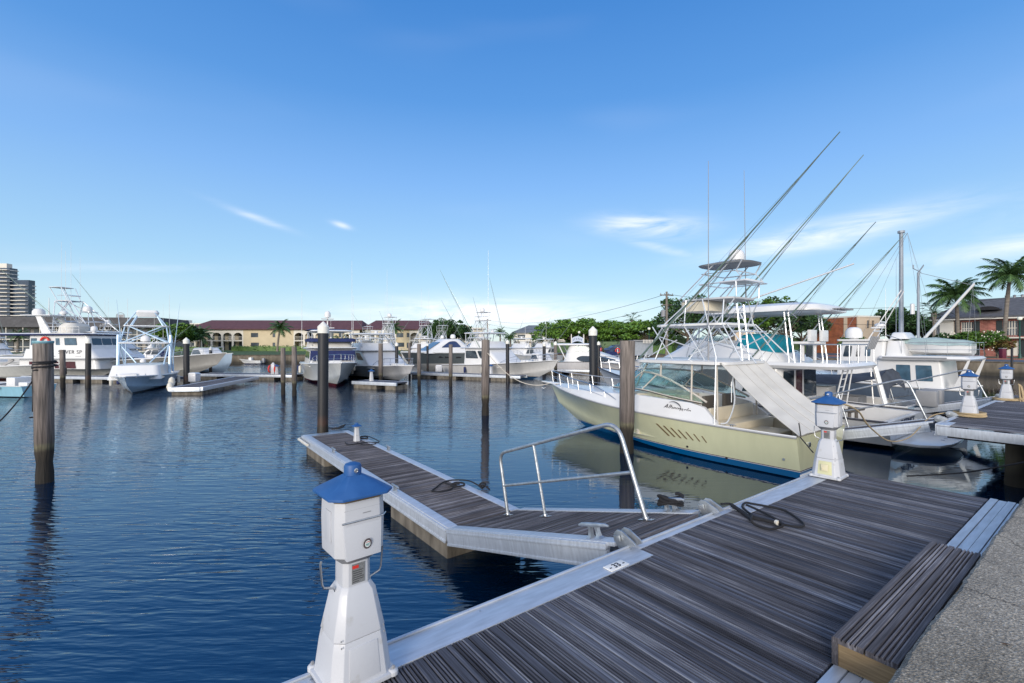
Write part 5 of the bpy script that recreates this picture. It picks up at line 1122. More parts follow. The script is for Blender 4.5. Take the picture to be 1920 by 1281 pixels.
def sportfish(name, label, stern, bow, B=4.2, zs=.95, zb=1.5, hm=None, fb=True, zr=2.0, zf=2.7, ht=3.5, tw=None, outr=None, ants=(), hx=(.24, .62), cat='sportfishing boat', wins=True, fabric=None, bowr=True, nose=.13, deckc=None, dome=False, rows=2):
    r, L_ = boat(name, label, pxy(*stern), pxy(*bow), cat, 'boats moored across the basin')
    H = Hull(L_, B, zs, zb, over=L_*.1, full=2.3, flare=.7, zch=.12, tr=.86, keel=.4, zexp=1.7); H.build(r, hm or GHULL, 22); H.rub(r, WHITE, .035); H.deck(r, deckc or WHITE, hx[0], .3, .3)
    a, b = hx[0]*L_, hx[1]*L_; z0 = zs-.05
    hs, h = house(r, 'cabin', WHITE, a, b, B*.80, z0, a, b-nose*L_, B*.72, zr, .35)
    if wins:
        side_win(r, hs, h, [(.10, .45), (.50, .45), (.50, .88), (.10, .88)], r=.1); side_win(r, hs, h, [(.56, .45), (.86, .45), (.80, .88), (.56, .88)], r=.15)
        if wins == 2: front_win(r, hs, h, .1, .9, .35, .85, panes=3)
    if fb:
        f0, f1 = a-.03*L_, b-nose*L_
        mb = MB(); mb.loft([rrect(f0, f1+.25, B*.82, .4, zr+.002), rrect(f0-.05, f1+.35, B*.86, .45, zr+.07), rrect(f0, f1+.2, B*.80, .4, zr+.12)]); mb.build('bridge_deck', WHITE, r)
        mb = MB(); mb.loft([rrect(f0+.8, f1+.1, B*.76, .5, zr+.1), rrect(f0+1.0, f1-.5, B*.68, .5, zf)], (0, 1)); mb.build('flybridge', fabric or WHITE, r)
        mb = MB(); mb.box(f0+.5, f0+.9, -.5, .5, zr+.12, zf+.25); mb.build('helm_seat', WHITE, r, bev=.08)
        if ht:
            hardtop(r, f0+.2, f1-.3, B*.72, ht, .05, .06, .35)
            sg = []
            for s_ in (1, -1): sg += [[(f0+.5, s_*B*.34, zr+.1), (f0+.5, s_*B*.33, ht)], [(f0+.9, s_*B*.35, zr+.1), (f0+1.3, s_*B*.33, ht)], [(f1-.3, s_*B*.34, zf-.1), (f1-.9, s_*B*.33, ht)], [(f1-.2, s_*B*.34, zf-.3), (f0+1.6, s_*B*.33, ht)]]
            struts(r, sg, .03, ALUW)
    base = ht if (fb and ht) else (zf if fb else zr)
    if tw: c = tower(r, a+.2, (b-nose*L_) if not tw.get('front') else tw['front'], B*.7, tw.get('z0', zr+.1), tw['levels'], r=tw.get('r', .03), top=tw.get('top', .9), taper=tw.get('taper', .45), shift=tw.get('shift', -.6))
    else: c = Vector(((a+b)/2-.5, 0, base))
    if dome: radome(r, (c.x-.1, 0, (c.z+tw.get('top', .9)+.06) if tw else base+.08), .3, .45, .06)
    else: radar_bar(r, (c.x+.2, 0, (base+.1) if not tw else base+.1), .9)
    if outr:
        for s_ in (1, -1): outrigger(r, (b-nose*L_-.6, s_*B*.4, zr), (b-nose*L_-.6+outr[0], s_*(B*.4+outr[1]), zr+outr[2]), .028, WHITE if outr[-1] == 'w' else None, .5, 1)
    for q in ants: antenna(r, (c.x+q[0], q[1], base), q[2], (q[3] if len(q) > 3 else 0, 0), r=.017)
    for t, f in ((.30, -1), (.48, -1), (.34, 1)):
        p = H.sec(t)[-1]; mb = MB(); mb.lathe([(.02, -.3), (.09, -.25), (.1, 0), (.09, .2), (.02, .26)], (p[0], f*(p[1]+.1), p[2]-.42), 8); mb.tube([(p[0], f*(p[1]+.1), p[2]-.2), (p[0], f*(p[1]-.05), p[2]+.03)], .012, 4); mb.build('fender', PVC if t > .31 else NAVY, r)
    mb = MB(); mb.box(hx[1]*L_+.9, hx[1]*L_+1.7, -.4, .4, lerp(zs, zb, .55), lerp(zs, zb, .55)+.22); mb.build('deck_hatch', WHITE, r, bev=.05)
    if bowr: bowrail(r, H, hx[1], .985, .55, .15, 7, .018, .1)
    for t, s_ in ((.85, 1), (.85, -1)):
        p = H.sec(t)[-1]; mb = MB(); cleat(mb, p[0], s_*(p[1]-.12), p[2]+.02, .8); mb.build('cleat', STEEL, r)
    return r, H, h
# --- long white motor yacht at the left
Y, Ly = boat('motor_yacht', 'long white motor yacht lettered SILVER SP, navy edged roof, at the left edge', Vector((X_(-120, 37.5).x, 39.7, 0)), Vector((X_(200, 37.5).x, 39.2, 0)), 'motor yacht', 'boats moored across the basin')
s = .0427
def yx(px): return (px+120)*s
H = Hull(Ly, 4.4, 1.0, 1.5, over=1.2, full=3.0, flare=.25, zch=.25, tr=.9, keel=.7, zexp=1.5); H.build(Y, hull_mat('hull_yacht_white', (.55, .55, .53), (.1, .03, .02), .12, [(.04, (.3, .3, .3))]), 24); H.rub(Y, WHITE, .05); H.deck(Y, WHITE, .12, .5, .3)
lo, h = house(Y, 'main_cabin', WHITE, yx(28), yx(186), 3.5, .9, yx(28), yx(182), 3.5, 1.72, .3)
def ywin(par, hh, px0, px1, f0, f1, m, **k):
    x0b, x1b = hh[0], hh[1]; g = lambda px: (yx(px)-x0b)/(x1b-x0b); side_win(Y, par, hh, [(g(px0), f0), (g(px1), f0), (g(px1), f1), (g(px0), f1)], m, sides=(-1, 1), r=.03, **k)
for a, b in ((52, 68), (102, 111), (124, 144)): ywin(lo, h, a, b, -.1 if False else .05, .75, GLASSR, frame=WHITE)
mb = MB(); R = [rrect(yx(-40), yx(192), 4.2, .5, 1.70), rrect(yx(-40), yx(195), 4.3, .5, 1.78), rrect(yx(-36), yx(190), 4.2, .5, 1.86)]; mb.loft(R); mb.build('upper_deck', WHITE, Y)
bw, h2 = house(Y, 'bulwark', WHITE, yx(42), yx(188), 4.1, 1.84, yx(46), yx(172), 4.0, 2.52, .4)
mb = MB(); 
for px in (100, 150): mb.slab([hp(h2, (yx(px)-h2[0])/(h2[1]-h2[0]), .12, -1, .004), hp(h2, (yx(px+12)-h2[0])/(h2[1]-h2[0]), .12, -1, .004), hp(h2, (yx(px+12)-h2[0])/(h2[1]-h2[0]), .18, -1, .004), hp(h2, (yx(px)-h2[0])/(h2[1]-h2[0]), .18, -1, .004)], (0, -1, 0), .006)
mb.build('vent_slot', GREY, bw)
up, h3 = house(Y, 'wheelhouse', WHITE, yx(46), yx(168), 3.3, 2.5, yx(46), yx(162), 3.2, 3.60, .25)
for a, b, m in ((52, 64, GLASSB), (102, 110, GLASSB), (120, 144, GLASSB)): ywin(up, h3, a, b, .30, .80, m, frame=BLACK if a == 120 else None)
front_win(Y, up, h3, .08, .92, .3, .8, panes=3)
mb = MB(); mb.loft([rrect(yx(-60), yx(166), 3.9, .4, 3.62), rrect(yx(-60), yx(170), 3.96, .4, 3.72)]); mb.build('roof_edge', NAVY, Y)
mb = MB(); mb.loft([rrect(yx(-60), yx(168), 3.9, .4, 3.722), rrect(yx(-58), yx(160), 3.7, .4, 3.80)]); mb.build('roof', WHITE, Y)
mb = MB(); c0 = yx(55)
for s_ in (-.9, .9): mb.slab([(yx(54), s_, 3.8), (yx(73), s_, 3.8), (yx(52), s_, 5.25), (yx(42), s_, 5.25)], (0, 1, 0), .18)
mb.box(yx(16), yx(76), -1.1, 1.1, 5.25, 5.32); mb.build('mast_arch', WHITE, Y, bev=.03)
radome(Y, (yx(26), 0, 5.32), .42, .55, .04); radome(Y, (yx(70), .3, 5.32), .28, .3, .1); radome(Y, (yx(139), 0, 3.8), .24, .42, .2); radar_bar(Y, (yx(62), .2, 4.4), 2.4)
antenna(Y, (yx(47), 0, 5.3), 1.5, r=.05)
mb = MB(); mb.loft([rrect(yx(80), yx(112), 1.8, .4, 3.80), rrect(yx(84), yx(116), 1.9, .5, 4.4), rrect(yx(90), yx(112), 1.5, .4, 4.65)]); mb.build('covered_tender', CANVAS, Y)
rail_run(Y, [(yx(px), -1.8, 3.8) for px in range(78, 160, 12)], .5, .018, WHITE, name='roof_rail')
text_obj('SILVER SP', .42, mat('ink_faded', (.10, .10, .11), .6), Y, (yx(138), -2.045, 2.13), (math.radians(88), 0, 0), 'name_lettering', depth=.004, space=1.12)
mb = MB(); mb.T = Matrix.Translation((yx(82), -1.74, 3.12)) @ Matrix.Rotation(math.pi/2, 4, 'X'); mb.tube([(.33*math.cos(t), .33*math.sin(t), 0) for t in [k*math.pi/10 for k in range(20)]], .075, 8, wrap=True); mb.T = None; mb.build('life_ring', RED, Y)
mb = MB(); mb.lathe([(.13, 0), (.14, .05), (.14, .5), (.1, .56)], (yx(134), -2.3, .5), 10); mb.build('fender', BLACK, Y)
mb = MB(); mb.slab([(yx(-10), -1.9, .8), (yx(24), -1.9, 1.55), (yx(24), -1.9, 1.75), (yx(-10), -1.9, 1.0)], (0, 1, 0), .1); mb.build('boarding_stair', mat('stair_grey', (.3, .3, .31)), Y)
# --- big grey sportfisher with the tall tower
N_, HN, hN = sportfish('tower_sportfisher', 'large warm grey sportfisher with the tallest tower at left, bow pointing right', (60, 42), (424, 40.5), 5.0, 1.15, 2.15, SANDH, zr=2.45, zf=3.2, ht=3.9, hx=(.2, .56), nose=.10,
    tw=dict(levels=(4.9, 6.7), z0=2.5, r=.04, top=1.2, taper=.32, shift=-2.6, front=8.6), outr=(-7.5, 1.2, 7.2), ants=((-.2, -.5, 8.0), (.2, -.5, 7.2), (-.4, .5, 8.2), (.5, .5, 6.8)), rows=2)
mb = MB()
for px in (258, 276, 330, 352): pass
for t in (.62, .70, .76):
    p = HN.at(t, .72, .01); mb.T = Matrix.Translation((p.x, -p.y, p.z)); mb.box(-.32, .32, -.02, .02, -.09, .09); mb.T = None
mb.build('port_light', GLASSD, N_, bev=.01)
# mast with dome on its bridge
mb = MB()
for s_ in (-.35, .35): mb.tube([(5.9, s_, 3.9), (5.6, s_*.4, 5.7)], .035, 6)
mb.loft([rrect(5.0, 6.1, .9, .2, 5.7), rrect(5.0, 6.1, .9, .2, 5.75)]); mb.build('dome_mast', ALUW, N_); radome(N_, (5.4, 0, 5.75), .35, .5, .03)
# --- ice blue tower boat, bow on
C_, HC_, hC = sportfish('tower_express', 'ice blue express boat with a boxy white tower, bow towards the photographer', (294, 35.5), (234, 25.6), 3.2, .85, 1.12, LBLUE, fb=False, zr=1.62, ht=None, hx=(.30, .78), nose=.05, wins=False, bowr=False, cat='fishing boat')
sg = []; x0, x1 = 3.2, 5.2
for s_ in (1, -1):
    sg += [[(x0, s_*1.35, .95), (x0, s_*1.30, 2.95), (x0+.1, s_*1.1, 4.1)], [(x1+1.4, s_*1.15, 1.5), (x1, s_*1.3, 2.95), (x1-.5, s_*1.1, 4.1)], [(x0+.7, s_*.9, 4.1), (x0+.9, s_*.45, 5.0)], [(x1-.8, s_*.9, 4.1), (x1-1.0, s_*.45, 5.0)],
           [(x1-.4, s_*1.15, 4.1), (x1-.2, s_*.5, 5.0)], [(x1, s_*1.3, 2.9), (x1+.7, s_*.35, 1.7)], [(x1, s_*1.3, 2.95), (x1-.4, -s_*.9, 4.1)], [(x0, s_*1.3, 2.95), (x0+.4, -s_*1.0, 4.1)], [(x0, s_*1.3, 1.0), (x1, s_*1.3, 2.9)]]
struts(C_, sg, .04, mat('tube_pale_blue', (.45, .6, .75), .35, .2))
hardtop(C_, x0-.1, x1+.25, 2.75, 2.95, .06, .03, .2); hardtop(C_, x0, x1-.3, 2.4, 4.1, .05, .02, .15, name='mid_top')
mb = MB(); mb.loft([rrect(x0+.8, x1-.9, 1.1, .2, 4.75), rrect(x0+.7, x1-.8, 1.3, .2, 5.05), rrect(x0+.8, x1-.9, 1.1, .2, 5.2)]); mb.build('control_box', WHITE, C_)
radome(C_, (x1-.3, 0, 3.05), .28, .4, .03)
for s_ in (1, -1):
    outrigger(C_, (x0+.5, s_*1.38, 2.0), (x0+.3, s_*1.75, 5.9), .03, mat('tube_pale_blue'), 0, 0); antenna(C_, (x0+.4, s_*1.15, 3.0), 3.4 if s_ > 0 else 3.0, r=.016)
    mb = MB(); mb.tube([(x1+.2, s_*1.35, 1.0), (x1-.1, s_*1.38, 3.5)], .09, 8); mb.build('rod_tube', mat('tube_pale_blue'), C_)
# fenders at its side
for k, (px, yy, d) in enumerate(((322, 716, 27.4), (319, 726, 26.8))):
    mb = MB(); c = Q(px, yy, d); mb.lathe([(.02, -.28), (.13, -.2), (.18, 0), (.13, .2), (.03, .28)], c, 12); o = mb.build('buoy_fender', PVC); tag(o, ['round white fender at the edge of the short left dock', 'lower white fender touching the water at the short left dock'][k], 'fender')
# --- wooden trawler bow on
W_, HW, hW = sportfish('wooden_trawler', 'old white planked trawler with navy canvas and a dark red waterline, bow on', (604, 42), (640, 29.5), 4.0, 1.35, 1.72, WOODY, zr=2.5, zf=3.1, ht=3.85, hx=(.18, .66), nose=.03, wins=2, cat='trawler', fabric=CANVAS, bowr=True)
sc_w = MB(); hb = hW[1]-.03*12
sc_w.loft([rrect(hW[1]-4.6, hW[1]+.05, 3.5, .3, 2.63), rrect(hW[1]-4.7, hW[1]+.0, 3.45, .3, 2.67)]); sc_w.build('bridge_floor', WHITE, W_)
sc_w = MB(); sc_w.loft([rrect(hW[1]-4.4, hW[1]-.3, 3.3, .4, 3.08), rrect(hW[1]-4.5, hW[1]-.4, 3.4, .4, 3.26), rrect(hW[1]-4.2, hW[1]-.8, 3.0, .4, 3.34)]); sc_w.build('navy_dodger', NAVY, W_)
sc_w = MB(); sc_w.loft([rrect(hW[1]-.02, hW[1]+.10, 3.1, .04, 1.75), rrect(hW[1]-.05, hW[1]+.06, 3.0, .04, 2.44)]); sc_w.build('window_cover', NAVY, W_)
sc_w = MB(); sc_w.loft([rrect(4.2, 6.2, 3.1, .4, 3.93), rrect(4.0, 6.6, 3.4, .5, 3.98), rrect(4.4, 6.2, 2.6, .4, 4.08)]); sc_w.build('bimini', NAVY, W_)
mb = MB(); mb.tube([(5.0, 0, 4.05), (5.0, 0, 5.0)], .05, 8); mb.box(4.6, 5.4, -.45, .45, 4.9, 4.94); wm = mb.build('mast', WHITE, W_); radome(wm, (5.0, 0, 5.0), .24, .5, .05)
antenna(W_, (5.5, -1.9, 2.6), 4.4, r=.018); antenna(W_, (5.5, 1.9, 2.6), 4.2, r=.018)
mb = MB()
for k in range(5):
    pass
# --- sportfisher bow first, centre left
E_, HE, hE = sportfish('sportfisher', 'white sportfisher with a wide raked front and side window, bow pointing right toward us', (664, 46), (775, 34.5), 4.2, 1.0, 1.32, hull_mat('hull_grey_white', (.50, .51, .54), (.03, .03, .04), .1, [(.04, (.4, .4, .4))]), zr=2.3, zf=3.0, ht=3.75, hx=(.22, .70), nose=.20, ants=((-1.4, -1.6, 6.5), (-1.4, 1.6, 6.0)))
# --- central white sportfisher broadside
H_, HH, hH = sportfish('convertible_sportfisher', 'white sportfisher with a black gunwale line, broadside behind the lone centre pile', (856, 45), (1047, 37.5), 4.4, 1.0, 1.62, WH2, zr=2.5, zf=3.15, ht=3.85, hx=(.22, .62), nose=.16, outr=(-3.5, 1.5, 7.0), ants=((.8, -1.2, 7.2),))
HH.rub(H_, BLACK, .03, -.02, 'black_line'); 
# --- white express cruiser
I_, LI = boat('express_cruiser', 'white express cruiser with a long dark oval side window, right of centre', pxy(1018, 48), pxy(1215, 45), 'motor yacht', 'boats moored across the basin')
HI = Hull(LI, 3.9, 1.15, 1.35, over=1.3, full=2.0, flare=.4, zch=.15, tr=.9, keel=.4); HI.build(I_, hull_mat('hull_cruiser', (.56, .56, .58), (.03, .03, .05), .08, [(.04, (.3, .3, .32))]), 22); HI.rub(I_, BLACK, .03); HI.deck(I_, WHITE, .18, .4, .25)
hs, h = house(I_, 'cabin', WHITE, 2.3, 8.9, 3.4, 1.1, 2.6, 6.0, 2.7, 2.1, .6, lev=3, crown=.08); side_win(I_, hs, h, [(.28, .12), (.62, .12), (.92, .30), (.80, .62), (.35, .66), (.22, .40)], GLASSD, r=.3)
hs2, h2_ = house(I_, 'wheelhouse', WHITE, 2.6, 5.7, 2.6, 2.12, 2.9, 4.6, 2.4, 2.78, .5); side_win(I_, hs2, h2_, [(.30, .12), (.92, .12), (.86, .9), (.34, .9)], mat('window_green', (.10, .2, .2), .05), r=.1); front_win(I_, hs2, h2_, .1, .9, .1, .9, mat('window_green'), panes=3)
hardtop(I_, 1.4, 5.0, 2.9, 2.80, .06, .12, .6); struts(I_, [[(2.6, s_*1.35, 1.4), (1.9, s_*1.3, 2.8)] for s_ in (1, -1)], .06, WHITE, 'arch_leg'); bowrail(I_, HI, .5, .98, .5, .15, 7, .018, .1)
# --- grey hulled yacht, bow left
g_, Lg = boat('grey_yacht', 'dark grey hulled motor yacht with a sweeping white coupe roof, bow pointing left', pxy(905, 55), pxy(752, 50), 'motor yacht', 'boats moored across the basin')
HG_ = Hull(Lg, 4.2, 1.95, 2.05, over=1.4, full=2.4, flare=.5, zch=.2, tr=.9, keel=.5); HG_.build(g_, DGREY, 22); HG_.rub(g_, WHITE, .09); HG_.deck(g_, WHITE, .15, .9, .3)
hs, h = house(g_, 'coupe_cabin', WHITE, 1.6, 7.8, 3.6, 1.9, 3.2, 5.4, 2.6, 3.35, .7, lev=3, crown=.12); side_win(g_, hs, h, [(.25, .45), (.80, .42), (.66, .90), (.38, .92)], mat('window_navy', (.02, .04, .11), .1), r=.25); front_win(g_, hs, h, .1, .9, .2, .85, GLASSD, panes=2)
mb = MB()
for t in (.42, .55, .62): p = HG_.at(t, .7, .01); mb.T = Matrix.Translation((p.x, p.y, p.z)); mb.box(-.3, .3, -.02, .02, -.07, .07); mb.T = None
mb.build('port_light', BLACK, g_, bev=.01); radome(g_, (4.0, .5, 3.5), .3, .45, .05); radome(g_, (4.9, -.4, 3.5), .22, .35, .05)
# --- far row of tower boats
far = [('white tower boat with a dark ball on top, furthest left of the central far row', (742, 66), (690, 62), dict(levels=(4.2, 5.7), z0=2.3), ((-.3, .4, 6), (.3, -.4, 6.5), (.1, 0, 5)), (3.5, 1, 4.8), True),
       ('white tower boat with twin whip antennas over the grey hulled yacht', (815, 66), (752, 61), dict(levels=(4.0, 5.4), z0=2.3), ((-.2, .4, 7), (.4, -.4, 7)), (-3.5, 1, 5), False),
       ('white sportfisher with a busy tower and crossed outriggers left of the centre pile', (925, 58), (845, 53), dict(levels=(4.1, 5.7), z0=2.3, top=1.0), ((-.3, .4, 4.2), (.3, -.4, 4.2)), (3.2, 1, 5.8), True),
       ('white tower boat among the farthest masts, half hidden by the bow-first sportfisher', (740, 80), (688, 76), dict(levels=(4.2, 5.9), z0=2.3), ((-.2, .3, 5.5), (.3, -.3, 5)), (-3.2, 1, 4.8), False),
       ('far white sportfisher with a low tower behind the grey yacht roof', (842, 78), (790, 74), dict(levels=(3.9, 5.0), z0=2.3), ((-.2, .3, 5), (.3, -.3, 6)), (-3.4, 1, 5.2), False),
       ('far white flybridge boat between the centre pile and the central sportfisher', (1000, 66), (940, 62), None, ((-.2, .3, 5),), (-3.0, 1, 4.2), False),
       ('white flybridge boat tucked behind the white motor yacht, topped by a dome mast', (225, 58), (130, 56), dict(levels=(3.6, 4.6), z0=2.3, top=.7), ((-.2, .3, 5), (.3, -.3, 5)), (-5, 1, 3.8), True),
       ('white sportfisher behind the ice blue tower boat', (330, 60), (232, 58), None, ((.3, .6, 4), (-.3, -.6, 4.4)), (-3.6, 1, 3.6), False),
       ('white sportfisher seen between the two brown piles and the wooden trawler', (640, 72), (585, 70), None, ((.3, .6, 5),), None, False),
       ('white flybridge boat at the far left edge, beyond the yacht stern', (-70, 56), (45, 53), None, ((.3, .6, 4), (-.3, -.6, 4.4)), (-3.6, 1, 3.6), False),
       ('white sportfisher in the far row left of the bow-first sportfisher', (700, 88), (655, 84), dict(levels=(3.9, 5.2), z0=2.3), ((.3, .6, 4), (-.3, -.6, 4.4)), (-3.6, 1, 4.6), False),
       ('white sportfisher in the far row above the express cruiser stern', (1040, 74), (985, 70), None, ((.3, .6, 4),), (-3.0, 1, 3.6), False),
       ('small white flybridge boat showing over the bow-first sportfisher', (712, 60), (640, 55), None, ((0, .5, 4),), None, False)]
for lab, st, bo, tw, an, ou, dm in far:
    sportfish('far_sportfisher', lab, st, bo, 4.4, 1.1, 1.8, GHULL, zr=2.3, zf=3.0, ht=3.6, tw=tw, ants=an, outr=ou, dome=dm, fabric=mat('coaming_blue', (.05, .12, .25)) if 'busy' in lab else None)
# lesser boats
less = [('white boat with a navy cover behind the ice blue tower boat', (345, 52), (262, 50), 1.2, 1.6, GHULL, NAVY), ('pale blue boat bow poking past the grey sportfisher', (350, 50), (436, 46), 1.5, 2.0, LBLUE, WHITE),
        ('small white skiff moored by the far lawn wall', (492, 68), (447, 68), .5, .75, GHULL, None), ('low white runabout at the far left edge behind the yacht', (-30, 50), (40, 49), .9, 1.1, GHULL, None),
        ('white cuddy boat left of the express cruiser', (985, 54), (1050, 50), .9, 1.2, GHULL, WHITE), ('small blue decked boat moored below the quay on the right', (1125, 63), (1172, 60), .9, 1.2, hull_mat('hull_mid_blue', (.10, .18, .32), (.3, .3, .3), .1), NAVY),
        ('white centre console right of the brown pile, near the quay', (1165, 52), (1245, 50), .8, 1.1, GHULL, None), ('white low motor boat seen under the tower of the pale green boat', (1255, 50), (1345, 48), .9, 1.3, GHULL, mat('canvas_slate', (.05, .07, .1), .8)),
        ('white boat half hidden behind the bow rail of the flybridge boat', (1395, 45), (1330, 47), 1.0, 1.4, GHULL, WHITE)]
for lab, st, bo, zs, zb, hm, fabric in less:
    r, L_ = boat('small_boat', lab, pxy(*st), pxy(*bo), 'motor boat', 'boats moored across the basin'); Hh = Hull(L_, min(3.2, L_*.4), zs, zb, over=.5, tr=.88, keel=.3); Hh.build(r, hm, 16); Hh.rub(r, WHITE, .03); Hh.deck(r, WHITE, .4, .3, .2)
    if fabric is not None:
        hs, h = house(r, 'cabin', fabric, L_*.3, L_*.68, 2.2, zs-.02, L_*.34, L_*.55, 1.8, zs+.95, .3, crown=.08)
        if fabric is WHITE: side_win(r, hs, h, [(.15, .4), (.8, .4), (.7, .85), (.2, .85)])
    else:
        mb = MB(); mb.box(L_*.40, L_*.52, -.4, .4, zs-.3, zs+.45); mb.build('console', WHITE, r, bev=.06); mb = MB(); mb.box(-.35, .0, -.2, .2, zs-.3, zs+.35); mb.build('outboard', BLACK if 'runabout' in lab else GREY, r, bev=.08)
# --- sky blue skiff at the left edge
k_, Lk = boat('skiff', 'sky blue flats skiff with a black outboard behind the thick left pile', pxy(74, 26.2), pxy(-60, 27), 'skiff', 'boats moored across the basin')
Hk = Hull(Lk, 1.9, .62, .72, over=.4, tr=.9, keel=.1, zch=.05); Hk.build(k_, SKIFF, 18); Hk.rub(k_, WHITE, .025); Hk.deck(k_, WHITE, .45, .3, .15)
mb = MB(); mb.box(1.1, 1.7, -.4, .4, .3, 1.05); mb.box(.2, .8, -.45, .45, .3, .8); mb.build('console', WHITE, k_, bev=.05)
mb = MB(); mb.T = Matrix.Translation((-.25, 0, .95)) @ Matrix.Rotation(math.radians(-50), 4, 'Y'); mb.loft([rrect(-.25, .25, .4, .12, -.35), rrect(-.3, .3, .44, .15, .1), rrect(-.2, .22, .34, .12, .38)]); mb.box(-.1, .1, -.06, .06, -1.1, -.35); mb.T = None; mb.build('outboard', BLACK, k_, bev=.02)
text_obj('Mr. Skiff', .2, INKB, k_, (1.6, .955, .42), (math.radians(94), 0, math.pi), 'name_script', shear=.4, depth=.003)
# ---------------------------------------------------------------- floating docks across the basin
def pier(px0, d0, px1, d1, w_, label, z=.46, floats=True, name='floating_pier'):
    a = pxy(px0, d0); b = pxy(px1, d1); d = b-a; L_ = d.length
    r = empty(name, (a.x, a.y, 0), math.atan2(d.y, d.x), label, 'floating pier', 'floating finger piers')
    mb = MB(); mb.box(0, L_, .12, w_-.12, z-.05, z); mb.build('decking', BOARDX, r)
    for y in (-.02, w_-.12): mb = MB(); mb.box(-.02, L_+.02, y, y+.14, z-.2, z+.006); mb.build('side_beam', ALU, r, bev=.01)
    mb = MB(); x = .1
    while x < L_-.6: mb.box(x, min(x+1.9, L_-.05), .05, w_-.05, -.4, z-.2); x += 2.6
    mb.build('float_row', CONC, r)
    return r
pier(40, 36.0, 318, 34.0, 1.3, 'long low floating pier in front of the white motor yacht')
pier(365, 38.5, 548, 37.0, 1.6, 'open floating pier left of the two brown piles, with a white dock box')
pier(334, 25.2, 362, 33.5, 1.6, 'short floating dock seen end on beside the ice blue boat') if False else None
a = pxy(316, 26.6)
r = empty('floating_dock', (a.x, a.y, 0), math.atan2(9.0, -1.6)-math.pi/2, 'short floating dock seen end on beside the ice blue tower boat', 'floating pier', 'floating finger piers')
mb = MB(); mb.box(.15, 1.65, 0, 9, .38, .44); mb.build('decking', BOARDY, r)
mb = MB(); mb.box(0, .15, -.05, 9, .22, .45); mb.box(1.65, 1.8, -.05, 9, .22, .45); mb.box(.15, 1.65, -.1, 0, .2, .44); mb.build('side_beam', ALU, r, bev=.01)
mb = MB(); mb.box(.1, 1.7, .1, 2.2, -.4, .22); mb.build('float', CONC, r, bev=.03)
pier(660, 31.0, 742, 29.5, 1.3, 'short dock head in front of the bow-first sportfisher')
pier(770, 40.5, 975, 35.8, 1.3, 'floating pier running under the central white sportfisher')
pier(1015, 45.5, 1190, 43, 1.3, 'floating pier in front of the white express cruiser')
for px, d, lab in ((513, 37.5, 'white dock light beside the red ringed post on the far left pier'), (692, 30.6, 'small white dock light on the dock head beside the brown pile'), (920, 38.2, 'white dock light on the pier beside the central sportfisher')):
    q = X_(px, d); bollard((q.x, q.y+.5, .46), lab, 1.7)
q = X_(505, 37.6); b_ = empty('life_ring_post', (q.x, q.y+.6, .46), 0, 'white post with two red life rings on the far left pier', 'life ring post')
mb = MB(); mb.box(-.14, .14, -.1, .1, 0, .75); mb.loft([[(-.16, -.12, .75), (.16, -.12, .75), (.16, .12, .75), (-.16, .12, .75)], [(-.03, -.03, .95), (.03, -.03, .95), (.03, .03, .95), (-.03, .03, .95)]]); mb.build('post', PEDW, b_, bev=.01)
for x in (-.24, .24): mb = MB(); mb.tube([(x, .27*math.cos(t), .42+.27*math.sin(t)) for t in [k*math.pi/8 for k in range(16)]], .06, 7, wrap=True); mb.build('life_ring', RED, b_)
for px, d, lab in ((822, 41.5, 'white dock box on the pier below the grey hulled yacht'), (357, 30.5, 'white dock box behind the black pile on the short left dock')):
    q = X_(px, d); r = empty('dock_box', (q.x, q.y+.3, .46), .1, lab, 'dock box', 'white dock boxes'); mb = MB(); mb.box(-.28, .28, -.3, .3, 0, .48); mb.build('box', PEDW, r, bev=.02); mb = MB(); mb.loft([[(-.31, -.33, .482), (.31, -.33, .482), (.31, .33, .482), (-.31, .33, .482)], [(-.2, -.25, .58), (.2, -.25, .58), (.2, .25, .58), (-.2, .25, .58)]]); mb.build('lid', WHITE, r, bev=.01)
# ================================================================= shore: lawns, road, buildings, trees
GRASS = mat('lawn_grass', (.045, .085, .022), .9, var=.35, vs=.8, bump=.4, bs=20)
ASPH = mat('asphalt', (.07, .085, .11), .85, var=.2, vs=.6)
MULCH = mat('red_mulch', (.16, .05, .04), .9, var=.4, vs=6)
def sheet(name, pts, z, m):
    mb = MB(); mb.poly([(p[0], p[1], z) for p in pts]); o = mb.build(name, m, smooth=0); tag(o, kind='structure'); return o
sheet('lawn', [(-100, 61), (-38, 69.4), (-5, 77.5), (-5, 160), (-140, 160)], ZQ+.06, GRASS)
sheet('parking_lot', [(-4, 77.6), (26, 79.4), D(61.8, 50), D(61.8, 24), D(100, 24), (90, 140), (-4, 120)], ZQ+.06, ASPH)
sheet('road', [D(61.6, 23.9), D(61.6, -10), D(69, -10), D(69, 23.9)], ZQ+.06, ASPH)
sheet('planting_bed', [D(69.2, 23.9), D(69.2, -10), D(74, -10), D(74, 23.9)], ZQ+.1, MULCH)
mb = MB(); mb.T = Matrix.Rotation(ROT1, 4, 'Z'); mb.box(68.9, 69.15, -10, 23.9, ZQ, ZQ+.2); mb.T = None; tag(mb.build('kerb', mat('kerb_red', (.2, .09, .07), .8)), kind='structure')
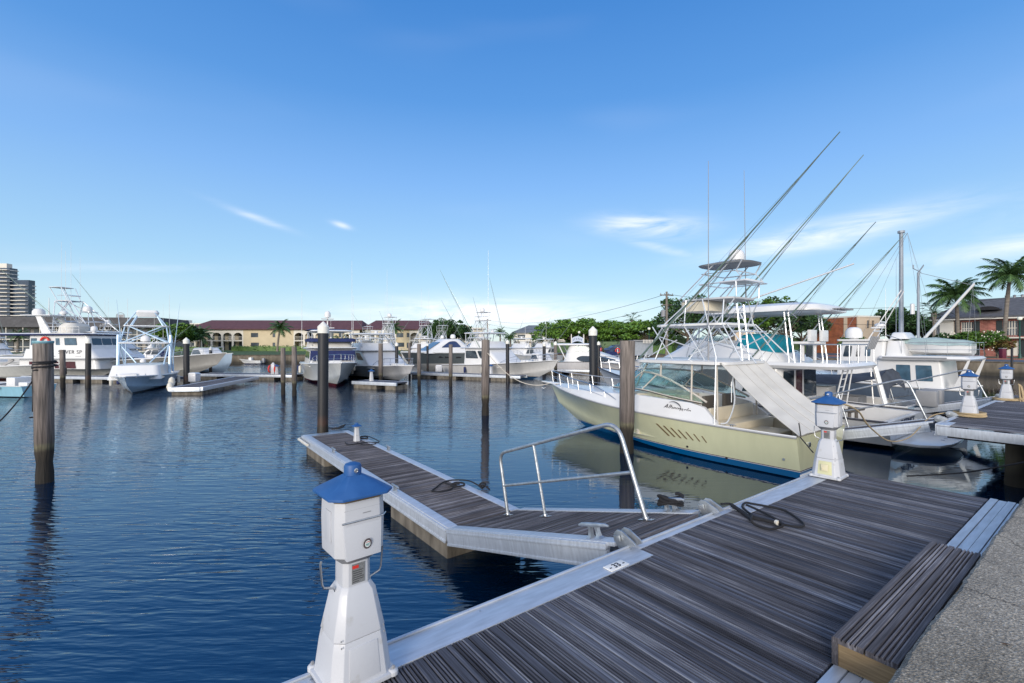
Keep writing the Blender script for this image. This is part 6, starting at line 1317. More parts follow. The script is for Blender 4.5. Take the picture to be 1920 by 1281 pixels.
# ---- foliage
def leaf_mat(name, a, b, tr=.25):
    m = bpy.data.materials.new(name); m.use_nodes = True; t = m.node_tree; bs_ = t.nodes['Principled BSDF']; lk = t.links.new
    c = t.nodes.new('ShaderNodeTexCoord'); n = t.nodes.new('ShaderNodeTexNoise'); n.inputs['Scale'].default_value = 1.1; n.inputs['Detail'].default_value = 4; n.inputs['Roughness'].default_value = .8; lk(c.outputs['Object'], n.inputs[0])
    lk(ramp_node(t, n.outputs[0], [(.35, a), (.62, b)]), bs_.inputs['Base Color']); bs_.inputs['Roughness'].default_value = .55
    bs_.inputs['Subsurface Weight'].default_value = 0
    MATS[name] = m; return m
LEAFD = leaf_mat('leaf_dark', (.018, .05, .018), (.06, .13, .035))
LEAFB = leaf_mat('leaf_bright', (.035, .10, .015), (.14, .26, .035))
LEAFP = leaf_mat('leaf_palm', (.02, .06, .02), (.075, .15, .045))
LEAFH = leaf_mat('leaf_hedge', (.03, .09, .015), (.10, .19, .03))
BARK = mat('bark', (.11, .09, .07), .9, var=.3, vs=5, bump=.6, bs=14, stretch=(1, 1, .3))
BARKG = mat('palm_bark', (.17, .15, .13), .9, var=.25, vs=4, bump=.6, bs=9, stretch=(.3, .3, 3))
def leaves(mb, c, rad, n, s, rnd, shell=.55):
    for _ in range(n):
        while True:
            p = Vector((rnd.uniform(-1, 1), rnd.uniform(-1, 1), rnd.uniform(-1, 1)))
            if shell*rnd.random() < p.length <= 1: break
        q = c+Vector((p.x*rad[0], p.y*rad[1], p.z*rad[2])); a = Euler((rnd.uniform(-.9, .9), rnd.uniform(-.9, .9), rnd.uniform(0, 6.3))).to_matrix(); k = s*rnd.uniform(.6, 1.3)
        mb.poly([q+a @ Vector(v)*k for v in ((-.5, -.22, 0), (.1, -.35, .06), (.6, 0, -.04), (.1, .35, .06), (-.5, .22, 0))])
def tree(name, label, loc, h, r, m, style='round', seed=1, n=2600, s=.42, trunk=.25, cat='tree', group='trees along the shore'):
    rnd = random.Random(seed); t = empty(name, loc, rnd.uniform(0, 6), label, cat, group)
    mb = MB(); fork = h*(.30 if style != 'umbrella' else .38); mb.tube([(0, 0, 0), (.1, 0, fork*.5), (0, .1, fork)], [trunk, trunk*.8, trunk*.65], 9)
    cl = []; nb = 9 if style == 'round' else 14
    for k in range(nb):
        a = k*2.399+rnd.uniform(-.3, .3); rr = r*(.25+.6*math.sqrt((k+.5)/nb)); z = h*(lerp(.86, .5, (k/nb)) if style == 'round' else lerp(.92, .42, k/nb))+rnd.uniform(-.05, .05)*h
        c = Vector((rr*math.cos(a), rr*math.sin(a), z)); cl.append(c); mb.tube([(0, .1, fork), c*.5+Vector((0, 0, fork*.5)), c], [trunk*.4, trunk*.25, trunk*.08], 5)
    mb.build('trunk', BARK, t)
    mb = MB()
    for c in cl:
        if style == 'round': leaves(mb, c, (r*.40, r*.40, h*.16), n//nb, s, rnd)
        else: leaves(mb, c, (r*.45, r*.45, h*.085), n//nb, s, rnd, .2)
    if style == 'round': leaves(mb, Vector((0, 0, h*.72)), (r*.6, r*.6, h*.25), n//5, s, rnd)
    for _ in range(10):
        a = rnd.uniform(0, 6.3); c = Vector((r*math.cos(a)*rnd.uniform(.5, 1), r*math.sin(a)*rnd.uniform(.5, 1), h*rnd.uniform(.55, .98))); leaves(mb, c, (r*.14, r*.14, h*.04), n//60, s, rnd)
    mb.build('crown', m, t, smooth=0); return t
def palm(name, label, loc, h, crown, lean=(0, 0), n=22, seed=1, kind='coco', trunk=.2, m=None, group='palms along the shore'):
    rnd = random.Random(seed); t = empty(name, loc, 0, label, 'palm tree', group); mb = MB()
    top = Vector((lean[0], lean[1], h)); pts = [Vector((lean[0]*(k/8)**1.6, lean[1]*(k/8)**1.6, h*k/8)) for k in range(9)]
    mb.tube(pts, [trunk*1.5, trunk*1.1]+[trunk]*5+[trunk*.8, trunk*.9], 10)
    if kind != 'coco': mb.lathe([(trunk, -1.0), (trunk*2.0, -.5), (trunk*1.8, 0)], top, 10)
    mb.build('trunk', BARKG, t); mb = MB()
    for k in range(n):
        az_ = k*2.399+rnd.uniform(-.2, .2); e0 = lerp(1.3, -.35, (k/n)**.9)+rnd.uniform(-.1, .1); Lf = crown*rnd.uniform(.85, 1.1); dr = rnd.uniform(1.1, 1.6) if kind == 'coco' else .9
        d = Vector((math.cos(az_), math.sin(az_), 0)); p = top.copy(); pts = [p.copy()]; e = e0; st = 12
        for j in range(st):
            p = p+(d*math.cos(e)+Vector((0, 0, math.sin(e))))*Lf/st; pts.append(p.copy()); e -= dr/st*(.5+1.2*j/st)
        side = Vector((-d.y, d.x, 0)); mb.tube(pts, [.035]*4+[.02]*(len(pts)-4), 4, cap=False)
        if kind == 'coco':
            for j in range(1, 3*st):
                f = j/(3*st); i0 = min(int(f*st), st-1); q = pts[i0].lerp(pts[i0+1], f*st-i0); ln = crown*.30*math.sin(math.pi*min(1, .18+f*.86))**.7; td = (pts[i0+1]-pts[i0]).normalized()
                for s_ in (-1, 1):
                    tip = q+side*s_*ln*.75+td*ln*.5-Vector((0, 0, ln*rnd.uniform(.25, .75))); w_ = td*crown*.018; mb.poly([q-w_, q+w_, tip])
        else:
            for j in range(15):
                a2 = (j/14-.5)*2.6; c = pts[8]; dd = (d*math.cos(a2)+side*math.sin(a2))*math.cos(e0*.6)+Vector((0, 0, math.sin(e0)*.6)); tip = c+dd.normalized()*crown*.5-Vector((0, 0, crown*.12)); w_ = side*.05 if abs(a2) < .8 else d*.05; mb.poly([c-w_, c+w_, tip])
    mb.build('fronds', m or LEAFP, t, smooth=0); return t
def hedge(label, p0, p1, w_, h, z=ZQ, m=None, seed=3, s=.3, dens=22, name='hedge', cat='hedge', group='hedges'):
    a = Vector(p0); b = Vector(p1); d = b-a; L_ = d.length; rnd = random.Random(seed)
    o = empty(name, (a.x, a.y, z), math.atan2(d.y, d.x), label, cat, group); mb = MB(); k = 0
    mb.box(0, L_, -w_*.4, w_*.4, 0, h*.86)
    for _ in range(int(L_*dens)): leaves(mb, Vector((rnd.uniform(0, L_), rnd.uniform(-w_/2, w_/2)*1.0, rnd.uniform(.1, h))), (.25, .25, .15), 2, s, rnd)
    mb.build('foliage', m or LEAFH, o, smooth=0); return o
# ---- buildings
def wall_with_holes(mb, w_, z0, z1, holes, th=.3, m=0):
    """vertical wall in local xz-plane facing -y, with rectangular holes (x0,x1,z0,z1)"""
    xs = sorted({0, w_}|{v for h_ in holes for v in h_[:2]}); zs = sorted({z0, z1}|{v for h_ in holes for v in h_[2:4]})
    for i in range(len(xs)-1):
        for j in range(len(zs)-1):
            cx, cz = (xs[i]+xs[i+1])/2, (zs[j]+zs[j+1])/2
            if any(h_[0] < cx < h_[1] and h_[2] < cz < h_[3] for h_ in holes): continue
            mb.poly([(xs[i], 0, zs[j]), (xs[i+1], 0, zs[j]), (xs[i+1], 0, zs[j+1]), (xs[i], 0, zs[j+1])], m)
    for a, b, c, d in [h_[:4] for h_ in holes]:
        mb.poly([(a, 0, c), (a, th, c), (a, th, d), (a, 0, d)], m); mb.poly([(b, 0, c), (b, th, c), (b, th, d), (b, 0, d)], m); mb.poly([(a, 0, c), (b, 0, c), (b, th, c), (a, th, c)], m); mb.poly([(a, 0, d), (b, 0, d), (b, th, d), (a, th, d)], m)
def hip_roof(par, x0, x1, y0, y1, z, h, m, ov=.6, hip=None, name='roof'):
    mb = MB(); a, b, c, d = x0-ov, x1+ov, y0-ov, y1+ov; hp_ = hip if hip is not None else (d-c)/2*.9; ym = (c+d)/2
    v = [(a, c, z), (b, c, z), (b, d, z), (a, d, z), (a+hp_, ym, z+h), (b-hp_, ym, z+h)]
    for f in ((0, 1, 5, 4), (1, 2, 5), (2, 3, 4, 5), (3, 0, 4)): mb.poly([v[k] for k in f], 0)
    mb.box(a, b, c, d, z-.22, z-.004, 0); o = mb.build(name, m, par, smooth=0); return o
def bldg(name, label, p0, p1, z=ZQ, cat='building', group=None):
    a = Vector(p0); b = Vector(p1); d = b-a; return empty(name, (a.x, a.y, z), math.atan2(d.y, d.x), label, cat, group), math.hypot(d.x, d.y)
YEL = mat('stucco_yellow', (.50, .43, .30), .85, var=.06, vs=.8); MAR = mat('roof_maroon', (.095, .040, .046), .8, var=.18, vs=1.5, stretch=(1, 1, 1)); WHT = mat('stucco_white', (.62, .6, .55), .8, var=.06, vs=.7)
GLB = mat('house_glass', (.05, .065, .08), .1, var=.3, vs=.8, spec=.8); DKR = mat('roof_dark', (.07, .07, .075), .85, var=.25, vs=1.2)
def arcade_building(label, p0, p1, spans, seed=1):
    B, L_ = bldg('arcade_building', label, p0, p1, group='buildings across the basin'); H1, H2 = 2.45, 4.75
    mb = MB(); mb.box(0, L_, 2.2, 14, 0, H2+.6); mb.build('wall', YEL, B, smooth=0)
    x = 0; rnd = random.Random(seed)
    for kind, wd in spans:
        x1 = min(x+wd, L_)
        if kind == 'p':
            hs = []
            mb = MB(); cx = (x+x1)/2; hs = [(x+wd*.2-.6, x+wd*.2+1.2, H1+.9, H1+2.0), (cx+1, cx+1.7, H1+.9, H1+2.0), (x+wd*.2-.6, x+wd*.2+1.4, .9, 2.0), (cx+1, cx+1.7, .6, 2.0)]
            mb.T = Matrix.Translation((0, -.1, 0)); hh = [(a-x, b-x, c, d) for a, b, c, d in hs]; mb.T = Matrix.Translation((x, 0, 0)); wall_with_holes(mb, x1-x, 0, H2+.55, hh, .2); mb.poly([(0, 0, 0), (0, 2.2, 0), (0, 2.2, H2+.55), (0, 0, H2+.55)]); mb.poly([(x1-x, 0, 0), (x1-x, 2.2, 0), (x1-x, 2.2, H2+.55), (x1-x, 0, H2+.55)]); mb.build('wall_bay', YEL, B, smooth=0)
            for a, b, c, d in hs: mb = MB(); mb.box(a+.01, b-.01, .12, .16, c+.01, d-.01); mb.build('window', GLB, B)
        else:
            n = max(1, int(round(wd/2.6))); bw_ = (x1-x)/n
            for k in range(n):
                xa = x+k*bw_; mb = MB(); ra = bw_/2-.22; zc = H1+1.15; N_ = 10; P_ = []
                arc = [(xa+bw_/2-ra*math.cos(math.pi*j/N_), zc+ra*.85*math.sin(math.pi*j/N_)) for j in range(N_+1)]
                top = H2+.55
                for (ax, az_), (bx_, bz) in zip(arc, arc[1:]): mb.poly([(ax, 0, az_), (bx_, 0, bz), (bx_, 0, top), (ax, 0, top)]); mb.poly([(ax, 0, az_), (bx_, 0, bz), (bx_, .3, bz), (ax, .3, az_)])
                mb.box(xa, xa+.22, 0, .3, 0, top); mb.box(xa+bw_-.22, xa+bw_, 0, .3, 0, top); mb.box(xa+.22, xa+bw_-.22, 0, 2.19, H1-.1, H1+.12); mb.build('arch', WHT, B, smooth=0)
                mb = MB(); 
                for q in range(9): xx = xa+.3+q*(bw_-.6)/8; mb.box(xx-.015, xx+.015, .1, .13, H1+.12, H1+1.0)
                mb.box(xa+.22, xa+bw_-.22, .09, .14, H1+1.0, H1+1.06); mb.build('railing', WHT, B, smooth=0)
                for z0, z1 in ((.1, 2.1), (H1+.2, H1+2.1)): mb = MB(); mb.box(xa+.5, xa+bw_-.5, 2.1, 2.19, z0, z1); mb.build('window', GLB if rnd.random() < .75 else WHT, B)
        x = x1
    hip_roof(B, 0, L_, 0, 14, H2+.75, 2.5, MAR, .8, hip=2.0); return B
arcade_building('long cream building with white arches and a maroon tiled roof, across the lawn', (-81, 118), (-39, 120), [('a', 2.6), ('a', 10.4), ('p', 12.5), ('a', 7.8), ('p', 5), ('a', 6)])
arcade_building('cream arcade building with a maroon roof, mostly hidden behind the boats', (-37.4, 119.2), (-21, 120.2), [('a', 7.8), ('p', 3.4), ('a', 5.2)], 4)
# long condo with dark mansard roof and screened balconies, left
B, L_ = bldg('balcony_block', 'long apartment block with a dark mansard roof and screened white balconies, far left', (-140, 86), (-73, 97), group='buildings across the basin')
mb = MB(); mb.box(0, L_, 2.0, 12, 0, 5.2); mb.build('wall', mat('stucco_grey', (.25, .24, .23), .85), B)
mb = MB(); mb.loft([[(-.5, -.4, 5.0), (L_+.5, -.4, 5.0), (L_+.5, 12.4, 5.0), (-.5, 12.4, 5.0)], [(0, .6, 7.1), (L_, .6, 7.1), (L_, 11.6, 7.1), (0, 11.6, 7.1)]]); mb.build('mansard_roof', DKR, B, smooth=0)
for fz_ in (0.1, 2.55):
    mb = MB(); mb.box(0, L_, .0, 2.0, fz_-.05, fz_+.12); mb.box(0, L_, -.02, .06, fz_+.95, fz_+1.05); x = 0
    while x <= L_: mb.box(x-.06, x+.06, -.02, .1, fz_, fz_+2.4); x += 2.9
    mb.build('balcony', WHT, B, smooth=0)
    x = .5; k = 0
    while x < L_-2.4: mb = MB(); mb.box(x, x+2.2, 1.9, 1.98, fz_+.15, fz_+2.1); mb.build('window', GLB, B); x += 2.9; k += 1
mb = MB(); mb.tube([(L_*.86+.8*math.cos(t), 4, 7.5+.8*math.sin(t)) for t in [k*math.pi/8 for k in range(16)]], .06, 5, wrap=True); mb.tube([(L_*.86, 4, 7), (L_*.86, 4, 7.5)], .08, 6); mb.box(L_*.86-.6, L_*.86+.6, 4, 4.04, 7.2, 7.9); mb.build('roof_dish', GREY, B)
# pale slab further back
B, L_ = bldg('flat_roof_block', 'long pale flat roofed apartment block with open galleries behind the left boats', (-112, 150), (-92, 150), group='buildings across the basin')
def gallery_block(B, L_, dep, fl, fh, m, rail=True):
    mb = MB(); mb.box(0, L_, 1.5, dep, 0, fl*fh); mb.build('wall', m, B)
    for k in range(fl+1):
        mb = MB(); mb.box(-.3, L_+.3, 0, dep+.1, k*fh-.12, k*fh+.18)
        if k < fl:
            mb.box(0, L_, 0, .08, k*fh+.9, k*fh+1.0); x = 0
            while x <= L_: mb.box(x-.08, x+.08, 0, .16, k*fh, k*fh+fh); x += 3.5
        mb.build('gallery', WHT, B, smooth=0)
        if k < fl:
            x = .8
            while x < L_-2: mb = MB(); mb.box(x, x+1.5, 1.42, 1.49, k*fh+.3, k*fh+2.1); mb.build('window', GLB, B); x += 3.5
    mb = MB(); mb.box(L_*.2, L_*.28, 3, 6, fl*fh+.18, fl*fh+1.4); mb.box(L_*.7, L_*.74, 3, 5, fl*fh+.18, fl*fh+1.0); mb.build('roof_plant', WHT, B)
gallery_block(B, L_, 12, 3, 2.7, WHT)
B, L_ = bldg('flat_roof_block', 'cream flat roofed block rising behind the round dark green tree', (-26, 135), (-8, 136), group='buildings across the basin'); gallery_block(B, L_, 12, 2, 3.1, WHT)
# high-rise
HR, L_ = bldg('high_rise', 'tall stepped high-rise with wavy white balcony bands at the left edge', (-455, 395), (-408, 395), group=None)
mb = MB(); mb.box(0, 30, 1.6, 8, 0, 66); mb.build('tower', mat('tower_glass', (.03, .05, .085), .2, var=.4, vs=.15, spec=.8), HR)
mb = MB(); mb.box(30.01, 44, 3.6, 9, 0, 56); mb.build('wing', mat('tower_glass'), HR)
for k in range(20):
    z = 3+k*3.2; mb = MB(); P_ = [(x, -.6+.8*math.sin(x*.42)) for x in [i*1.0 for i in range(31)]]+[(30.6, 8.6)]+[(0, 8.6)]; mb.prism(P_, z, z+.65); mb.build('balcony_band', WHT, HR, smooth=0)
    if z < 54: mb = MB(); P_ = [(30.02+x, 1.6+.8*math.sin(x*.5)) for x in [i*1.0 for i in range(14)]]+[(44.6, 9.6)]+[(30.62, 9.6)]; mb.prism(P_, z, z+.65); mb.build('balcony_band', WHT, HR, smooth=0)
mb = MB(); mb.box(4, 26, 3, 7.5, 66, 70); mb.build('penthouse', WHT, HR)
# grey roofed house, centre right
B, L_ = bldg('house', 'low white house with a grey hipped roof between the boats right of centre', (.5, 122), (16, 122), group=None)
mb = MB(); wall_with_holes(mb, L_, 0, 4.6, [(1, 3, .4, 1.9), (4.5, 6, .4, 1.9), (8, 10.5, .4, 1.9), (1, 3, 2.7, 4.1), (4.5, 6, 2.7, 4.1), (8, 10.5, 2.7, 4.1), (12, 14, 2.7, 4.1)]); mb.box(0, L_, .3, 9, 0, 4.59); mb.build('wall', WHT, B, smooth=0)
for a, b in ((1, 3), (4.5, 6), (8, 10.5)):
    for c, d in ((.4, 1.9), (2.7, 4.1)): mb = MB(); mb.box(a, b, .2, .25, c, d); mb.build('window', GLB, B)
mb = MB(); mb.box(-.5, L_+.5, -1.2, 0, 2.3, 2.45); mb.box(-.5, L_+.5, -1.25, -1.2, 3.2, 3.3); mb.build('balcony', WHT, B); hip_roof(B, 0, L_, 0, 9, 4.7, 2.0, mat('roof_slate', (.12, .14, .17), .8, var=.15, vs=1.5))
# brick office
def brick_mat(name, a, b, mo, sc=1.0):
    m = bpy.data.materials.new(name); m.use_nodes = True; t = m.node_tree; bs_ = t.nodes['Principled BSDF']; lk = t.links.new
    c = t.nodes.new('ShaderNodeTexCoord'); s_ = t.nodes.new('ShaderNodeSeparateXYZ'); lk(c.outputs['Object'], s_.inputs[0]); ad = t.nodes.new('ShaderNodeMath'); lk(s_.outputs[0], ad.inputs[0]); lk(s_.outputs[1], ad.inputs[1]); cb = t.nodes.new('ShaderNodeCombineXYZ'); lk(ad.outputs[0], cb.inputs[0]); lk(s_.outputs[2], cb.inputs[1])
    bt = t.nodes.new('ShaderNodeTexBrick'); bt.inputs['Scale'].default_value = sc; bt.inputs['Brick Width'].default_value = .4; bt.inputs['Row Height'].default_value = .13; bt.inputs['Mortar Size'].default_value = .012; bt.inputs['Color1'].default_value = (*a, 1); bt.inputs['Color2'].default_value = (*b, 1); bt.inputs['Mortar'].default_value = (*mo, 1); lk(cb.outputs[0], bt.inputs[0])
    n = t.nodes.new('ShaderNodeTexNoise'); n.inputs['Scale'].default_value = 1.5; lk(c.outputs['Object'], n.inputs[0]); mx = t.nodes.new('ShaderNodeMixRGB'); mx.blend_type = 'MULTIPLY'; mx.inputs[0].default_value = 1; lk(bt.outputs[0], mx.inputs[1]); lk(ramp_node(t, n.outputs[0], [(.3, (.7,)*3), (.7, (1.15,)*3)]), mx.inputs[2]); lk(mx.outputs[0], bs_.inputs['Base Color']); bs_.inputs['Roughness'].default_value = .85; return m
BRK = brick_mat('orange_brick', (.34, .11, .05), (.27, .085, .045), (.22, .1, .06)); BRR = brick_mat('red_brick', (.22, .05, .04), (.34, .12, .09), (.3, .22, .2))
a = Q(1521, 650, 86); b = Q(1608, 650, 78)
B, L_ = bldg('brick_building', 'two storey orange brick building with cream stripes behind the flybridge boat', (a.x, a.y), (b.x, b.y))
Hb = HC+52*80/F-ZQ; BEI = mat('stucco_beige', (.52, .43, .33), .85, var=.06, vs=.6)
mb = MB(); mb.box(0, L_, 0, 5.2, 0, Hb-.25); mb.build('wall', BRK, B, smooth=0)
for x0, x1 in ((-.05, .4), (2.1, 2.65), (6.1, 6.7), (L_-.12, L_+.02)): mb = MB(); mb.box(x0, x1, -.06, 0, 0, Hb-.25); mb.build('pilaster', BEI, B)
mb = MB(); mb.box(-.1, L_+.1, -.1, 5.3, Hb-.25, Hb); mb.build('parapet', WHT, B)
mb = MB(); mb.T = Matrix.Translation((L_+.02, 0, 0)) @ Matrix.Rotation(math.pi/2, 4, 'Z'); ho = [(1.9, 2.5, Hb-2.0, Hb-.8), (3.1, 3.6, Hb-2.0, Hb-.8), (.8, 1.4, 1, 2.6), (2.3, 3.0, .8, 2.4)]; wall_with_holes(mb, 5.2, 0, Hb-.26, ho, -.2); mb.T = None; mb.build('end_wall', BEI, B, smooth=0)
for a_, b_, c_, d_ in ho: mb = MB(); mb.box(L_+.03, L_+.06, a_+.02, b_-.02, c_+.02, d_-.02); mb.build('window', GLB, B)
# beige hut and small white pieces beyond the flybridge boat
a = Q(1378, 650, 74); B, L_ = bldg('small_building', 'small beige flat roofed building behind the tower of the pale green boat', (a.x, a.y), (a.x+2.8, a.y-.5))
mb = MB(); mb.box(0, L_, 0, 4, 0, 3.6); mb.build('wall', BEI, B); mb = MB(); mb.box(-.2, L_+.2, -.2, 4.2, 3.61, 3.8); mb.build('roof', WHT, B); mb = MB(); mb.box(1.2, 1.9, -.03, 0, .1, 2.2); mb.build('door', GLB, B)
# white and red brick house at the right
a = Q(1748, 650, 68); b = Q(2010, 650, 57)
B, L_ = bldg('brick_house', 'white and red brick two storey house with a dark shingle roof, right edge', (a.x, a.y), (b.x, b.y)); fh = 2.45; top = 5.0
def hx_(px): 
    # distance along the facade where the ray through column px meets it
    k = (px-CX)/F; d = Vector(b)-Vector(a); return ((k*a.y-a.x)/(d.x-k*d.y))*L_
xa = hx_(1788)
mb = MB(); ww = [(hx_(1755), hx_(1762), 3.0, 4.4), (hx_(1755), hx_(1762), .6, 2.0)]; wall_with_holes(mb, xa-.02, 0, top, ww, .2); mb.box(0, xa-.02, .21, 10, 0, top); mb.build('white_wing', WHT, B, smooth=0)
for q in ww: mb = MB(); mb.box(q[0]+.02, q[1]-.02, .1, .15, q[2]+.02, q[3]-.02); mb.build('window', GLB, B)
mb = MB(); hs = [(hx_(1800), hx_(1824), fh+.4, top-.3), (hx_(1879), hx_(1907), fh+.35, top-.3), (hx_(1800), hx_(1824), .2, fh-.3), (hx_(1879), hx_(1910), .1, fh-.35)]
mb.T = Matrix.Translation((xa, .4, 0)); wall_with_holes(mb, L_-xa, 0, top, [(q[0]-xa, q[1]-xa, q[2], q[3]) for q in hs], .3); mb.T = None; mb.box(xa, L_, .75, 10, 0, top); mb.build('brick_wall', BRR, B, smooth=0)
for k, q in enumerate(hs):
    mb = MB(); mb.box(q[0]+.02, q[1]-.02, .6, .66, q[2]+.02, q[3]-.02); w0 = mb.build('garage_door' if k == 3 else 'window', WHT if k == 3 else GLB, B)
    if k != 3:
        mb = MB(); n_ = 5
        for j in range(n_+1): x = lerp(q[0]+.05, q[1]-.05, j/n_); mb.box(x-.04, x+.04, .55, .6, q[2]+.02, q[3]-.02)
        mb.box(q[0], q[1], .54, .6, (q[2]+q[3])/2-.04, (q[2]+q[3])/2+.04); mb.build('window_frame', WHT, w0)
    for s_, x in ((-1, q[0]), (1, q[1])):
        mb = MB(); mb.box(*( (x-.62, x-.04) if s_ < 0 else (x+.04, x+.62)), .34, .39, q[2]-.1, q[3]+.1); mb.build('shutter', mat('shutter_dark', (.02, .03, .035), .6), B)
mb = MB(); mb.box(xa, L_, -.5, .35, fh-.05, fh+.1); mb.build('balcony_slab', WHT, B)
for q in hs[:2]:
    mb = MB(); x = q[0]
    while x < q[1]: mb.box(x-.02, x+.02, -.3, -.27, fh+.1, fh+1.0); x += .22
    mb.box(q[0], q[1], -.32, -.26, fh+1.0, fh+1.06); mb.build('railing', WHT if q is hs[0] else GREY, B)
mb = MB(); mb.box(-.3, L_+.3, -.5, .4, top, top+.16); mb.build('eaves', WHT, B)
SHG = mat('shingle_grey', (.085, .09, .105), .85, var=.3, vs=2.2, stretch=(1, 1, 4), bump=.4, bs=12)
hip_roof(B, 0, L_, 0, 10, top+.4, 2.7, SHG, .5, hip=3.4)
mb = MB(); xv = hx_(1851); mb.loft([[(xv+1.2*math.cos(math.pi*k/8), .1+0, top+1.25+.5*math.sin(math.pi*k/8)) for k in range(9)], [(xv+1.2*math.cos(math.pi*k/8), 2.5, top+1.25+.5*math.sin(math.pi*k/8)) for k in range(9)]]); mb.build('eyebrow_vent', mat('vent_dark', (.02, .02, .025)), B)
for px in (1868, 1884, 1899): x = hx_(px); mb = MB(); mb.lathe([(.14, 0), (.14, .35), (.2, .4), (.02, .5)], (x, 5, top+2.95), 8); mb.build('roof_vent', GREY, B)
# ---- trees
tn = 'spreading green canopy tree'
def T(px, d): p = X_(px, d); return (p.x, p.y, ZQ)
tl = [(1040, 96, 5.9, 4.6, 'leftmost and lowest of the layered green trees right of centre'), (1072, 92, 6.4, 4.2, 'layered green tree directly behind the arched sign'), (1103, 90, 6.6, 4.2, 'layered green tree behind the tall white capped pile'),
      (1140, 92, 6.2, 4.2, 'layered green tree between the tall black pile and the brown pile'), (1172, 88, 5.6, 3.8, 'layered green tree behind the top of the near brown pile'), (1215, 84, 6.0, 4.4, 'bright layered tree below the fan palm'), (1245, 90, 5.6, 3.6, 'bright green tree left of the power pole foot')]
for i, (px, d, h, r, lb) in enumerate(tl): tree('canopy_tree', lb, T(px, d), h, r, LEAFB, 'umbrella', 11+i, 2600, .42, .2)
for i, (px, d, h, r, lb, m) in enumerate([(1290, 74, 8.3, 4.3, 'big dark green tree right of the power pole', LEAFD), (1335, 76, 8.0, 4.0, 'big dark green tree behind the tower of the pale green boat', LEAFD), (1372, 82, 7.6, 3.6, 'dark green tree right of the tower', LEAFD),
        (1428, 80, 8.6, 4.2, 'large tree with a bright top left of the flybridge hardtop', LEAFB), (1470, 78, 8.4, 4.2, 'large dark tree behind the flybridge hardtop', LEAFD), (1505, 84, 7.2, 3.4, 'dark tree touching the brick building', LEAFD),
        (1668, 88, 7.6, 3.2, 'dark tree right of the brick building, left of the main mast', LEAFD), (1700, 82, 7.0, 3.4, 'dark tree between the two trawler masts', LEAFD), (1600, 62, 2.6, 1.6, 'small round shrub in front of the brick building', LEAFH), (1730, 80, 5.6, 3.0, 'dark tree between the mizzen mast and the white wing', LEAFD),
        (838, 104, 6.6, 3.6, 'rounded dark green tree left of the centre pile', LEAFD), (818, 108, 6.0, 3.0, 'dark green tree behind the grey yacht roof', LEAFD), (862, 108, 5.4, 2.6, 'dark green tree just left of the busy tower', LEAFD), (325, 88, 5.0, 3.2, 'green bushy tree behind the ice blue boat', LEAFB), (350, 92, 4.8, 2.8, 'dark green tree left of the arches', LEAFD),
        (1820, 56, 3.0, 1.9, 'bright bush before the red brick house, left of its leaning palm', LEAFH), (1845, 55, 3.3, 2.0, 'tall flowering bush in front of the red brick wall', LEAFH), (1870, 54, 2.2, 1.5, 'reddish low bush at the foot of the leaning palm', mat('leaf_croton', (.10, .03, .02), .6, col2=(.12, .13, .03), vs=1.5)), (1778, 58, 3.0, 1.7, 'sparse plumeria with pale flowers before the white wing', LEAFD)]):
    tree('broad_tree' if h > 4 else 'garden_shrub', lb, T(px, d), h*(1.1 if h > 4 else 1), r*(1.08 if h > 4 else 1), m, 'round', 40+i, 3000 if h > 4 else 1300, .40 if h > 4 else .24, .28 if h > 4 else .08, cat='tree' if h > 4 else 'bush', group='trees along the shore' if h > 4 else 'garden bushes')
mb = MB(); rnd = random.Random(5)
for c in (T(1845, 55), T(1778, 58)):
    for _ in range(40):
        a_ = rnd.uniform(0, 6.3); q = Vector(c)+Vector((1.9*math.cos(a_)*rnd.random(), -1.2+rnd.random()*.3, rnd.uniform(.9, 3.2))); mb.poly([q+Vector((math.cos(t)*.09, -.05, math.sin(t)*.09)) for t in (0, 1.6, 3.1, 4.7)])
o = mb.build('flowers', WHT, smooth=0); tag(o, 'pale blossoms scattered over the bushes by the brick house', 'flowers', kind='stuff')
palm('coconut_palm', 'tallest leaning coconut palm at the right edge', T(1882, 55), HC+130*55/F-ZQ, 3.5, (.75, 0), 30, 3)
palm('coconut_palm', 'bushy coconut palm with a bright heart, behind the raised boom', T(1797, 60), HC+92*60/F-ZQ, 3.7, (-.3, 0), 32, 8)
palm('fan_palm', 'small fan palm left of the boom, before the white wing', T(1751, 62), HC+58*62/F-ZQ, 2.2, (0, 0), 26, 9, 'fan', .16)
palm('fan_palm', 'fan palm rising above the bright layered trees', T(1184, 88), HC+44*88/F-ZQ, 2.0, (.1, 0), 24, 12, 'fan', .14)
palm('coconut_palm', 'curved palm standing before the long cream arcade building', T(520, 100), HC+30*100/F-ZQ, 3.0, (.6, 0), 20, 14)
palm('coconut_palm', 'palm at the left end of the long cream arcade building', T(374, 98), HC+16*98/F-ZQ, 3.0, (.2, 0), 20, 15)
palm('coconut_palm', 'low palm right of the old wooden trawler', T(635, 92), HC+3*92/F-ZQ, 2.6, (.2, 0), 16, 16)
palm('coconut_palm', 'ragged palm among the distant towers', T(735, 112), HC+30*112/F-ZQ, 2.8, (.5, 0), 20, 17)
palm('coconut_palm', 'small palm left of the grey roofed house', T(957, 105), HC+12*105/F-ZQ, 2.3, (0, 0), 18, 18)
palm('coconut_palm', 'tiny palm behind the centre pile', T(938, 115), HC+22*115/F-ZQ, 2.0, (0, 0), 18, 19)
palm('coconut_palm', 'small palm among the balconies behind the yacht', T(33, 86), 3.2, 2.0, (.3, 0), 18, 20)
hedge('clipped hedge along the lawn before the arcade building', (-62, 104), (-40, 106), 1.4, 1.3, seed=5)
hedge('long clipped hedge on the left lawn', (-78, 100), (-64, 103), 1.4, 1.1, seed=6)
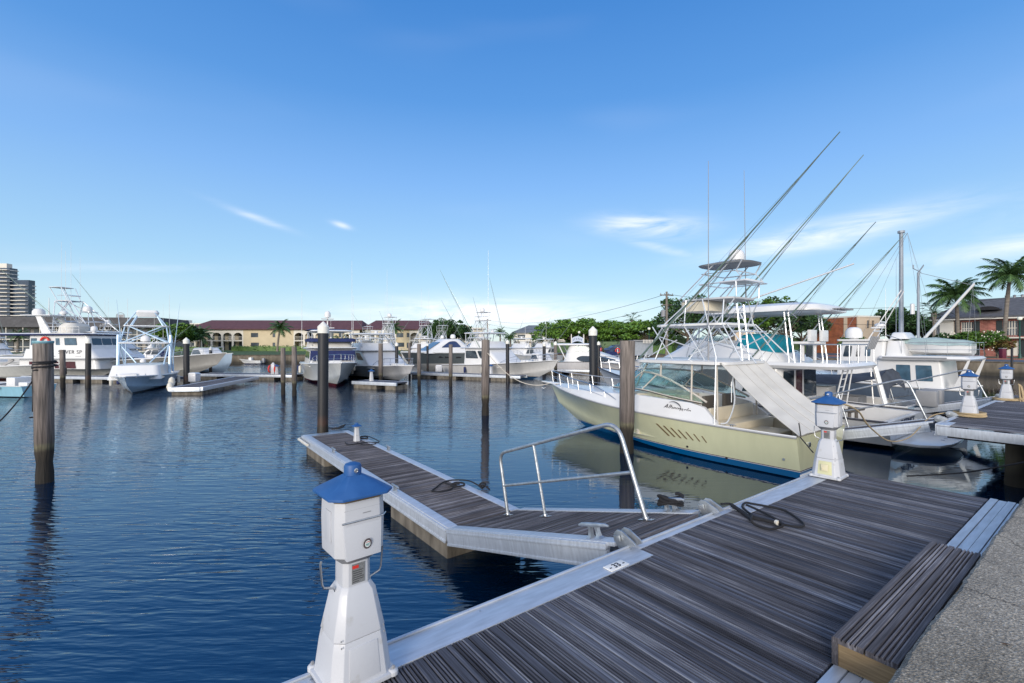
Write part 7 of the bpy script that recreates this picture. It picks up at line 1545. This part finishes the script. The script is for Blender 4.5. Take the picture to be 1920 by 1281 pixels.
hedge('dark clipped hedge behind the white express cruiser', Q(1020, 650, 88)[:2], Q(1066, 650, 88)[:2], 2, 2.2, seed=7, m=LEAFD)
hedge('long dark hedge behind the parked cars', Q(1105, 650, 82)[:2], Q(1195, 650, 80)[:2], 2, 2.4, seed=8, m=LEAFD)
hedge('low green hedge by the kiosk', Q(1222, 650, 78)[:2], Q(1262, 650, 76)[:2], 1.6, 1.6, seed=9)
hedge('tall dark hedge under the layered trees behind the arched sign', Q(1060, 650, 99)[:2], Q(1260, 650, 97)[:2], 2.5, 3.6, seed=17, m=LEAFD)
hedge('tall dark hedge under the big trees behind the parked cars', Q(1262, 650, 88)[:2], Q(1530, 650, 86)[:2], 2.5, 3.2, seed=18, m=LEAFD)
# ---- arched sign, kiosk, lamps, power poles, cars
def S_(px, d): p = X_(px, d); return (p.x, p.y, ZQ)
sg_ = empty('arched_sign', S_(1083, 74), 0, 'small arched blue grey sign on white posts under the trees', 'sign')
mb = MB(); n_ = 10; P_ = [(-.95+1.9*k/n_, 2.55+.35*math.sin(math.pi*k/n_)) for k in range(n_+1)]; Pl = [(-.95+1.9*k/n_, 1.75+.35*math.sin(math.pi*k/n_)) for k in range(n_+1)][::-1]
mb.loft([[(x, 0, z) for x, z in P_+Pl], [(x, .08, z) for x, z in P_+Pl]]); mb.build('board', mat('sign_blue_grey', (.42, .48, .6), .6), sg_)
for x in (-.98, .98): mb = MB(); mb.box(x-.06, x+.06, -.03, .1, 0, 3.0); mb.lathe([(.1, 0), (.02, .25)], (x, .03, 3.0), 6); mb.build('post', WHT, sg_)
mb = MB()
for k in range(6): x = -.66+.264*k; z = 2.13+.33*math.sin(math.pi*(x+.95)/1.9); mb.box(x-.08, x-.02, -.02, 0, z-.14, z+.16); mb.box(x-.02, x+.06, -.02, 0, z+(.1 if k % 2 else -.02), z+(.16 if k % 2 else .04))
mb.build('lettering', mat('sign_ink', (.03, .05, .12)), sg_)
kk = empty('kiosk', S_(1208, 70), 0, 'low grey dockside kiosk with a striped front below the bright trees', 'kiosk')
mb = MB(); mb.box(-1.5, 1.3, 0, 2.5, 0, 2.1); mb.build('wall', mat('kiosk_grey', (.25, .28, .32), .7), kk); mb = MB(); mb.box(-1.7, 1.5, -.4, 2.6, 2.11, 2.25); mb.build('roof', GREY, kk); mb = MB()
for k in range(7): mb.box(-.3+k*.22, -.2+k*.22, -.44, -.41, 1.75, 2.3)
mb.build('slats', WHT, kk)
def lamp(px, d, ytop, label):
    h = HC+(CY-ytop)*d/F-ZQ; r = empty('street_lamp', S_(px, d), 0, label, 'street lamp', 'green globe street lamps'); mb = MB(); mb.lathe([(.14, 0), (.12, .5), (.07, .6), (.05, h-.5), (.1, h-.42)], n=8); mb.build('post', mat('lamp_green', (.01, .07, .06), .5), r); mb = MB(); mb.lathe([(.03, -.44), (.18, -.36), (.24, -.2), (.2, -.06), (.05, 0)], (0, 0, h), 12); mb.build('globe', mat('lamp_globe', (.75, .76, .66), .3), r)
lamp(1086, 82, 621, 'street lamp with a round globe above the arched sign'); lamp(1217, 74, 614, 'green street lamp with a globe above the kiosk'); lamp(1912, 53, 594, 'dark green street lamp in front of the brick house'); lamp(1690, 72, 594, 'street lamp between the trawler masts')
def pole(px, d, ytop, label, tr=True):
    h = HC+(CY-ytop)*d/F-ZQ; r = empty('power_pole', S_(px, d), .3, label, 'power pole', 'wooden power poles'); mb = MB(); mb.lathe([(.19, 0), (.12, h)], n=8); mb.build('pole', BARKG, r)
    mb = MB(); mb.box(-.95, .95, -.06, .06, h-.5, h-.38); mb.box(-.7, .7, -.06, .06, h-1.7, h-1.6)
    for x in (-.85, -.3, .3, .85): mb.lathe([(.04, 0), (.05, .12), (.02, .2)], (x, 0, h-.38), 6)
    mb.build('crossarm', BARKG, r)
    if tr: mb = MB(); mb.lathe([(.26, 0), (.27, .75), (.1, .85)], (-.5, 0, h-3.1), 12); mb.build('transformer', GREY, r)
    return Vector((S_(px, d)))+Vector((0, 0, h-.3))
A = pole(1250, 58, 547, 'tall wooden power pole with a transformer between trees and tower'); Bp = pole(914, 125, 598, 'distant power pole behind the centre pile', False); Cp = Q(2050, 528, 62); Ap2 = Q(1714, 560, 75)
for k, (p, q, s_) in enumerate(((A, Bp, 2.0), (A-Vector((0, 0, 1.3)), Bp-Vector((0, 0, 1)), 2.2), (A, Cp, 2.6), (A-Vector((0, 0, 1.3)), Cp-Vector((0, 0, 2.6)), 2.8))):
    mb = MB(); mb.tube(sag(p, q, s_, 16), .022, 4); tag(mb.build('power_line', BLACK), ['upper power line running left from the tall pole', 'lower power line running left from the tall pole', 'upper power line running right past the masts', 'lower power line running right past the masts'][k], 'power line', 'power lines')
def car(px, d, rz, col, label, suv=False):
    r = empty('parked_car', S_(px, d), rz, label, 'car', 'cars parked along the quay'); r.location.z += .08; h = 1.75 if suv else 1.42
    pm = mat('paint_'+label.split()[0], col, .3, .1, var=.03, coat=.6)
    prof = [(-2.2, .35), (-2.25, .7), (-2.15, .95), (-1.5, 1.0), (1.0, 1.0), (2.05, .85), (2.2, .6), (2.15, .35)]
    mb = MB(); mb.loft([[(x*.97, -.86, z) for x, z in prof], [(x, -.9, z) for x, z in prof], [(x, .9, z) for x, z in prof], [(x*.97, .86, z) for x, z in prof]]); mb.build('body', pm, r, bev=.04)
    mb = MB(); mb.loft([rrect(-2.1 if suv else -1.7, 1.15, 1.66, .2, 1.0), rrect(-1.9 if suv else -1.1, .35, 1.40, .2, h)]); mb.build('cabin_glass', GLB, r)
    mb = MB(); mb.loft([rrect(-1.95 if suv else -1.15, .42, 1.46, .2, h), rrect(-1.8 if suv else -1.0, .3, 1.3, .2, h+.04)]); mb.build('roof', pm, r)
    for x in (-1.35, 1.4):
        for s_ in (-1, 1): mb = MB(); mb.T = Matrix.Translation((x, s_*.84, .33)) @ Matrix.Rotation(math.pi/2, 4, 'X'); mb.lathe([(.2, -.1), (.33, -.1), (.33, .1), (.2, .1)], n=16); mb.build('wheel', BLACK, r)
for px, d, rz, col, lb, suv in ((1748, 60, .2, (.6, .6, .6), 'white suv parked between the fan palm and the trawler', True), (1120, 79, 1.3, (.35, .02, .03), 'red car below the trees right of the arched sign', False), (1162, 72, .3, (.04, .06, .12), 'navy car behind the small blue decked boat', False), (1282, 66, 1.2, (.02, .05, .14), 'blue car under the tower, left side', False),
        (1310, 64, 1.2, (.5, .5, .52), 'silver car parked under the tower', False), (1338, 66, 1.3, (.08, .02, .03), 'maroon car parked right of the silver one', False), (1362, 63, 1.2, (.6, .6, .6), 'pale car beside the small beige building', True), (1152, 84, .1, (.45, .46, .48), 'grey car before the long dark hedge', False), (1048, 90, .1, (.3, .04, .05), 'crimson car behind the white express cruiser', False)):
    car(px, d, rz, col, lb, suv)
q = empty('utility_box', S_(1880, 51.5), 0, 'maroon utility post standing by the road near the leaning palm', 'utility post'); mb = MB(); mb.box(-.22, .22, -.2, .2, 0, 1.15); mb.build('body', mat('maroon_paint', (.1, .015, .035)), q, bev=.03); mb = MB(); mb.box(-.25, .25, -.23, .23, 1.151, 1.22); mb.build('lid', GREY, q)
q = empty('life_ring_post', S_(1158, 64), 0, 'white post with a red life ring on the quay near the brown pile', 'life ring post'); mb = MB(); mb.box(-.05, .05, -.05, .05, 0, 1.2); mb.build('post', WHT, q); mb = MB(); mb.tube([(.3*math.cos(t), -.08, .75+.3*math.sin(t)) for t in [k*math.pi/8 for k in range(16)]], .07, 7, wrap=True); mb.build('life_ring', RED, q)
